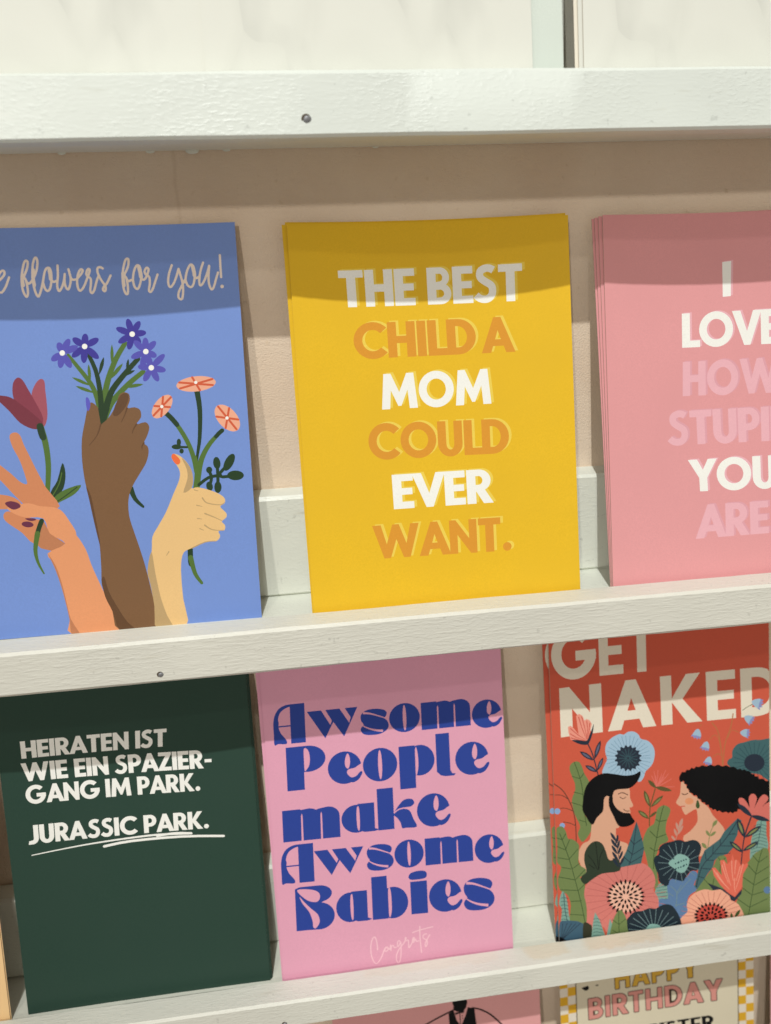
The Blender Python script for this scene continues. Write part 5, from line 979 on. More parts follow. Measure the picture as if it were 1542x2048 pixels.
('P','hair#47','black_ink',[(59.7,69.6),(59.4,71.5),(60.1,72.8),(60.9,73.9),(62.3,73.7),(63.1,74.7),(64.4,74.5),(65.4,75.4),(66.7,74.9),(67.6,75.8),(68.9,75.4),(70.7,76),(72.6,75.3),(74.5,75.9),(76.3,75.1),(78.3,75.5),(80.1,74.5),(82,74.8),(83.8,73.8),(85.8,73.7),(87.5,72.3),(88.7,72.6),(89.6,71.7),(90.8,72),(91.6,71.2),(93.2,70.8),(94.2,69.4),(95.4,69.3),(95.8,68.1),(97.1,68),(97.6,66.7),(99.5,66.6),(101,65.3),(102.5,65.3),(103.6,64.1),(105.2,64.1),(106,63.2),(106.7,61.8),(106,60.6),(106.7,59.3),(106,58),(106.7,56.7),(106,55.5),(106.7,54.1),(106.3,53.2),(105.2,52.5),(103.9,53.2),(102.8,52.4),(101.5,53.1),(100.3,52.4),(99,53.1),(97.9,52.4),(96.6,53),(95.5,52.3),(94.2,53),(92.6,52.4),(91,53.1),(89.4,52.5),(87.5,53.2),(87,52),(85.8,52),(84.8,51.4),(83.7,52.2),(82.7,51.7),(81.7,52.5),(79.9,52.3),(78.4,53.4),(77.2,53.2),(76.5,54.3),(75.3,54.1),(74.7,55),(73.5,55.5),(73.2,56.8),(71.9,56.9),(71.4,58.1),(70,58.5),(69.5,59.8),(68.1,60.4),(67.6,62),(66.2,62.1),(65.5,63.2),(64.1,63.9),(63.9,65.2),(62.8,66.2),(63,67.6),(61.8,68.2),(61.6,69.6),(60.5,69.2)]),
('S','face#46','brown_line_ink',0.42,0.42,[(60.6,63.7),(61.8,63),(63.4,63.5)]),
('S','face#46','red_line_ink',0.42,0.42,[(60.1,57.6),(61.8,57.5)]),
('P','face#46/earring#48','deep_green_ink',[(68.01,59.91),(69.04,56.78),(68.07,55.65),(67.08,57.01)]),
('P','leaf#49','teal_leaf_ink',[(96.02,44.16),(96.8,46.37),(100.81,46.31),(101.03,39.76),(101.87,32.34),(95.91,31.1),(92.99,27.59),(93.46,36.01),(94.46,40.5)]),
('S','leaf#49','teal_line_ink',0.21,0.21,[(94.9,43.9),(97.7,44.7),(101.4,43.3)]),
('S','leaf#49','teal_line_ink',0.21,0.21,[(94.7,42.3),(97.7,43.1),(101.3,41.7)]),
('S','leaf#49','teal_line_ink',0.21,0.21,[(94.5,40.7),(97.7,41.5),(101.3,40.1)]),
('S','leaf#49','teal_line_ink',0.21,0.21,[(94.4,39.1),(97.7,39.9),(101.3,38.5)]),
('S','leaf#49','teal_line_ink',0.21,0.21,[(94.2,37.5),(97.7,38.3),(101.3,36.9)]),
('S','leaf#49','teal_line_ink',0.21,0.21,[(94,35.9),(97.7,36.7),(101.3,35.3)]),
('S','leaf#49','teal_line_ink',0.21,0.21,[(93.9,34.4),(97.7,35.1),(101.3,33.6)]),
('S','leaf#49','teal_line_ink',0.21,0.21,[(93.7,32.8),(97.7,33.4),(101.3,32)]),
('S','leaf#49','teal_line_ink',0.21,0.21,[(93.5,31.1),(97.6,31.8),(101.3,30.4)]),
('S','leaf#49','teal_line_ink',0.28,0.28,[(98.7,46.5),(97.9,40.1),(96.3,33.4)]),
('P','leaf#50','grass_ink',[(99.4,32.8),(101.3,32.4),(102.4,29.6),(102.8,16.3),(102.9,-1.8),(88.6,-0.4),(86.2,6.7),(86.8,9.4),(89.2,14.1),(88.5,21.2),(90.7,25),(93.2,28.1),(95.1,30.4),(97.6,31.7)]),
('S','leaf#50','deep_green_ink',0.35,0.35,[(99,32.3),(97,25.6),(95.4,19.2),(93.8,10.4),(91.7,-0.7)]),
('S','leaf#50','deep_green_ink',0.35,0.35,[(94.4,29.7),(97.2,26.1)]),
('S','leaf#50','deep_green_ink',0.35,0.35,[(101.5,28.5),(97.3,26)]),
('S','leaf#50','deep_green_ink',0.35,0.35,[(92,25.4),(96,20.3)]),
('S','leaf#50','deep_green_ink',0.35,0.35,[(102.1,23.4),(96.2,20.5)]),
('S','leaf#50','deep_green_ink',0.35,0.35,[(88.7,20.3),(94.8,15.3)]),
('S','leaf#50','deep_green_ink',0.35,0.35,[(101.8,18),(95.2,15.1)]),
('S','leaf#50','deep_green_ink',0.35,0.35,[(88.9,14.6),(93.6,10.4)]),
('S','leaf#50','deep_green_ink',0.35,0.35,[(101.8,11.7),(93.7,10.2)]),
('S','leaf#50','deep_green_ink',0.35,0.35,[(86.4,9.4),(92.6,4.3)]),
('S','leaf#50','deep_green_ink',0.35,0.35,[(101.3,7.5),(92.6,4.4)]),
('P','berry#51','blue_leaf_ink',[(103.16,11.56),(102.81,10.55),(101.91,10.0),(100.81,10.15),(99.92,10.91),(99.58,12.01),(99.93,13.02),(100.83,13.56),(101.93,13.43),(102.82,12.66)]),
('P','flower#52','rose_ink',[(87.7,57.5),(88.4,58.5),(90.1,58),(91.8,55.8),(93,53.3),(92.8,55.8),(92.7,58.1),(93.9,59.7),(95.6,59.4),(96.6,57.3),(95.7,54),(95.2,52.5),(96.1,54.3),(98,57.5),(99.9,58.9),(101.8,57.8),(101.9,56),(100.1,54.1),(99.1,52.9),(101,54.4),(104.1,54.6),(104,46.6),(98,47.8),(94,49.4),(91,52.2),(88.5,55.1)]),
('H','calyx#53','navy_ink2',[(87.21,55.86),(87.77,54.28),(89.07,52.27),(90.83,50.57),(92.81,49.24),(94.35,48.61),(93.74,50.17),(92.43,52.18),(90.76,53.96),(88.78,55.28)]),
('H','calyx#53','navy_ink2',[(93.4,49.37),(94.64,48.18),(96.7,46.92),(99.0,46.11),(101.31,45.71),(102.9,45.76),(101.64,46.9),(99.58,48.15),(97.31,49.07),(95.01,49.47)]),
('H','leaf#54','teal_petal_ink',[(87.3,48.8),(89.2,47.4),(87.6,44),(86.9,40.6),(84.9,37),(84.9,34.7),(81.9,31.9),(77.6,31.3),(75.6,29.3),(74.8,26.4),(71.7,22.9),(70.1,20.4),(67.1,16.4),(65.5,17.8),(66.9,22.8),(67.8,26.9),(69,31.3),(71,35.2),(74.9,37.5),(78.3,39.6),(80.7,43.2),(84.2,46.3)]),
('S','leaf#54','navy_ink2',0.38,0.38,[(87.4,48),(82,40.4),(75,32.9),(69.4,27.2),(66.5,17.9)]),
('S','leaf#54','navy_ink2',0.31,0.31,[(75.2,37),(74.8,32.9)]),
('S','leaf#54','navy_ink2',0.31,0.31,[(78.5,39.7),(78.7,36.4)]),
('S','leaf#54','navy_ink2',0.31,0.31,[(75.6,32.8),(83.3,32.2)]),
('S','leaf#54','navy_ink2',0.31,0.31,[(78.7,36.4),(85.2,35.4)]),
('S','leaf#54','navy_ink2',0.31,0.31,[(71.1,34.5),(71.5,30.6)]),
('S','leaf#54','navy_ink2',0.31,0.31,[(71.8,30.2),(75.2,29.7)]),
('S','leaf#54','navy_ink2',0.31,0.31,[(69.4,26.5),(74,25.6)]),
('S','leaf#54','navy_ink2',0.31,0.31,[(67.8,22.7),(70.5,21.7)]),
('S','leaf#54','navy_ink2',0.31,0.31,[(82.6,41.4),(86.1,41.4)]),
('P','leaf#55','grass_ink',[(66.87,16.45),(70.03,20.65),(74.73,26.19),(77.19,30.98),(80.87,31.18),(81.83,26.64),(80.75,19.07),(79.14,14.64),(66.84,15.11)]),
('S','leaf#55','deep_green_ink',0.31,0.31,[(70.4,21.2),(73,17.8)]),
('S','leaf#55','deep_green_ink',0.31,0.31,[(77.5,31),(78.8,28.9),(80.9,30.2)]),
('S','leaf#55','deep_green_ink',0.31,0.31,[(78.1,24),(78.8,28.9)]),
('S','leaf#55','deep_green_ink',0.31,0.31,[(74.6,17.6),(75.2,20.6)]),
('H','sprig#56','mauve_ink',[(60.61,51.89),(59.91,51.39),(59.21,50.45),(58.83,49.3),(58.73,48.09),(58.88,47.2),(59.55,47.71),(60.25,48.66),(60.7,49.77),(60.8,50.98)]),
('H','sprig#56','mauve_ink',[(57.44,50.39),(57.24,49.63),(57.26,48.52),(57.58,47.41),(58.09,46.37),(58.61,45.72),(58.78,46.48),(58.76,47.59),(58.51,48.72),(57.99,49.75)]),
('H','sprig#56','mauve_ink',[(60.8,48.47),(60.05,48.08),(59.18,47.28),(58.53,46.26),(58.1,45.14),(57.97,44.29),(58.7,44.7),(59.56,45.5),(60.27,46.49),(60.7,47.61)]),
('H','sprig#56','mauve_ink',[(56.46,47.5),(56.31,46.84),(56.37,45.9),(56.68,44.96),(57.18,44.1),(57.65,43.58),(57.77,44.23),(57.71,45.18),(57.45,46.12),(56.96,46.98)]),
('H','sprig#56','mauve_ink',[(55.02,44.29),(55.01,43.7),(55.25,42.96),(55.71,42.31),(56.32,41.78),(56.84,41.52),(56.82,42.09),(56.59,42.84),(56.17,43.52),(55.57,44.04)]),
('S','sprig#56','mauve_ink',0.28,0.28,[(60,51),(58.2,45.2),(56.8,41.4)]),
('S','sprig#56','sage_ink',0.35,0.35,[(76.5,47.9),(73.9,43.5),(72.5,36.2)]),
('H','sprig#56','sage_ink',[(77.31,49.14),(76.55,49.03),(75.73,48.56),(75.18,47.81),(74.9,46.89),(74.9,46.13),(75.64,46.27),(76.46,46.74),(77.07,47.43),(77.36,48.35)]),
('H','sprig#56','sage_ink',[(71.72,44.76),(71.64,44.12),(71.81,43.28),(72.26,42.54),(72.9,41.94),(73.49,41.62),(73.55,42.26),(73.37,43.09),(72.98,43.86),(72.34,44.47)]),
('H','sprig#56','sage_ink',[(76.65,43.64),(75.95,43.68),(75.1,43.45),(74.41,42.93),(73.89,42.23),(73.68,41.6),(74.36,41.59),(75.21,41.82),(75.94,42.28),(76.46,42.99)]),
('H','sprig#56','sage_ink',[(69.63,38.86),(69.59,38.1),(69.88,37.2),(70.5,36.5),(71.32,36.0),(72.04,35.82),(72.05,36.56),(71.75,37.46),(71.21,38.21),(70.39,38.71)]),
('P','leaf#57','grass_ink',[(43.7,49.1),(46.8,51),(47.9,55.1),(48.9,58),(51.9,59.2),(54.7,57.3),(54.5,54.7),(52.9,51.1),(52.4,46.3),(53.5,42),(49.5,40.3),(47.9,36.3),(46.8,33.4),(47.4,29.6),(48.1,23.4),(48.2,17.6),(46.3,19.8),(44.6,25.4),(43.4,31.6),(42.3,37.1),(41.2,43.2)]),
('S','leaf#57','deep_green_ink',0.35,0.35,[(51.7,59.2),(49.5,51.6),(48,44.2),(46.4,36.5),(46,29.4)]),
('S','leaf#57','deep_green_ink',0.35,0.35,[(47.8,52.9),(49.3,51.8)]),
('S','leaf#57','deep_green_ink',0.35,0.35,[(53,51.9),(49.4,51.7)]),
('S','leaf#57','deep_green_ink',0.35,0.35,[(44.8,47.7),(47.9,44.2)]),
('S','leaf#57','deep_green_ink',0.35,0.35,[(52.5,45.2),(47.9,44.1)]),
('S','leaf#57','deep_green_ink',0.35,0.35,[(44.6,39.8),(46.8,38)]),
('S','leaf#57','deep_green_ink',0.35,0.35,[(49.1,38.4),(46.8,37.8)]),
('S','stem#58','navy_ink2',0.77,0.49,[(93.7,48.6),(91.1,41.6),(89.8,36.4),(88.6,26.2)]),
('H','leaf#59','navy_ink2',[(87.0,48.79),(86.68,47.09),(86.9,44.67),(87.79,42.3),(89.14,40.15),(90.43,38.86),(90.68,40.55),(90.45,42.98),(89.7,45.39),(88.35,47.53)]),
('H','leaf#59','sage_ink',[(87.62,47.01),(87.6,46.0),(87.86,44.53),(88.4,43.06),(89.11,41.7),(89.74,40.85),(89.73,41.86),(89.46,43.33),(88.98,44.82),(88.27,46.18)]),
('H','leaf#60','navy_ink2',[(98.5,43.88),(96.85,43.8),(94.71,43.12),(92.81,41.88),(91.24,40.31),(90.43,38.97),(92.04,39.09),(94.19,39.78),(96.17,40.9),(97.73,42.48)]),
('H','leaf#60','sage_ink',[(97.05,42.99),(96.13,42.8),(94.86,42.28),(93.67,41.52),(92.64,40.65),(92.05,39.95),(92.96,40.16),(94.23,40.68),(95.44,41.39),(96.48,42.27)]),
('H','leaf#61','navy_ink2',[(82.96,38.09),(83.49,36.65),(84.71,34.87),(86.33,33.39),(88.16,32.27),(89.58,31.78),(89.01,33.18),(87.79,34.97),(86.24,36.52),(84.41,37.64)]),
('H','leaf#61','sage_ink',[(84.15,36.95),(84.58,36.17),(85.4,35.14),(86.4,34.22),(87.47,33.45),(88.25,33.04),(87.8,33.81),(86.98,34.84),(86.01,35.8),(84.95,36.57)]),
('H','leaf#62','navy_ink2',[(97.41,36.24),(95.87,36.29),(93.79,35.83),(91.87,34.87),(90.23,33.59),(89.32,32.46),(90.84,32.46),(92.92,32.92),(94.89,33.77),(96.53,35.06)]),
('H','leaf#62','sage_ink',[(95.95,35.56),(95.07,35.45),(93.83,35.08),(92.64,34.49),(91.57,33.79),(90.94,33.21),(91.81,33.34),(93.06,33.71),(94.27,34.26),(95.34,34.96)]),
('P','leaf#63','teal_leaf_ink',[(46.27,17.53),(48.28,21.46),(50.2,21.96),(53.39,20.38),(52.86,14.32),(48.04,12.31)]),
('S','leaf#63','teal_line_ink',0.21,0.21,[(47.5,20),(49.8,20.1),(52.6,20.3)]),
('S','leaf#63','teal_line_ink',0.21,0.21,[(47.4,18.5),(49.7,18.6),(52.6,18.7)]),
('S','leaf#63','teal_line_ink',0.21,0.21,[(47.4,17),(49.7,17.1),(52.5,17.1)]),
('S','leaf#63','teal_line_ink',0.21,0.21,[(47.4,15.5),(49.6,15.5),(52.5,15.5)]),
('S','leaf#63','teal_line_ink',0.21,0.21,[(47.3,13.9),(49.6,14),(52.5,13.9)]),
('P','leaf#64','blue_leaf_ink',[(47.4,10.1),(48.9,14.4),(52.6,14),(52.4,20.5),(54.6,23.3),(59.4,22.2),(62,23.4),(64.2,25.8),(66.7,25.3),(67.1,22.8),(65.4,19.1),(66.6,16.3),(63,14),(61.8,10),(62,5.3),(58.9,2.7),(56.2,1.1),(55.5,7),(52.5,9.4)]),
('S','leaf#64','grey_line_ink',0.31,0.31,[(56.4,9.6),(56.9,16.4),(54,19.9)]),
('S','leaf#64','grey_line_ink',0.31,0.31,[(56.9,15.3),(60.8,19.4),(63.9,22)]),
('S','leaf#64','grey_line_ink',0.31,0.31,[(57.1,16.4),(59.3,19.6)]),
('S','leaf#64','grey_line_ink',0.31,0.31,[(55.4,14.8),(53.1,16.6)]),
('S','leaf#64','grey_line_ink',0.31,0.31,[(56,10.2),(60.6,10.6)]),
('P','flower#65','navy_petal_ink',[(46.3,32.8),(46.8,35),(48.8,36.2),(49.1,39.2),(51.6,41),(54.9,41.3),(57.5,41.8),(59.8,41.4),(61.7,40.5),(65.1,40.9),(67.8,39.8),(69.3,37),(68.8,34.2),(68,32.2),(68.3,28.3),(67.1,25.8),(64.2,26),(61.5,23.1),(60.1,21.5),(57.1,22.5),(54.1,23.3),(52.9,20.6),(50.9,20.6),(48.4,23.3),(48.1,26.4),(47,29.6)]),
('S','flower#65','grey_line_ink',0.24,0.24,[(62.6,29.9),(68.5,29.5)]),
('S','flower#65','grey_line_ink',0.24,0.24,[(62.3,28.6),(67.8,26.2)]),
('S','flower#65','grey_line_ink',0.24,0.24,[(61.5,27.6),(66,23.5)]),
('S','flower#65','grey_line_ink',0.24,0.24,[(60.4,27),(63.2,21.7)]),
('S','flower#65','grey_line_ink',0.24,0.24,[(59,26.7),(59.9,21)]),
('S','flower#65','grey_line_ink',0.24,0.24,[(57.6,26.9),(56.4,21.4)]),
('S','flower#65','grey_line_ink',0.24,0.24,[(56.2,27.5),(53.2,23.1)]),
('S','flower#65','grey_line_ink',0.24,0.24,[(55.1,28.5),(50.6,25.6)]),
('S','flower#65','grey_line_ink',0.24,0.24,[(54.5,29.7),(48.9,28.7)]),
('S','flower#65','grey_line_ink',0.24,0.24,[(54.2,30.9),(48.4,32.1)]),
('S','flower#65','grey_line_ink',0.24,0.24,[(54.5,32.1),(49.1,35.3)]),
('S','flower#65','grey_line_ink',0.24,0.24,[(55.3,33.1),(50.9,38)]),
('S','flower#65','grey_line_ink',0.24,0.24,[(56.4,33.8),(53.6,39.8)]),
('S','flower#65','grey_line_ink',0.24,0.24,[(57.8,34),(56.9,40.5)]),
('S','flower#65','grey_line_ink',0.24,0.24,[(59.2,33.9),(60.4,40.1)]),
('S','flower#65','grey_line_ink',0.24,0.24,[(60.6,33.2),(63.6,38.5)]),
('S','flower#65','grey_line_ink',0.24,0.24,[(61.6,32.3),(66.2,36)]),
('S','flower#65','grey_line_ink',0.24,0.24,[(62.4,31.1),(67.9,32.9)]),
('P','flower#65/flower_centre#66','teal_light_ink',[(53.28,31.06),(55.81,33.39),(58.13,34.92),(61.15,34.03),(63.39,32.03),(63.01,29.03),(60.96,25.86),(58.29,26.02),(55.69,28.46)]),
('P','flower#65/flower_centre#66','teal_line_ink',[(56.18,32.96),(56.1,32.75),(55.91,32.64),(55.67,32.67),(55.49,32.83),(55.42,33.06),(55.5,33.28),(55.69,33.39),(55.93,33.36),(56.11,33.2)]),
('P','flower#65/flower_centre#66','teal_line_ink',[(58.68,31.0),(58.6,30.79),(58.41,30.68),(58.17,30.71),(57.99,30.87),(57.92,31.1),(58.0,31.32),(58.19,31.43),(58.43,31.4),(58.61,31.24)]),
('P','flower#65/flower_centre#66','teal_line_ink',[(61.19,29.04),(61.11,28.82),(60.91,28.71),(60.68,28.74),(60.49,28.9),(60.43,29.14),(60.5,29.35),(60.7,29.47),(60.93,29.43),(61.12,29.27)]),
('P','flower#65/flower_centre#66','teal_line_ink',[(57.23,27.92),(57.16,27.7),(56.96,27.59),(56.73,27.62),(56.54,27.78),(56.48,28.02),(56.55,28.23),(56.75,28.34),(56.98,28.31),(57.17,28.15)]),
('P','flower#65/flower_centre#66','teal_line_ink',[(59.87,31.27),(59.79,31.05),(59.59,30.94),(59.36,30.97),(59.17,31.13),(59.11,31.37),(59.18,31.58),(59.38,31.69),(59.61,31.66),(59.8,31.5)]),
('P','flower#65/flower_centre#66','teal_line_ink',[(62.37,29.3),(62.3,29.09),(62.1,28.98),(61.87,29.01),(61.68,29.17),(61.61,29.4),(61.69,29.62),(61.88,29.73),(62.12,29.7),(62.31,29.54)]),
('P','flower#65/flower_centre#66','teal_line_ink',[(58.42,28.18),(58.34,27.97),(58.15,27.85),(57.92,27.88),(57.73,28.05),(57.66,28.28),(57.74,28.49),(57.93,28.61),(58.17,28.58),(58.35,28.41)]),
('P','flower#65/flower_centre#66','teal_line_ink',[(61.05,31.53),(60.97,31.32),(60.78,31.21),(60.55,31.24),(60.36,31.4),(60.29,31.63),(60.37,31.85),(60.56,31.96),(60.8,31.93),(60.98,31.77)]),
('P','flower#65/flower_centre#66','teal_line_ink',[(57.1,30.41),(57.03,30.2),(56.83,30.08),(56.6,30.11),(56.41,30.28),(56.35,30.51),(56.42,30.72),(56.62,30.84),(56.85,30.8),(57.04,30.64)]),
('P','flower#65/flower_centre#66','teal_line_ink',[(59.61,28.44),(59.53,28.23),(59.34,28.12),(59.1,28.15),(58.92,28.31),(58.85,28.54),(58.93,28.76),(59.12,28.87),(59.35,28.84),(59.54,28.68)]),
('P','flower#65/flower_centre#66','teal_line_ink',[(62.24,31.8),(62.16,31.59),(61.97,31.47),(61.73,31.5),(61.55,31.66),(61.48,31.9),(61.56,32.11),(61.75,32.22),(61.98,32.19),(62.17,32.03)]),
('P','flower#65/flower_centre#66','teal_line_ink',[(58.29,30.67),(58.21,30.46),(58.02,30.35),(57.79,30.38),(57.6,30.54),(57.53,30.77),(57.61,30.99),(57.8,31.1),(58.04,31.07),(58.22,30.91)]),
('P','flower#65/flower_centre#66','teal_line_ink',[(60.8,28.71),(60.72,28.49),(60.53,28.38),(60.29,28.41),(60.1,28.57),(60.04,28.81),(60.11,29.02),(60.31,29.13),(60.54,29.1),(60.73,28.94)]),
('P','flower#65/flower_centre#66','teal_line_ink',[(56.85,27.59),(56.77,27.37),(56.57,27.26),(56.34,27.29),(56.15,27.45),(56.09,27.69),(56.16,27.9),(56.36,28.01),(56.59,27.98),(56.78,27.82)]),
('P','flower#67','salmon_pink_ink',[(12.3,4.4),(13.2,10.8),(13.6,14.3),(12.6,19.9),(13.1,25.2),(15.7,28.4),(19.3,30.7),(25,31.5),(29.3,31.4),(32.2,33.2),(36.9,33.7),(41.1,32.7),(44.3,30.1),(46.3,26.3),(46.7,22.2),(45.7,19.1),(47.9,14.8),(47.4,9.4),(42.2,8),(33.2,6.3),(27.9,8.6),(23,2),(21.3,4.5),(17,5.8)]),
('S','flower#67','rose_line_ink',0.23,0.23,[(39.6,16.7),(51.9,15)]),
('S','flower#67','rose_line_ink',0.23,0.23,[(39.4,15.2),(51.3,11.4)]),
('S','flower#67','rose_line_ink',0.23,0.23,[(38.8,13.8),(49.7,8.2)]),
('S','flower#67','rose_line_ink',0.23,0.23,[(37.9,12.6),(47.2,5.5)]),
('S','flower#67','rose_line_ink',0.23,0.23,[(36.7,11.7),(44,3.4)]),
('S','flower#67','rose_line_ink',0.23,0.23,[(35.3,11.1),(40.2,2.1)]),
('S','flower#67','rose_line_ink',0.23,0.23,[(33.7,10.8),(36,1.5)]),
('S','flower#67','rose_line_ink',0.23,0.23,[(32.1,10.9),(31.6,1.8)]),
('S','flower#67','rose_line_ink',0.23,0.23,[(30.5,11.3),(27.3,3)]),
('S','flower#67','rose_line_ink',0.23,0.23,[(29,12.1),(23.2,4.8)]),
('S','flower#67','rose_line_ink',0.23,0.23,[(27.7,13.1),(19.7,7.4)]),
('S','flower#67','rose_line_ink',0.23,0.23,[(26.6,14.4),(16.8,10.4)]),
('S','flower#67','rose_line_ink',0.23,0.23,[(25.8,15.9),(14.7,13.8)]),
('S','flower#67','rose_line_ink',0.23,0.23,[(25.4,17.4),(13.5,17.5)]),
('S','flower#67','rose_line_ink',0.23,0.23,[(25.3,19),(13.3,21.1)]),
('S','flower#67','rose_line_ink',0.23,0.23,[(25.6,20.5),(14,24.5)]),
('S','flower#67','rose_line_ink',0.23,0.23,[(26.2,21.8),(15.7,27.6)]),
('S','flower#67','rose_line_ink',0.23,0.23,[(27.2,23),(18.3,30.2)]),
('S','flower#67','rose_line_ink',0.23,0.23,[(28.4,23.8),(21.6,32.1)]),
('S','flower#67','rose_line_ink',0.23,0.23,[(29.9,24.4),(25.4,33.3)]),
('S','flower#67','rose_line_ink',0.23,0.23,[(31.4,24.6),(29.6,33.7)]),
('S','flower#67','rose_line_ink',0.23,0.23,[(33,24.5),(33.9,33.3)]),
('S','flower#67','rose_line_ink',0.23,0.23,[(34.6,24),(38.2,32.2)]),
('S','flower#67','rose_line_ink',0.23,0.23,[(36.1,23.2),(42.2,30.2)]),
('S','flower#67','rose_line_ink',0.23,0.23,[(37.4,22.1),(45.7,27.7)]),
('S','flower#67','rose_line_ink',0.23,0.23,[(38.4,20.8),(48.6,24.6)]),
('S','flower#67','rose_line_ink',0.23,0.23,[(39.2,19.3),(50.6,21.1)]),
('S','flower#67','rose_line_ink',0.23,0.23,[(39.6,17.8),(51.7,17.5)]),
('P','flower#67/flower_centre#68','pale_salmon_ink',[(40.33,16.59),(38.66,12.45),(34.55,10.34),(29.57,11.06),(25.64,14.34),(24.25,18.9),(25.91,23.01),(30.0,25.1),(34.97,24.4),(38.91,21.16)]),
('H','flower#67/flower_centre#68','black_ink',[(33.79,17.23),(34.04,16.81),(34.48,16.41),(35.02,16.24),(35.57,16.26),(35.97,16.42),(35.72,16.82),(35.27,17.21),(34.75,17.43),(34.2,17.42)]),
('H','flower#67/flower_centre#68','black_ink',[(33.19,16.57),(33.12,16.11),(33.25,15.55),(33.58,15.08),(34.06,14.72),(34.5,14.57),(34.54,15.02),(34.41,15.58),(34.12,16.08),(33.64,16.43)]),
('H','flower#67/flower_centre#68','black_ink',[(32.15,16.46),(31.81,16.18),(31.55,15.71),(31.54,15.16),(31.71,14.6),(31.98,14.21),(32.3,14.49),(32.55,14.96),(32.62,15.5),(32.45,16.06)]),
('H','flower#67/flower_centre#68','black_ink',[(31.18,16.95),(30.71,16.98),(30.2,16.82),(29.84,16.45),(29.62,15.95),(29.6,15.5),(30.04,15.48),(30.56,15.65),(30.96,15.97),(31.17,16.47)]),
('H','flower#67/flower_centre#68','black_ink',[(30.71,17.8),(30.35,18.13),(29.81,18.36),(29.28,18.34),(28.78,18.13),(28.47,17.84),(28.84,17.53),(29.37,17.31),(29.91,17.27),(30.41,17.48)]),
('H','flower#67/flower_centre#68','black_ink',[(30.98,18.63),(30.88,19.1),(30.58,19.61),(30.12,19.95),(29.57,20.13),(29.12,20.13),(29.23,19.68),(29.54,19.17),(29.97,18.78),(30.52,18.6)]),
('H','flower#67/flower_centre#68','black_ink',[(31.84,19.04),(32.07,19.43),(32.13,19.98),(31.96,20.52),(31.62,21.01),(31.25,21.3),(31.05,20.91),(30.98,20.36),(31.1,19.81),(31.44,19.33)]),
('H','flower#67/flower_centre#68','black_ink',[(32.91,18.84),(33.35,18.97),(33.76,19.31),(33.96,19.8),(33.98,20.36),(33.85,20.81),(33.44,20.67),(33.03,20.33),(32.78,19.87),(32.76,19.3)]),
('H','flower#67/flower_centre#68','black_ink',[(33.68,18.13),(34.13,17.93),(34.69,17.9),(35.16,18.11),(35.54,18.49),(35.72,18.88),(35.28,19.05),(34.72,19.09),(34.22,18.93),(33.85,18.55)]),
('H','flower#67/flower_centre#68','black_ink',[(36.15,16.34),(36.42,15.89),(36.92,15.47),(37.5,15.27),(38.11,15.25),(38.55,15.39),(38.27,15.81),(37.77,16.23),(37.21,16.48),(36.6,16.5)]),
('H','flower#67/flower_centre#68','black_ink',[(35.45,15.2),(35.54,14.7),(35.86,14.13),(36.34,13.72),(36.92,13.47),(37.4,13.42),(37.29,13.9),(36.97,14.47),(36.52,14.91),(35.94,15.16)]),
('H','flower#67/flower_centre#68','black_ink',[(34.26,14.44),(34.16,13.96),(34.25,13.34),(34.56,12.79),(35.03,12.34),(35.47,12.11),(35.55,12.58),(35.46,13.2),(35.19,13.77),(34.72,14.22)]),
('H','flower#67/flower_centre#68','black_ink',[(32.76,14.19),(32.49,13.81),(32.34,13.23),(32.44,12.62),(32.72,12.04),(33.06,11.66),(33.31,12.04),(33.45,12.63),(33.41,13.23),(33.13,13.81)]),
('H','flower#67/flower_centre#68','black_ink',[(31.2,14.48),(30.79,14.26),(30.43,13.8),(30.29,13.23),(30.34,12.61),(30.53,12.14),(30.91,12.38),(31.27,12.83),(31.46,13.39),(31.41,14.01)]),
('H','flower#67/flower_centre#68','black_ink',[(29.8,15.27),(29.31,15.23),(28.79,14.97),(28.45,14.52),(28.26,13.95),(28.26,13.47),(28.72,13.53),(29.25,13.79),(29.63,14.2),(29.82,14.77)]),
('H','flower#67/flower_centre#68','black_ink',[(28.77,16.43),(28.29,16.59),(27.69,16.56),(27.19,16.3),(26.79,15.88),(26.61,15.45),(27.08,15.32),(27.68,15.35),(28.21,15.56),(28.61,15.98)]),
('H','flower#67/flower_centre#68','black_ink',[(28.28,17.79),(27.88,18.12),(27.29,18.33),(26.7,18.3),(26.16,18.08),(25.83,17.78),(26.23,17.48),(26.82,17.26),(27.41,17.24),(27.95,17.46)]),
('H','flower#67/flower_centre#68','black_ink',[(28.4,19.14),(28.13,19.59),(27.64,20.01),(27.06,20.21),(26.46,20.23),(26.02,20.09),(26.3,19.67),(26.79,19.25),(27.35,19.0),(27.95,18.98)]),
('H','flower#67/flower_centre#68','black_ink',[(29.1,20.28),(29.01,20.78),(28.7,21.34),(28.21,21.74),(27.64,21.99),(27.16,22.04),(27.27,21.57),(27.58,21.0),(28.03,20.56),(28.61,20.31)]),
('H','flower#67/flower_centre#68','black_ink',[(30.29,21.03),(30.39,21.5),(30.3,22.12),(29.98,22.67),(29.52,23.11),(29.08,23.34),(29.01,22.88),(29.1,22.26),(29.36,21.7),(29.83,21.25)]),
('H','flower#67/flower_centre#68','black_ink',[(31.78,21.28),(32.05,21.66),(32.2,22.24),(32.1,22.84),(31.82,23.42),(31.49,23.79),(31.24,23.41),(31.09,22.83),(31.13,22.23),(31.41,21.65)]),
('H','flower#67/flower_centre#68','black_ink',[(33.34,20.99),(33.75,21.22),(34.11,21.67),(34.25,22.25),(34.2,22.86),(34.01,23.33),(33.63,23.09),(33.27,22.63),(33.08,22.08),(33.13,21.46)]),
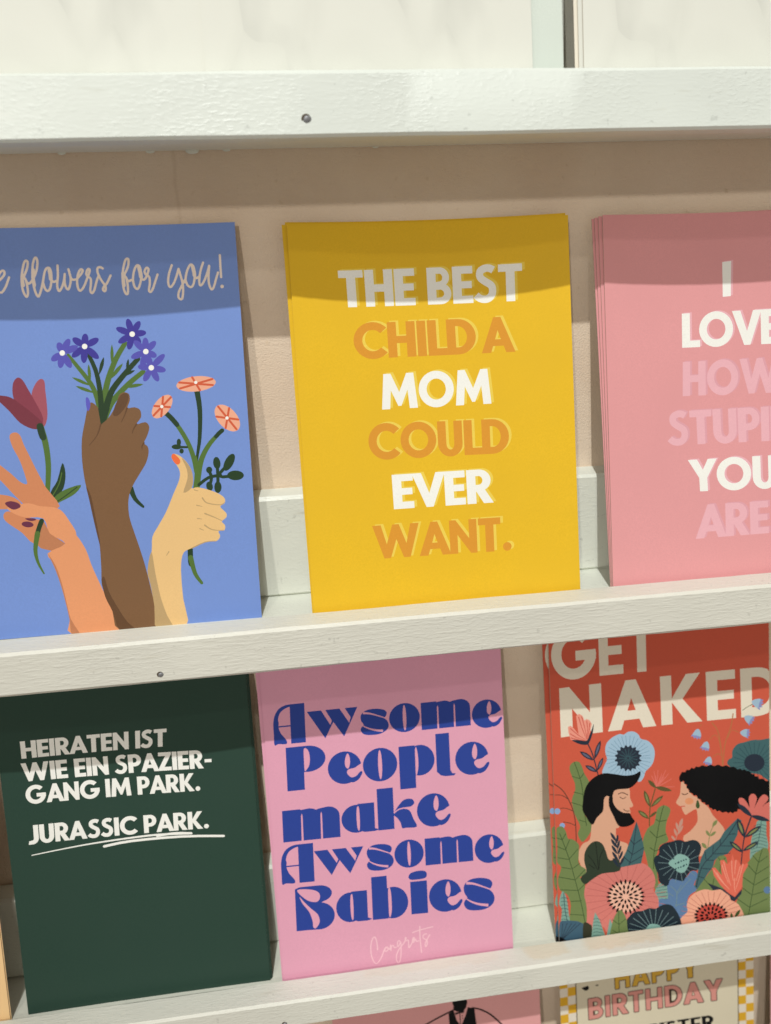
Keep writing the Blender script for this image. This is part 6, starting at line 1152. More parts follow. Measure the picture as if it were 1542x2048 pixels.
('H','flower#67/flower_centre#68','black_ink',[(34.75,20.21),(35.23,20.25),(35.75,20.51),(36.1,20.96),(36.28,21.53),(36.28,22.01),(35.82,21.95),(35.29,21.69),(34.91,21.27),(34.72,20.71)]),
('H','flower#67/flower_centre#68','black_ink',[(35.77,19.05),(36.25,18.9),(36.86,18.92),(37.36,19.19),(37.76,19.61),(37.94,20.04),(37.47,20.17),(36.86,20.14),(36.33,19.93),(35.94,19.5)]),
('H','flower#67/flower_centre#68','black_ink',[(36.27,17.69),(36.68,17.37),(37.27,17.15),(37.86,17.19),(38.4,17.41),(38.73,17.71),(38.33,18.01),(37.74,18.22),(37.14,18.25),(36.6,18.02)]),
('H','flower#67/flower_centre#68','black_ink',[(38.81,15.33),(39.1,14.87),(39.62,14.43),(40.24,14.21),(40.88,14.18),(41.34,14.31),(41.04,14.74),(40.52,15.18),(39.92,15.45),(39.27,15.48)]),
('H','flower#67/flower_centre#68','black_ink',[(38.11,13.97),(38.28,13.46),(38.69,12.91),(39.25,12.54),(39.88,12.34),(40.37,12.34),(40.18,12.82),(39.77,13.37),(39.24,13.78),(38.61,13.98)]),
('H','flower#67/flower_centre#68','black_ink',[(37.01,12.86),(37.05,12.34),(37.32,11.72),(37.78,11.23),(38.35,10.87),(38.84,10.74),(38.78,11.24),(38.51,11.86),(38.09,12.39),(37.51,12.75)]),
('H','flower#67/flower_centre#68','black_ink',[(35.58,12.1),(35.49,11.6),(35.6,10.94),(35.93,10.36),(36.41,9.87),(36.87,9.61),(36.93,10.1),(36.83,10.76),(36.54,11.36),(36.06,11.85)]),
('H','flower#67/flower_centre#68','black_ink',[(33.94,11.71),(33.72,11.27),(33.66,10.63),(33.84,9.99),(34.19,9.41),(34.58,9.05),(34.77,9.49),(34.83,10.13),(34.7,10.77),(34.35,11.36)]),
('H','flower#67/flower_centre#68','black_ink',[(32.18,11.74),(31.85,11.39),(31.62,10.8),(31.64,10.16),(31.84,9.52),(32.13,9.08),(32.43,9.44),(32.66,10.02),(32.7,10.66),(32.49,11.3)]),
('H','flower#67/flower_centre#68','black_ink',[(30.43,12.18),(30.01,11.94),(29.63,11.45),(29.49,10.84),(29.52,10.19),(29.7,9.7),(30.09,9.96),(30.47,10.44),(30.67,11.03),(30.63,11.68)]),
('H','flower#67/flower_centre#68','black_ink',[(28.8,13.0),(28.32,12.88),(27.83,12.52),(27.53,12.0),(27.4,11.37),(27.45,10.87),(27.9,11.01),(28.4,11.36),(28.75,11.86),(28.87,12.48)]),
('H','flower#67/flower_centre#68','black_ink',[(27.42,14.14),(26.91,14.16),(26.33,13.96),(25.89,13.54),(25.61,12.99),(25.53,12.51),(26.01,12.52),(26.6,12.72),(27.07,13.09),(27.36,13.64)]),
('H','flower#67/flower_centre#68','black_ink',[(26.36,15.53),(25.86,15.68),(25.23,15.64),(24.69,15.37),(24.27,14.93),(24.07,14.5),(24.55,14.38),(25.19,14.41),(25.75,14.63),(26.17,15.07)]),
('H','flower#67/flower_centre#68','black_ink',[(25.71,17.06),(25.25,17.33),(24.62,17.47),(24.01,17.36),(23.48,17.06),(23.17,16.71),(23.62,16.47),(24.26,16.33),(24.87,16.39),(25.41,16.68)]),
('H','flower#67/flower_centre#68','black_ink',[(25.51,18.64),(25.12,19.01),(24.52,19.31),(23.89,19.37),(23.29,19.23),(22.89,18.99),(23.28,18.64),(23.88,18.34),(24.5,18.23),(25.11,18.37)]),
('H','flower#67/flower_centre#68','black_ink',[(25.76,20.15),(25.47,20.61),(24.96,21.04),(24.35,21.26),(23.71,21.3),(23.25,21.17),(23.55,20.74),(24.06,20.31),(24.66,20.04),(25.3,20.0)]),
('H','flower#67/flower_centre#68','black_ink',[(26.46,21.5),(26.29,22.0),(25.89,22.55),(25.33,22.92),(24.71,23.12),(24.22,23.12),(24.41,22.64),(24.81,22.1),(25.33,21.69),(25.96,21.49)]),
('H','flower#67/flower_centre#68','black_ink',[(27.56,22.6),(27.51,23.11),(27.25,23.73),(26.79,24.22),(26.22,24.57),(25.74,24.71),(25.8,24.21),(26.06,23.59),(26.48,23.07),(27.05,22.71)]),
('H','flower#67/flower_centre#68','black_ink',[(28.97,23.36),(29.06,23.85),(28.96,24.5),(28.63,25.08),(28.15,25.56),(27.7,25.82),(27.63,25.33),(27.74,24.68),(28.02,24.08),(28.5,23.6)]),
('H','flower#67/flower_centre#68','black_ink',[(30.61,23.74),(30.83,24.18),(30.89,24.82),(30.71,25.45),(30.36,26.02),(29.98,26.38),(29.79,25.94),(29.72,25.31),(29.85,24.67),(30.2,24.09)]),
('H','flower#67/flower_centre#68','black_ink',[(32.36,23.72),(32.69,24.07),(32.92,24.65),(32.9,25.29),(32.7,25.93),(32.41,26.36),(32.11,26.0),(31.88,25.42),(31.85,24.79),(32.05,24.15)]),
('H','flower#67/flower_centre#68','black_ink',[(34.11,23.28),(34.53,23.53),(34.9,24.02),(35.05,24.62),(35.01,25.27),(34.84,25.75),(34.44,25.5),(34.07,25.01),(33.87,24.43),(33.91,23.78)]),
('H','flower#67/flower_centre#68','black_ink',[(35.74,22.48),(36.22,22.6),(36.71,22.95),(37.01,23.48),(37.14,24.1),(37.09,24.6),(36.63,24.46),(36.14,24.11),(35.79,23.61),(35.66,22.99)]),
('H','flower#67/flower_centre#68','black_ink',[(37.13,21.34),(37.64,21.33),(38.22,21.54),(38.66,21.95),(38.94,22.5),(39.02,22.98),(38.53,22.97),(37.95,22.77),(37.47,22.4),(37.19,21.85)]),
('H','flower#67/flower_centre#68','black_ink',[(38.19,19.97),(38.69,19.82),(39.33,19.86),(39.87,20.13),(40.29,20.57),(40.49,21.0),(40.0,21.12),(39.37,21.09),(38.8,20.86),(38.38,20.42)]),
('H','flower#67/flower_centre#68','black_ink',[(38.85,18.43),(39.31,18.16),(39.95,18.03),(40.56,18.14),(41.1,18.44),(41.41,18.8),(40.95,19.04),(40.31,19.17),(39.69,19.11),(39.15,18.81)]),
('H','flower#67/flower_centre#68','black_ink',[(39.06,16.85),(39.45,16.47),(40.05,16.18),(40.69,16.12),(41.3,16.26),(41.7,16.51),(41.31,16.86),(40.7,17.16),(40.07,17.26),(39.46,17.13)]),
('P','flower#69','peach_petal2_ink',[(57.6,-1),(58.2,2.8),(60.1,4.8),(62,6.4),(61.7,9.6),(63,12.9),(66.2,15.2),(70.7,16.1),(74.5,15),(77.6,15.2),(81,13.5),(83,11.3),(83.3,9.1),(86,7.5),(87.9,4.9),(88.4,-0.6),(70.3,-2)]),
('S','flower#69','rose_line_ink',0.21,0.21,[(65.8,3.7),(58.5,4.7)]),
('S','flower#69','rose_line_ink',0.21,0.21,[(66,5),(58.9,7.1)]),
('S','flower#69','rose_line_ink',0.21,0.21,[(66.5,6.2),(60,9.3)]),
('S','flower#69','rose_line_ink',0.21,0.21,[(67.4,7.2),(61.6,11.3)]),
('S','flower#69','rose_line_ink',0.21,0.21,[(68.5,8),(63.7,12.8)]),
('S','flower#69','rose_line_ink',0.21,0.21,[(69.8,8.7),(66.2,14)]),
('S','flower#69','rose_line_ink',0.21,0.21,[(71.3,9),(69.1,14.6)]),
('S','flower#69','rose_line_ink',0.21,0.21,[(72.8,9.1),(72.2,14.7)]),
('S','flower#69','rose_line_ink',0.21,0.21,[(74.5,8.8),(75.3,14.3)]),
('S','flower#69','rose_line_ink',0.21,0.21,[(76,8.3),(78.4,13.4)]),
('S','flower#69','rose_line_ink',0.21,0.21,[(77.5,7.6),(81.2,12)]),
('S','flower#69','rose_line_ink',0.21,0.21,[(78.8,6.7),(83.7,10.2)]),
('S','flower#69','rose_line_ink',0.21,0.21,[(79.8,5.5),(85.8,8)]),
('S','flower#69','rose_line_ink',0.21,0.21,[(80.6,4.2),(87.4,5.6)]),
('S','flower#69','rose_line_ink',0.21,0.21,[(81.1,2.9),(88.3,3.1)]),
('S','flower#69','rose_line_ink',0.21,0.21,[(81.2,1.5),(88.6,0.5)]),
('P','flower#69/flower_centre#70','red_line_ink',[(81.06,1.57),(79.57,-1.68),(75.77,-3.29),(71.11,-2.63),(67.38,0.03),(66.02,3.64),(67.52,6.84),(71.31,8.43),(75.95,7.81),(79.67,5.19)]),
('H','flower#69/flower_centre#70','black_ink',[(74.87,2.21),(75.05,1.78),(75.41,1.4),(75.85,1.27),(76.32,1.33),(76.67,1.53),(76.48,1.93),(76.12,2.31),(75.7,2.5),(75.23,2.44)]),
('H','flower#69/flower_centre#70','black_ink',[(74.24,1.75),(74.08,1.36),(74.1,0.86),(74.35,0.46),(74.76,0.16),(75.18,0.03),(75.31,0.42),(75.29,0.91),(75.09,1.34),(74.68,1.64)]),
('H','flower#69/flower_centre#70','black_ink',[(73.19,1.8),(72.78,1.66),(72.45,1.34),(72.37,0.91),(72.48,0.42),(72.72,0.04),(73.1,0.19),(73.43,0.51),(73.57,0.92),(73.45,1.4)]),
('H','flower#69/flower_centre#70','black_ink',[(72.33,2.31),(71.92,2.52),(71.44,2.56),(71.07,2.35),(70.82,1.96),(70.74,1.55),(71.14,1.37),(71.62,1.33),(72.02,1.48),(72.27,1.87)]),
('H','flower#69/flower_centre#70','black_ink',[(72.18,2.99),(72.0,3.42),(71.65,3.79),(71.21,3.93),(70.74,3.87),(70.39,3.67),(70.58,3.27),(70.93,2.89),(71.36,2.7),(71.83,2.76)]),
('H','flower#69/flower_centre#70','black_ink',[(72.82,3.44),(72.97,3.84),(72.96,4.33),(72.71,4.73),(72.29,5.03),(71.88,5.16),(71.75,4.77),(71.76,4.28),(71.96,3.86),(72.38,3.56)]),
('H','flower#69/flower_centre#70','black_ink',[(73.87,3.4),(74.27,3.54),(74.6,3.85),(74.69,4.29),(74.57,4.77),(74.33,5.15),(73.95,5.01),(73.62,4.69),(73.48,4.28),(73.6,3.79)]),
('H','flower#69/flower_centre#70','black_ink',[(74.72,2.89),(75.13,2.68),(75.62,2.64),(75.99,2.85),(76.24,3.24),(76.31,3.65),(75.91,3.83),(75.43,3.87),(75.03,3.72),(74.78,3.33)]),
('H','flower#69/flower_centre#70','black_ink',[(77.13,1.41),(77.34,0.96),(77.74,0.56),(78.23,0.39),(78.75,0.42),(79.14,0.6),(78.93,1.02),(78.53,1.42),(78.05,1.65),(77.53,1.62)]),
('H','flower#69/flower_centre#70','black_ink',[(76.41,0.51),(76.43,0.04),(76.65,-0.48),(77.05,-0.83),(77.57,-1.02),(78.02,-1.03),(77.98,-0.58),(77.76,-0.06),(77.39,0.33),(76.87,0.53)]),
('H','flower#69/flower_centre#70','black_ink',[(75.19,-0.02),(75.02,-0.44),(75.02,-0.98),(75.27,-1.46),(75.69,-1.84),(76.12,-2.04),(76.26,-1.63),(76.26,-1.09),(76.06,-0.59),(75.64,-0.21)]),
('H','flower#69/flower_centre#70','black_ink',[(73.68,-0.11),(73.35,-0.4),(73.13,-0.86),(73.18,-1.38),(73.43,-1.88),(73.77,-2.23),(74.07,-1.94),(74.28,-1.47),(74.29,-0.96),(74.04,-0.45)]),
('H','flower#69/flower_centre#70','black_ink',[(72.15,0.28),(71.71,0.17),(71.31,-0.14),(71.16,-0.61),(71.19,-1.15),(71.37,-1.59),(71.79,-1.46),(72.18,-1.15),(72.39,-0.71),(72.35,-0.17)]),
('H','flower#69/flower_centre#70','black_ink',[(70.85,1.07),(70.39,1.15),(69.88,1.05),(69.54,0.72),(69.36,0.24),(69.36,-0.21),(69.8,-0.28),(70.31,-0.17),(70.68,0.11),(70.87,0.59)]),
('H','flower#69/flower_centre#70','black_ink',[(70.02,2.12),(69.61,2.38),(69.08,2.5),(68.62,2.36),(68.25,2.02),(68.07,1.63),(68.47,1.39),(69.0,1.27),(69.48,1.36),(69.85,1.7)]),
('H','flower#69/flower_centre#70','black_ink',[(69.8,3.25),(69.51,3.65),(69.05,3.97),(68.55,4.04),(68.06,3.9),(67.73,3.64),(68.01,3.26),(68.47,2.94),(68.97,2.82),(69.46,2.96)]),
('H','flower#69/flower_centre#70','black_ink',[(70.22,4.27),(70.11,4.74),(69.79,5.2),(69.34,5.47),(68.81,5.55),(68.38,5.46),(68.51,5.02),(68.82,4.55),(69.25,4.24),(69.78,4.16)]),
('H','flower#69/flower_centre#70','black_ink',[(71.21,5.0),(71.29,5.45),(71.18,5.99),(70.85,6.4),(70.37,6.69),(69.93,6.8),(69.87,6.36),(69.98,5.82),(70.27,5.38),(70.74,5.09)]),
('H','flower#69/flower_centre#70','black_ink',[(72.6,5.32),(72.86,5.67),(72.97,6.19),(72.82,6.68),(72.48,7.13),(72.1,7.41),(71.86,7.05),(71.76,6.54),(71.85,6.03),(72.19,5.58)]),
('H','flower#69/flower_centre#70','black_ink',[(74.15,5.16),(74.55,5.37),(74.86,5.77),(74.92,6.26),(74.77,6.79),(74.51,7.19),(74.14,6.97),(73.83,6.58),(73.72,6.1),(73.86,5.57)]),
('H','flower#69/flower_centre#70','black_ink',[(75.6,4.57),(76.06,4.58),(76.52,4.8),(76.77,5.2),(76.85,5.72),(76.76,6.17),(76.32,6.14),(75.86,5.93),(75.56,5.56),(75.48,5.04)]),
('H','flower#69/flower_centre#70','black_ink',[(76.69,3.63),(77.14,3.45),(77.67,3.45),(78.07,3.69),(78.36,4.11),(78.45,4.54),(78.02,4.7),(77.49,4.7),(77.05,4.51),(76.77,4.09)]),
('H','flower#69/flower_centre#70','black_ink',[(77.23,2.52),(77.59,2.17),(78.1,1.95),(78.59,1.99),(79.03,2.24),(79.3,2.57),(78.94,2.88),(78.43,3.11),(77.93,3.12),(77.49,2.88)]),
('H','flower#69/flower_centre#70','black_ink',[(79.69,0.5),(79.91,0.05),(80.32,-0.37),(80.83,-0.55),(81.38,-0.53),(81.78,-0.36),(81.55,0.07),(81.14,0.49),(80.64,0.72),(80.1,0.7)]),
('H','flower#69/flower_centre#70','black_ink',[(78.99,-0.6),(79.09,-1.08),(79.39,-1.59),(79.85,-1.9),(80.4,-2.03),(80.84,-1.98),(80.73,-1.52),(80.43,-1.02),(80.0,-0.66),(79.45,-0.53)]),
('H','flower#69/flower_centre#70','black_ink',[(77.89,-1.47),(77.85,-1.94),(78.02,-2.49),(78.39,-2.91),(78.9,-3.18),(79.36,-3.26),(79.37,-2.8),(79.2,-2.25),(78.87,-1.8),(78.36,-1.53)]),
('H','flower#69/flower_centre#70','black_ink',[(76.45,-2.03),(76.29,-2.46),(76.31,-3.02),(76.58,-3.51),(77.01,-3.91),(77.44,-4.11),(77.58,-3.69),(77.56,-3.13),(77.35,-2.62),(76.91,-2.22)]),
('H','flower#69/flower_centre#70','black_ink',[(74.81,-2.25),(74.53,-2.6),(74.4,-3.13),(74.53,-3.66),(74.86,-4.15),(75.24,-4.45),(75.48,-4.1),(75.61,-3.57),(75.54,-3.04),(75.21,-2.55)]),
('H','flower#69/flower_centre#70','black_ink',[(73.06,-2.1),(72.69,-2.36),(72.42,-2.81),(72.41,-3.34),(72.61,-3.88),(72.9,-4.27),(73.24,-4.01),(73.51,-3.56),(73.58,-3.04),(73.39,-2.5)]),
('H','flower#69/flower_centre#70','black_ink',[(71.35,-1.61),(70.92,-1.74),(70.53,-2.09),(70.38,-2.57),(70.43,-3.13),(70.62,-3.58),(71.03,-3.43),(71.41,-3.08),(71.62,-2.62),(71.57,-2.06)]),
('H','flower#69/flower_centre#70','black_ink',[(69.81,-0.8),(69.34,-0.8),(68.86,-1.01),(68.58,-1.42),(68.48,-1.96),(68.55,-2.42),(69.0,-2.4),(69.48,-2.19),(69.8,-1.82),(69.9,-1.28)]),
('H','flower#69/flower_centre#70','black_ink',[(68.54,0.26),(68.07,0.39),(67.54,0.32),(67.15,0.02),(66.91,-0.45),(66.86,-0.9),(67.31,-1.0),(67.84,-0.93),(68.26,-0.68),(68.5,-0.21)]),
('H','flower#69/flower_centre#70','black_ink',[(67.65,1.48),(67.21,1.73),(66.67,1.82),(66.2,1.64),(65.84,1.28),(65.66,0.88),(66.08,0.66),(66.63,0.57),(67.11,0.69),(67.48,1.06)]),
('H','flower#69/flower_centre#70','black_ink',[(67.19,2.79),(66.83,3.14),(66.31,3.37),(65.8,3.33),(65.34,3.1),(65.05,2.77),(65.41,2.45),(65.93,2.22),(66.45,2.2),(66.91,2.44)]),
('H','flower#69/flower_centre#70','black_ink',[(67.2,4.08),(66.93,4.5),(66.48,4.86),(65.97,4.97),(65.44,4.88),(65.08,4.65),(65.35,4.26),(65.8,3.9),(66.31,3.73),(66.83,3.83)]),
('H','flower#69/flower_centre#70','black_ink',[(67.68,5.26),(67.53,5.73),(67.17,6.18),(66.69,6.43),(66.15,6.48),(65.72,6.38),(65.89,5.93),(66.24,5.47),(66.7,5.18),(67.25,5.12)]),
('H','flower#69/flower_centre#70','black_ink',[(68.6,6.24),(68.57,6.72),(68.34,7.24),(67.92,7.6),(67.4,7.8),(66.95,7.82),(66.99,7.36),(67.22,6.84),(67.6,6.44),(68.13,6.24)]),
('H','flower#69/flower_centre#70','black_ink',[(69.87,6.95),(69.98,7.41),(69.88,7.96),(69.57,8.41),(69.1,8.74),(68.65,8.88),(68.58,8.44),(68.67,7.89),(68.94,7.41),(69.41,7.08)]),
('H','flower#69/flower_centre#70','black_ink',[(71.42,7.35),(71.64,7.74),(71.7,8.28),(71.51,8.79),(71.13,9.23),(70.72,9.48),(70.53,9.09),(70.47,8.55),(70.61,8.03),(70.99,7.59)]),
('H','flower#69/flower_centre#70','black_ink',[(73.13,7.39),(73.45,7.69),(73.65,8.18),(73.6,8.71),(73.34,9.22),(73.0,9.57),(72.7,9.26),(72.5,8.77),(72.5,8.25),(72.76,7.74)]),
('H','flower#69/flower_centre#70','black_ink',[(74.86,7.08),(75.27,7.27),(75.6,7.67),(75.68,8.18),(75.56,8.73),(75.32,9.14),(74.94,8.94),(74.61,8.54),(74.47,8.05),(74.59,7.5)]),
('H','flower#69/flower_centre#70','black_ink',[(76.5,6.43),(76.96,6.5),(77.4,6.78),(77.61,7.23),(77.64,7.78),(77.51,8.23),(77.08,8.15),(76.64,7.86),(76.37,7.45),(76.35,6.9)]),
('H','flower#69/flower_centre#70','black_ink',[(77.92,5.5),(78.4,5.44),(78.91,5.58),(79.24,5.94),(79.42,6.45),(79.41,6.9),(78.95,6.94),(78.44,6.8),(78.07,6.48),(77.89,5.98)]),
('H','flower#69/flower_centre#70','black_ink',[(79.02,4.35),(79.47,4.17),(80.02,4.16),(80.45,4.4),(80.76,4.82),(80.87,5.25),(80.43,5.41),(79.89,5.42),(79.42,5.23),(79.12,4.81)]),
('H','flower#69/flower_centre#70','black_ink',[(79.71,3.08),(80.11,2.77),(80.65,2.62),(81.15,2.72),(81.57,3.03),(81.8,3.4),(81.4,3.67),(80.86,3.83),(80.35,3.78),(79.93,3.47)]),
('H','flower#69/flower_centre#70','black_ink',[(79.94,1.76),(80.26,1.37),(80.76,1.07),(81.28,1.03),(81.78,1.2),(82.1,1.48),(81.78,1.85),(81.28,2.14),(80.76,2.24),(80.26,2.07)]),
('H','leaf#71','deep_green_ink',[(83.41,2.81),(83.06,2.28),(82.88,1.47),(82.99,0.62),(83.33,-0.21),(83.74,-0.76),(84.05,-0.23),(84.24,0.59),(84.19,1.44),(83.85,2.27)]),
('H','leaf#72','deep_green_ink',[(87.88,3.77),(87.09,3.56),(86.2,2.96),(85.57,2.08),(85.19,1.06),(85.12,0.23),(85.88,0.47),(86.77,1.07),(87.46,1.89),(87.85,2.92)]),
('H','calyx#73','navy_ink2',[(72.2,19),(76.5,16.8),(80.7,14.4),(83,12),(85.3,10.3),(88.9,14),(88.5,11.5),(85.2,8.2),(83.6,8.9),(82.6,11.4),(78.4,15.1),(74.7,15.1)]),
('H','flower#74','coral_ink',[(74.3,26.1),(75.9,26.1),(79.1,21.8),(78.4,29.2),(80.2,29.4),(81.8,27),(83.8,28.7),(84.4,31.7),(85.3,28.5),(87,28.3),(88.7,25.4),(91.6,26.4),(92.1,25.4),(89.5,21.1),(88.9,14.7),(85.3,10.6),(81.6,13.3),(78.2,17.3),(75.3,22.1)]),
('S','flower#74','light_coral_ink',0.45,0.28,[(75.2,25),(77.7,20.6),(80.7,16.8)]),
('S','flower#74','light_coral_ink',0.45,0.28,[(76.6,23.5),(79.6,18.4),(82.6,14.6)]),
('S','flower#74','light_coral_ink',0.45,0.28,[(80.1,28.4),(81.4,22.9),(83.4,16.4)]),
('S','flower#74','light_coral_ink',0.45,0.28,[(79.3,26.9),(80.8,21.8),(82.3,17.7)]),
('S','flower#74','light_coral_ink',0.45,0.28,[(84,28.3),(84.1,23.3),(84.6,18.6)]),
('S','flower#74','light_coral_ink',0.45,0.28,[(86.1,28.4),(85.7,25.4),(85.4,21.6)]),
('S','flower#74','light_coral_ink',0.45,0.28,[(88.2,25.1),(87,21.4),(86.1,18.4)]),
('S','flower#74','light_coral_ink',0.45,0.28,[(89.5,26.1),(87.7,19.7),(85.9,14.5)]),
('S','flower#74','light_coral_ink',0.45,0.28,[(85.4,19.6),(85.1,16.2),(85.5,13)]),
('P','leaf#75','grass_ink',[(0.5,53.8),(1.1,55.5),(3.2,55.6),(4.9,53.1),(5.8,49.5),(7.9,48.9),(10.7,46.2),(10.8,43.4),(10.4,37.8),(11.6,35.5),(13.8,33.6),(13.2,30.9),(10.8,30.2),(13.1,26.6),(12.5,21.7),(13.5,15.1),(12.4,6.5),(5.2,8.4),(6,17.3),(4.5,22.9),(1.4,25.2),(0.3,30.7),(2.1,36.2),(0.3,39.3),(0.7,46.3)]),
('S','leaf#75','deep_green_ink',0.33,0.33,[(2,52.5),(5.8,40.6),(8.6,28.8),(11,17.6),(12.6,7.2)]),
('S','leaf#75','deep_green_ink',0.33,0.33,[(0.5,50.6),(3.1,49.3)]),
('S','leaf#75','deep_green_ink',0.33,0.33,[(4.8,51.9),(3.1,49.3)]),
('S','leaf#75','deep_green_ink',0.33,0.33,[(0.6,46.5),(4.2,44.4)]),
('S','leaf#75','deep_green_ink',0.33,0.33,[(6.6,49),(4.5,44.5)]),
('S','leaf#75','deep_green_ink',0.33,0.33,[(0.9,41.1),(5.6,39.6)]),
('S','leaf#75','deep_green_ink',0.33,0.33,[(10.3,43.9),(6.1,39.8)]),
('S','leaf#75','deep_green_ink',0.33,0.33,[(2.5,36.3),(6.8,34.9)]),
('S','leaf#75','deep_green_ink',0.33,0.33,[(11,37),(7.4,34.9)]),
('S','leaf#75','deep_green_ink',0.33,0.33,[(0.9,31.9),(8.2,29.5)]),
('S','leaf#75','deep_green_ink',0.33,0.33,[(13.2,33.5),(8.8,29.6)]),
('S','leaf#75','deep_green_ink',0.33,0.33,[(1.4,25.7),(9.7,24.1)]),
('S','leaf#75','deep_green_ink',0.33,0.33,[(12.7,26.4),(9.8,24.1)]),
('S','leaf#75','deep_green_ink',0.33,0.33,[(6.1,19.4),(11.1,18.9)]),
('S','leaf#75','deep_green_ink',0.33,0.33,[(5.5,13.2),(12.2,11.8)]),
('H','leaf#76','teal_petal_ink',[(38.52,53.11),(39.57,49.77),(41.17,43.49),(41.77,39.12),(40.15,32.87),(29.67,32.17),(31.53,36.92),(33.18,39.56),(34.74,43.64),(36.68,48.73)]),
('S','leaf#76','navy_ink2',0.33,0.33,[(38.5,52.4),(36.3,39.1),(34.3,33)]),
('S','leaf#76','navy_ink2',0.33,0.33,[(35.2,45),(37.1,42.2)]),
('S','leaf#76','navy_ink2',0.33,0.33,[(41,44.6),(37,42.3)]),
('S','leaf#76','navy_ink2',0.33,0.33,[(33.7,40.2),(36.1,37.7)]),
('S','leaf#76','navy_ink2',0.33,0.33,[(41.6,40.2),(36.1,37.5)]),
('S','leaf#76','navy_ink2',0.33,0.33,[(31.8,37.2),(34.9,34)]),
('S','leaf#76','navy_ink2',0.33,0.33,[(40.9,36.4),(34.7,33.6)]),
('P','leaf#77','forest_ink',[(13.1,26.5),(11.1,29.3),(12.2,31.1),(14,32.6),(13.1,37.8),(13.7,42.3),(16.2,45.5),(19.1,46.4),(21.9,44.7),(23.5,40.9),(24.5,37.2),(26.2,36.2),(28.1,37.5),(29.5,35.8),(29.8,30.7),(21.4,30.5),(16.4,28.3)]),
('S','leaf#77','black_ink',0.23,0.23,[(18.7,46.2),(19.2,40.4),(19.7,32.9)]),
('S','leaf#77','black_ink',0.23,0.23,[(15,40.3),(17.4,36.8),(19.3,32.6)]),
('S','leaf#77','black_ink',0.23,0.23,[(22.5,42.1),(20.6,38.5),(19.9,32.8)]),
('S','leaf#77','black_ink',0.23,0.23,[(15.2,35.7),(17.9,33.5)]),
('S','fern#78','navy_ink2',0.30,0.30,[(27.3,48.2),(28.6,43.4),(29.5,37.9),(30,32.1)]),
('H','fern#78','navy_ink2',[(25.87,49.65),(25.92,48.74),(26.32,47.51),(27.01,46.37),(27.89,45.38),(28.64,44.82),(28.55,45.72),(28.16,46.95),(27.53,48.12),(26.65,49.11)]),
('H','fern#78','navy_ink2',[(29.45,48.09),(28.98,47.54),(28.58,46.6),(28.43,45.55),(28.49,44.49),(28.71,43.74),(29.15,44.31),(29.56,45.24),(29.77,46.28),(29.7,47.34)]),
('H','fern#78','navy_ink2',[(26.06,46.56),(26.12,45.65),(26.52,44.42),(27.22,43.27),(28.11,42.28),(28.86,41.73),(28.77,42.62),(28.37,43.86),(27.72,45.04),(26.84,46.03)]),
('H','fern#78','navy_ink2',[(30.15,45.44),(29.63,44.91),(29.12,43.99),(28.87,42.93),(28.84,41.84),(28.98,41.07),(29.48,41.6),(29.98,42.52),(30.29,43.56),(30.33,44.65)]),
('H','fern#78','navy_ink2',[(26.24,43.48),(26.31,42.56),(26.72,41.32),(27.43,40.17),(28.33,39.18),(29.08,38.62),(28.99,39.53),(28.58,40.77),(27.92,41.95),(27.03,42.94)]),
('H','fern#78','navy_ink2',[(30.85,42.77),(30.27,42.27),(29.68,41.37),(29.32,40.3),(29.18,39.19),(29.26,38.38),(29.81,38.9),(30.4,39.8),(30.82,40.84),(30.96,41.96)]),
('H','fern#78','navy_ink2',[(26.43,40.38),(26.5,39.46),(26.92,38.22),(27.64,37.06),(28.55,36.07),(29.31,35.51),(29.21,36.42),(28.78,37.67),(28.12,38.85),(27.22,39.85)]),
('H','fern#78','navy_ink2',[(31.56,40.1),(30.92,39.63),(30.23,38.74),(29.77,37.66),(29.53,36.53),(29.53,35.7),(30.14,36.19),(30.83,37.08),(31.34,38.13),(31.59,39.26)]),
('H','fern#78','navy_ink2',[(26.62,37.29),(26.69,36.36),(27.13,35.11),(27.86,33.95),(28.77,32.96),(29.53,32.4),(29.42,33.31),(28.99,34.57),(28.32,35.75),(27.41,36.75)]),
('H','fern#78','navy_ink2',[(32.26,37.43),(31.57,36.97),(30.79,36.09),(30.23,35.01),(29.88,33.86),(29.8,33.01),(30.47,33.48),(31.25,34.36),(31.86,35.41),(32.21,36.56)]),
('P','leaf#79','teal_leaf_ink',[(2.25,24.88),(4.13,21.18),(4.93,13.85),(5.1,8.39),(1.15,9.01),(1.76,16.14),(0.46,19.23)]),
('S','leaf#79','teal_line_ink',0.23,0.23,[(1.6,21.6),(3,21.7),(4.9,20.9)]),
('S','leaf#79','teal_line_ink',0.23,0.23,[(1.5,19.9),(3,20),(4.9,19.2)]),
('S','leaf#79','teal_line_ink',0.23,0.23,[(1.5,18.1),(2.9,18.3),(4.8,17.4)]),
('S','leaf#79','teal_line_ink',0.23,0.23,[(1.4,16.4),(2.8,16.6),(4.8,15.7)]),
('S','leaf#79','teal_line_ink',0.23,0.23,[(1.4,14.7),(2.8,14.8),(4.7,14)]),
('S','leaf#79','teal_line_ink',0.23,0.23,[(1.3,13),(2.7,13.1),(4.6,12.3)]),
('S','leaf#79','teal_line_ink',0.23,0.23,[(1.2,11.2),(2.6,11.4),(4.6,10.5)]),
('S','leaf#79','teal_line_ink',0.30,0.30,[(2.9,23.9),(3.2,15.9),(4.3,8.9)]),
('P','leaf#80','blue_teal_ink',[(0.28,9.14),(2.98,10.53),(11.4,7.97),(11.56,0.12),(6.09,-1.95),(-0.26,-0.95)]),
('S','leaf#80','navy_ink2',0.27,0.27,[(0.9,1.1),(1.4,5.3),(1.9,9.4)]),
('S','leaf#80','navy_ink2',0.27,0.27,[(0.9,1.1),(2.4,5.2),(4,9.1)]),
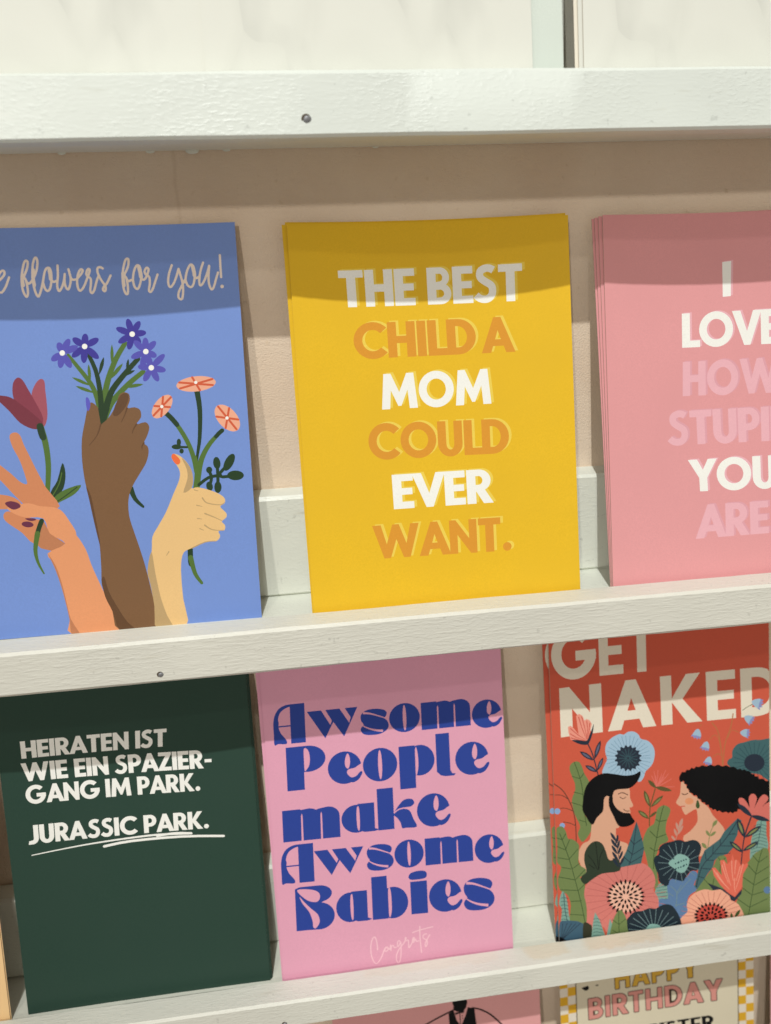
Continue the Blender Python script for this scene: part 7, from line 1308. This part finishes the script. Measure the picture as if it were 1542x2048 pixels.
('S','leaf#80','navy_ink2',0.27,0.27,[(0.9,1.1),(3.5,5),(6.1,8.8)]),
('S','leaf#80','navy_ink2',0.27,0.27,[(0.9,1.1),(4.5,4.8),(8.2,8.5)]),
('S','leaf#80','navy_ink2',0.27,0.27,[(0.9,1.1),(5.6,4.7),(10.3,8.1)]),
('H','leaf#81','black_ink',[(0.25,3.34),(3.86,0.41),(3.97,-1.61),(-0.26,-0.95)]),
('P','leaf#82','dark_olive_ink',[(11.76,8.09),(14.93,6.89),(15.66,5.32),(15.2,-1.17),(11.47,-0.59)]),
('H','leaf#83','teal_leaf_ink',[(17.36,12.5),(19.27,8.77),(21.99,-1.48),(15.2,-1.17),(16.06,6.71)]),
('S','leaf#83','teal_line_ink',0.20,0.20,[(16.4,9.2),(18.2,9.3),(20,8.3)]),
('S','leaf#83','teal_line_ink',0.20,0.20,[(16.4,7.6),(18.2,7.7),(20.2,6.7)]),
('S','leaf#83','teal_line_ink',0.20,0.20,[(16.3,6),(18.1,6),(20.4,5)]),
('S','leaf#83','teal_line_ink',0.20,0.20,[(16.3,4.3),(18.1,4.4),(20.7,3.4)]),
('S','leaf#83','teal_line_ink',0.20,0.20,[(16.2,2.7),(18,2.8),(20.9,1.8)]),
('S','leaf#83','teal_line_ink',0.20,0.20,[(16.2,1.1),(17.9,1.1),(21.1,0.1)]),
('H','leaf#84','teal_leaf_ink',[(24.37,8.37),(25.42,5.31),(25.38,-1.99),(22.52,-1.56)]),
('P','leaf#85','grass_ink',[(25.04,4.64),(27.18,9.78),(29.4,11.81),(31.47,9.15),(33.19,4.16),(35.35,0.55),(32.91,-3.13),(24.67,-1.88)]),
('S','leaf#85','deep_green_ink',0.30,0.30,[(28.7,11.4),(28.6,4.8),(28.6,-1.8)]),
('S','leaf#85','deep_green_ink',0.30,0.30,[(25.7,7.5),(28.6,4.8)]),
('S','leaf#85','deep_green_ink',0.30,0.30,[(31.8,6.9),(28.6,4.7)]),
('S','leaf#85','deep_green_ink',0.30,0.30,[(25.5,2.4),(28.6,0.1)]),
('P','flower#86','navy_petal_ink',[(32.5,5.2),(33.6,7.8),(36.2,9.8),(40.1,9.8),(43.4,10.7),(46.3,9.9),(48.9,11),(51.8,11.4),(55,9.8),(58.1,4.2),(58.8,-1),(56.5,-6.6),(35.8,-3.6)]),
('S','flower#86','grey_line_ink',0.27,0.27,[(41.5,-0.1),(33.3,1.8)]),
('S','flower#86','grey_line_ink',0.27,0.27,[(41.7,0.6),(34,4.5)]),
('S','flower#86','grey_line_ink',0.27,0.27,[(42.2,1.2),(35.6,6.8)]),
('S','flower#86','grey_line_ink',0.27,0.27,[(43,1.7),(37.8,8.6)]),
('S','flower#86','grey_line_ink',0.27,0.27,[(43.8,2),(40.5,9.7)]),
('S','flower#86','grey_line_ink',0.27,0.27,[(44.8,2),(43.6,10.1)]),
('S','flower#86','grey_line_ink',0.27,0.27,[(45.9,1.9),(46.8,9.8)]),
('S','flower#86','grey_line_ink',0.27,0.27,[(46.9,1.6),(49.9,8.8)]),
('S','flower#86','grey_line_ink',0.27,0.27,[(47.8,1.1),(52.7,7)]),
('S','flower#86','grey_line_ink',0.27,0.27,[(48.5,0.5),(55.1,4.8)]),
('S','flower#86','grey_line_ink',0.27,0.27,[(49.1,-0.2),(56.7,2.1)]),
('S','flower#86','grey_line_ink',0.27,0.27,[(49.4,-1),(57.6,-0.8)]),
('P','flower#86/flower_centre#87','teal_light_ink',[(41.45,-1.45),(42.07,1.4),(43.92,2.78),(47.16,2.12),(48.94,0.4),(49.42,-2.62)]),
]
ART['waist'] = [
('S','figure#1','black_ink',0.84,0.84,[(60.1,119.6),(53.2,117.1),(46.1,114.2),(39.5,111.1)]),
('S','figure#1','black_ink',0.84,0.84,[(69,119.2),(73.1,117.7),(78.1,114.2),(83.1,108.5),(87.1,102.6)]),
('H','figure#1','black_ink',[(57,117.9),(59.6,119.1),(60.9,113.7),(62.9,110.6),(65.4,115.5),(66.7,119.9),(70.1,118.7),(70.3,114.5),(71,107.2),(70.2,100.6),(56.6,102.7),(57.1,112.6)]),
('P','figure#1','black_ink',[(66.62,122.46),(65.8,120.32),(63.87,119.21),(61.57,119.55),(59.78,121.22),(59.19,123.57),(60.01,125.7),(61.94,126.81),(64.23,126.47),(66.02,124.81)]),
('P','figure#1','black_ink',[(59.42,120.95),(62.81,121.1),(66.16,120.6),(64.76,118.61),(62.65,118.1),(60.6,118.68)]),
('H','figure#1/bow_tie#2','black_ink',[(59.93,117.8),(60.49,116.61),(62.35,117.21),(64.59,117.2),(65.07,118.56),(62.55,118.11)]),
('S','figure#1','black_ink',0.44,0.44,[(62.6,117.3),(62.7,110.6)]),
('P','figure#1/button#3','black_ink',[(64.09,115.67),(64.04,115.52),(63.9,115.44),(63.74,115.47),(63.62,115.58),(63.58,115.75),(63.63,115.91),(63.77,115.99),(63.93,115.96),(64.05,115.84)]),
('P','figure#1/button#3','black_ink',[(64.13,114.4),(64.08,114.25),(63.94,114.17),(63.78,114.19),(63.66,114.31),(63.62,114.48),(63.67,114.63),(63.81,114.71),(63.97,114.69),(64.09,114.57)]),
]
ART['birth'] = [
('T','lettering_outline#1','dark_ink','HAPPY',[(29.18,128.64),(73.39,128.88),(73.69,117.82),(29.36,117.72)],'outline',1),
('T','lettering_line#2','gold_ink','HAPPY',[(29.18,128.64),(73.39,128.88),(73.69,117.82),(29.36,117.72)],'outline',0),
('T','lettering_outline#3','dark_ink','BIRTHDAY',[(14.75,114.89),(86.35,114.94),(86.7,103.48),(14.88,103.66)],'outline',1),
('T','lettering_line#4','dusty_pink_ink','BIRTHDAY',[(14.75,114.89),(86.35,114.94),(86.7,103.48),(14.88,103.66)],'outline',0),
('T','lettering_line#5','black_ink','SISTER',[(45.96,95.47),(81.48,95.62),(81.87,88.21),(46.28,88.14)],'slab',0),
('P','ornament#6','black_ink',[(11.54,121.38),(13.01,121.76),(14.92,122.06),(15.38,120.49),(13.89,119.59),(12.64,120.21)]),
('P','ornament#7','black_ink',[(18.72,121.58),(19.68,121.86),(20.43,121.53),(19.97,120.97)]),
]

# ------------------------------------------------------------------ assembly of the cards
def checker(w, h):
    """gold and white checked border of the birthday card, drawn as art entries"""
    out = [('H', 'checked_border#1', 'checker_white_ink', rect(0, 0, 8.3, h)), ('H', 'checked_border#4', 'checker_white_ink', rect(w-8.1, 0, w, h))]
    for c in range(2):
        for k in range(32):
            v1 = 118.2-4.68*(k-5); v0 = v1-4.68
            if (k+c) % 2 == 1:
                if v0 > 0 and v1 < h:
                    out.append(('H', 'checked_border#1', 'checker_gold_ink', rect(c*4.15, v0, c*4.15+4.15, v1)))
                    out.append(('H', 'checked_border#4', 'checker_gold_ink', rect(w-4.05*(c+1), v0, w-4.05*c, v1)))
    out += [('H', 'border_line#2', 'dark_ink', rect(8.3, 0, 8.75, h)), ('H', 'border_line#3', 'dark_ink', rect(w-8.45, 0, w-8.0, h))]
    return out
SPEC = [
 ('blue', 'blue_paper', 'blue postcard with three hands holding flowers under cream handwriting', 'postcards on the ledges'),
 ('yellow', 'yellow_paper', 'yellow postcard with white and orange capitals about mom, frontmost of its stack', 'postcards on the ledges'),
 ('pink', 'pink_paper', 'pink postcard beginning with a single white letter I, frontmost of its stack', 'postcards on the ledges'),
 ('green', 'green_paper', 'dark green postcard with white German capitals and an underline, frontmost of its stack', 'postcards on the ledges'),
 ('purple', 'orchid_paper', 'orchid pink postcard with fat navy blue lettering about babies, frontmost of its stack', 'postcards on the ledges'),
 ('red', 'red_paper', 'red postcard with a couple among painted flowers under cream capitals, frontmost of its stack', 'postcards on the ledges'),
 ('waist', 'rose_paper', 'rose pink postcard with a black figure in waistcoat and bow tie', 'postcards on the ledges'),
 ('birth', 'cream_paper', 'cream birthday postcard with a gold checked border and outlined capitals', 'postcards on the ledges'),
]
ART['birth'] = checker(GEO['birth'][5], GEO['birth'][6])+ART['birth']
CARDS = {}
for key, paper, label, group in SPEC:
    CARDS[key] = build_card('postcard', GEO[key], ART[key], paper, ink, .75 if key == 'red' else .36)
    tag(CARDS[key], label, 'postcard', group)
GP = 'postcards on the ledges'
copy_card(CARDS['yellow'], -.55, .8, .2, -.50, 0, 'yellow postcard behind the front yellow one, peeking out at its left edge', GP)
copy_card(CARDS['yellow'], -.3, 1.5, .7, -.1, 0, 'yellow postcard at the back of the yellow stack, its top edge showing', GP)
copy_card(CARDS['pink'], -.12, .55, 0, -.52, 0, 'pink postcard second in the pink stack, a sliver at the left of the front one', GP)
copy_card(CARDS['pink'], -.25, 1.1, 0, -.98, 0, 'pink postcard third in the pink stack, showing between two other slivers', GP)
copy_card(CARDS['pink'], -.35, 1.65, -.1, -1.32, 0, 'pink postcard at the back of the pink stack, the leftmost sliver', GP)
copy_card(CARDS['green'], .55, .6, 0, .05, 0, 'dark green postcard behind the front green one, showing as a thin right edge', GP)
copy_card(CARDS['green'], .95, 1.2, 0, .1, 0, 'dark green postcard at the back of the green stack, a dark line at the right', GP)
copy_card(CARDS['purple'], -.6, .75, 0, -.45, 0, 'orchid pink postcard behind the front one, peeking out at its left edge', GP)
copy_card(CARDS['red'], -1.35, 1.0, 0, -.45, .1, 'red flower postcard behind the front one, a strip of it showing at the left', GP)
copy_card(CARDS['birth'], .25, .6, 0, .1, 0, 'cream birthday postcard behind the front one, almost hidden by it', GP)
# plain cards on the upper ledge, and the two slivers at the edges of the picture
MARBLE = marble_paper()
plain = lambda name, geo, m: build_card(name, geo, [], m, lambda k: MARBLE if k == 'marble' else ink(k))
UP = 'crumple-printed cards on the top ledge'
def upper(x0, x1, y, lean, m, label, name='greeting_card', cat='greeting card', sag=.6, h=148, roll=0):
    o = plain(name, ((x0+x1)/2, y, Z1+2, lean, roll, x1-x0, h, sag), m); tag(o, label, cat, UP); return o
upper(-127.5, -22.6, YB+.6, 9.0, 'marble', 'off-white greeting card with faint crumple print, leftmost on the top ledge')
upper(-23.3, 82.9, YB, 9.0, 'marble', 'off-white crumple-print greeting card in front of the pale blue envelope')
upper(-18.0, 94.1, YB+2.0, 9.2, 'pale_blue_paper', 'pale blue envelope standing behind the middle off-white greeting card', 'envelope', 'envelope', .3, 152)
f = upper(100.45, 205.4, YB, 9.0, 'marble', 'off-white greeting card with faint crumple print, frontmost of the right stack')
upper(99.1, 204.1, YB+.8, 9.0, 'marble', 'off-white greeting card second in the right stack, showing as a left sliver', roll=-.15)
upper(98.0, 203.0, YB+1.6, 9.0, 'warm_white_paper', 'off-white greeting card at the back of the right stack, leftmost sliver', roll=-.25)
o = plain('postcard', (-137.4-51.2, YB, Z2+2, 10.2, 0, 102.4, 143, 1.2), 'peach_paper'); tag(o, 'peach postcard cut off by the left edge, beside the dark green one', 'postcard', GP)
o2 = copy_card(o, .35, .6, 0, .1, 0, 'peach postcard behind the front peach one, a thin dark line at its right edge', GP)
o = plain('postcard', (222.9+51, YB, Z3+2, 10.2, 0, 102, 143, 1.2), 'rose_paper'); tag(o, 'dusty pink postcard cut off by the right edge beside the birthday one', 'postcard', GP)
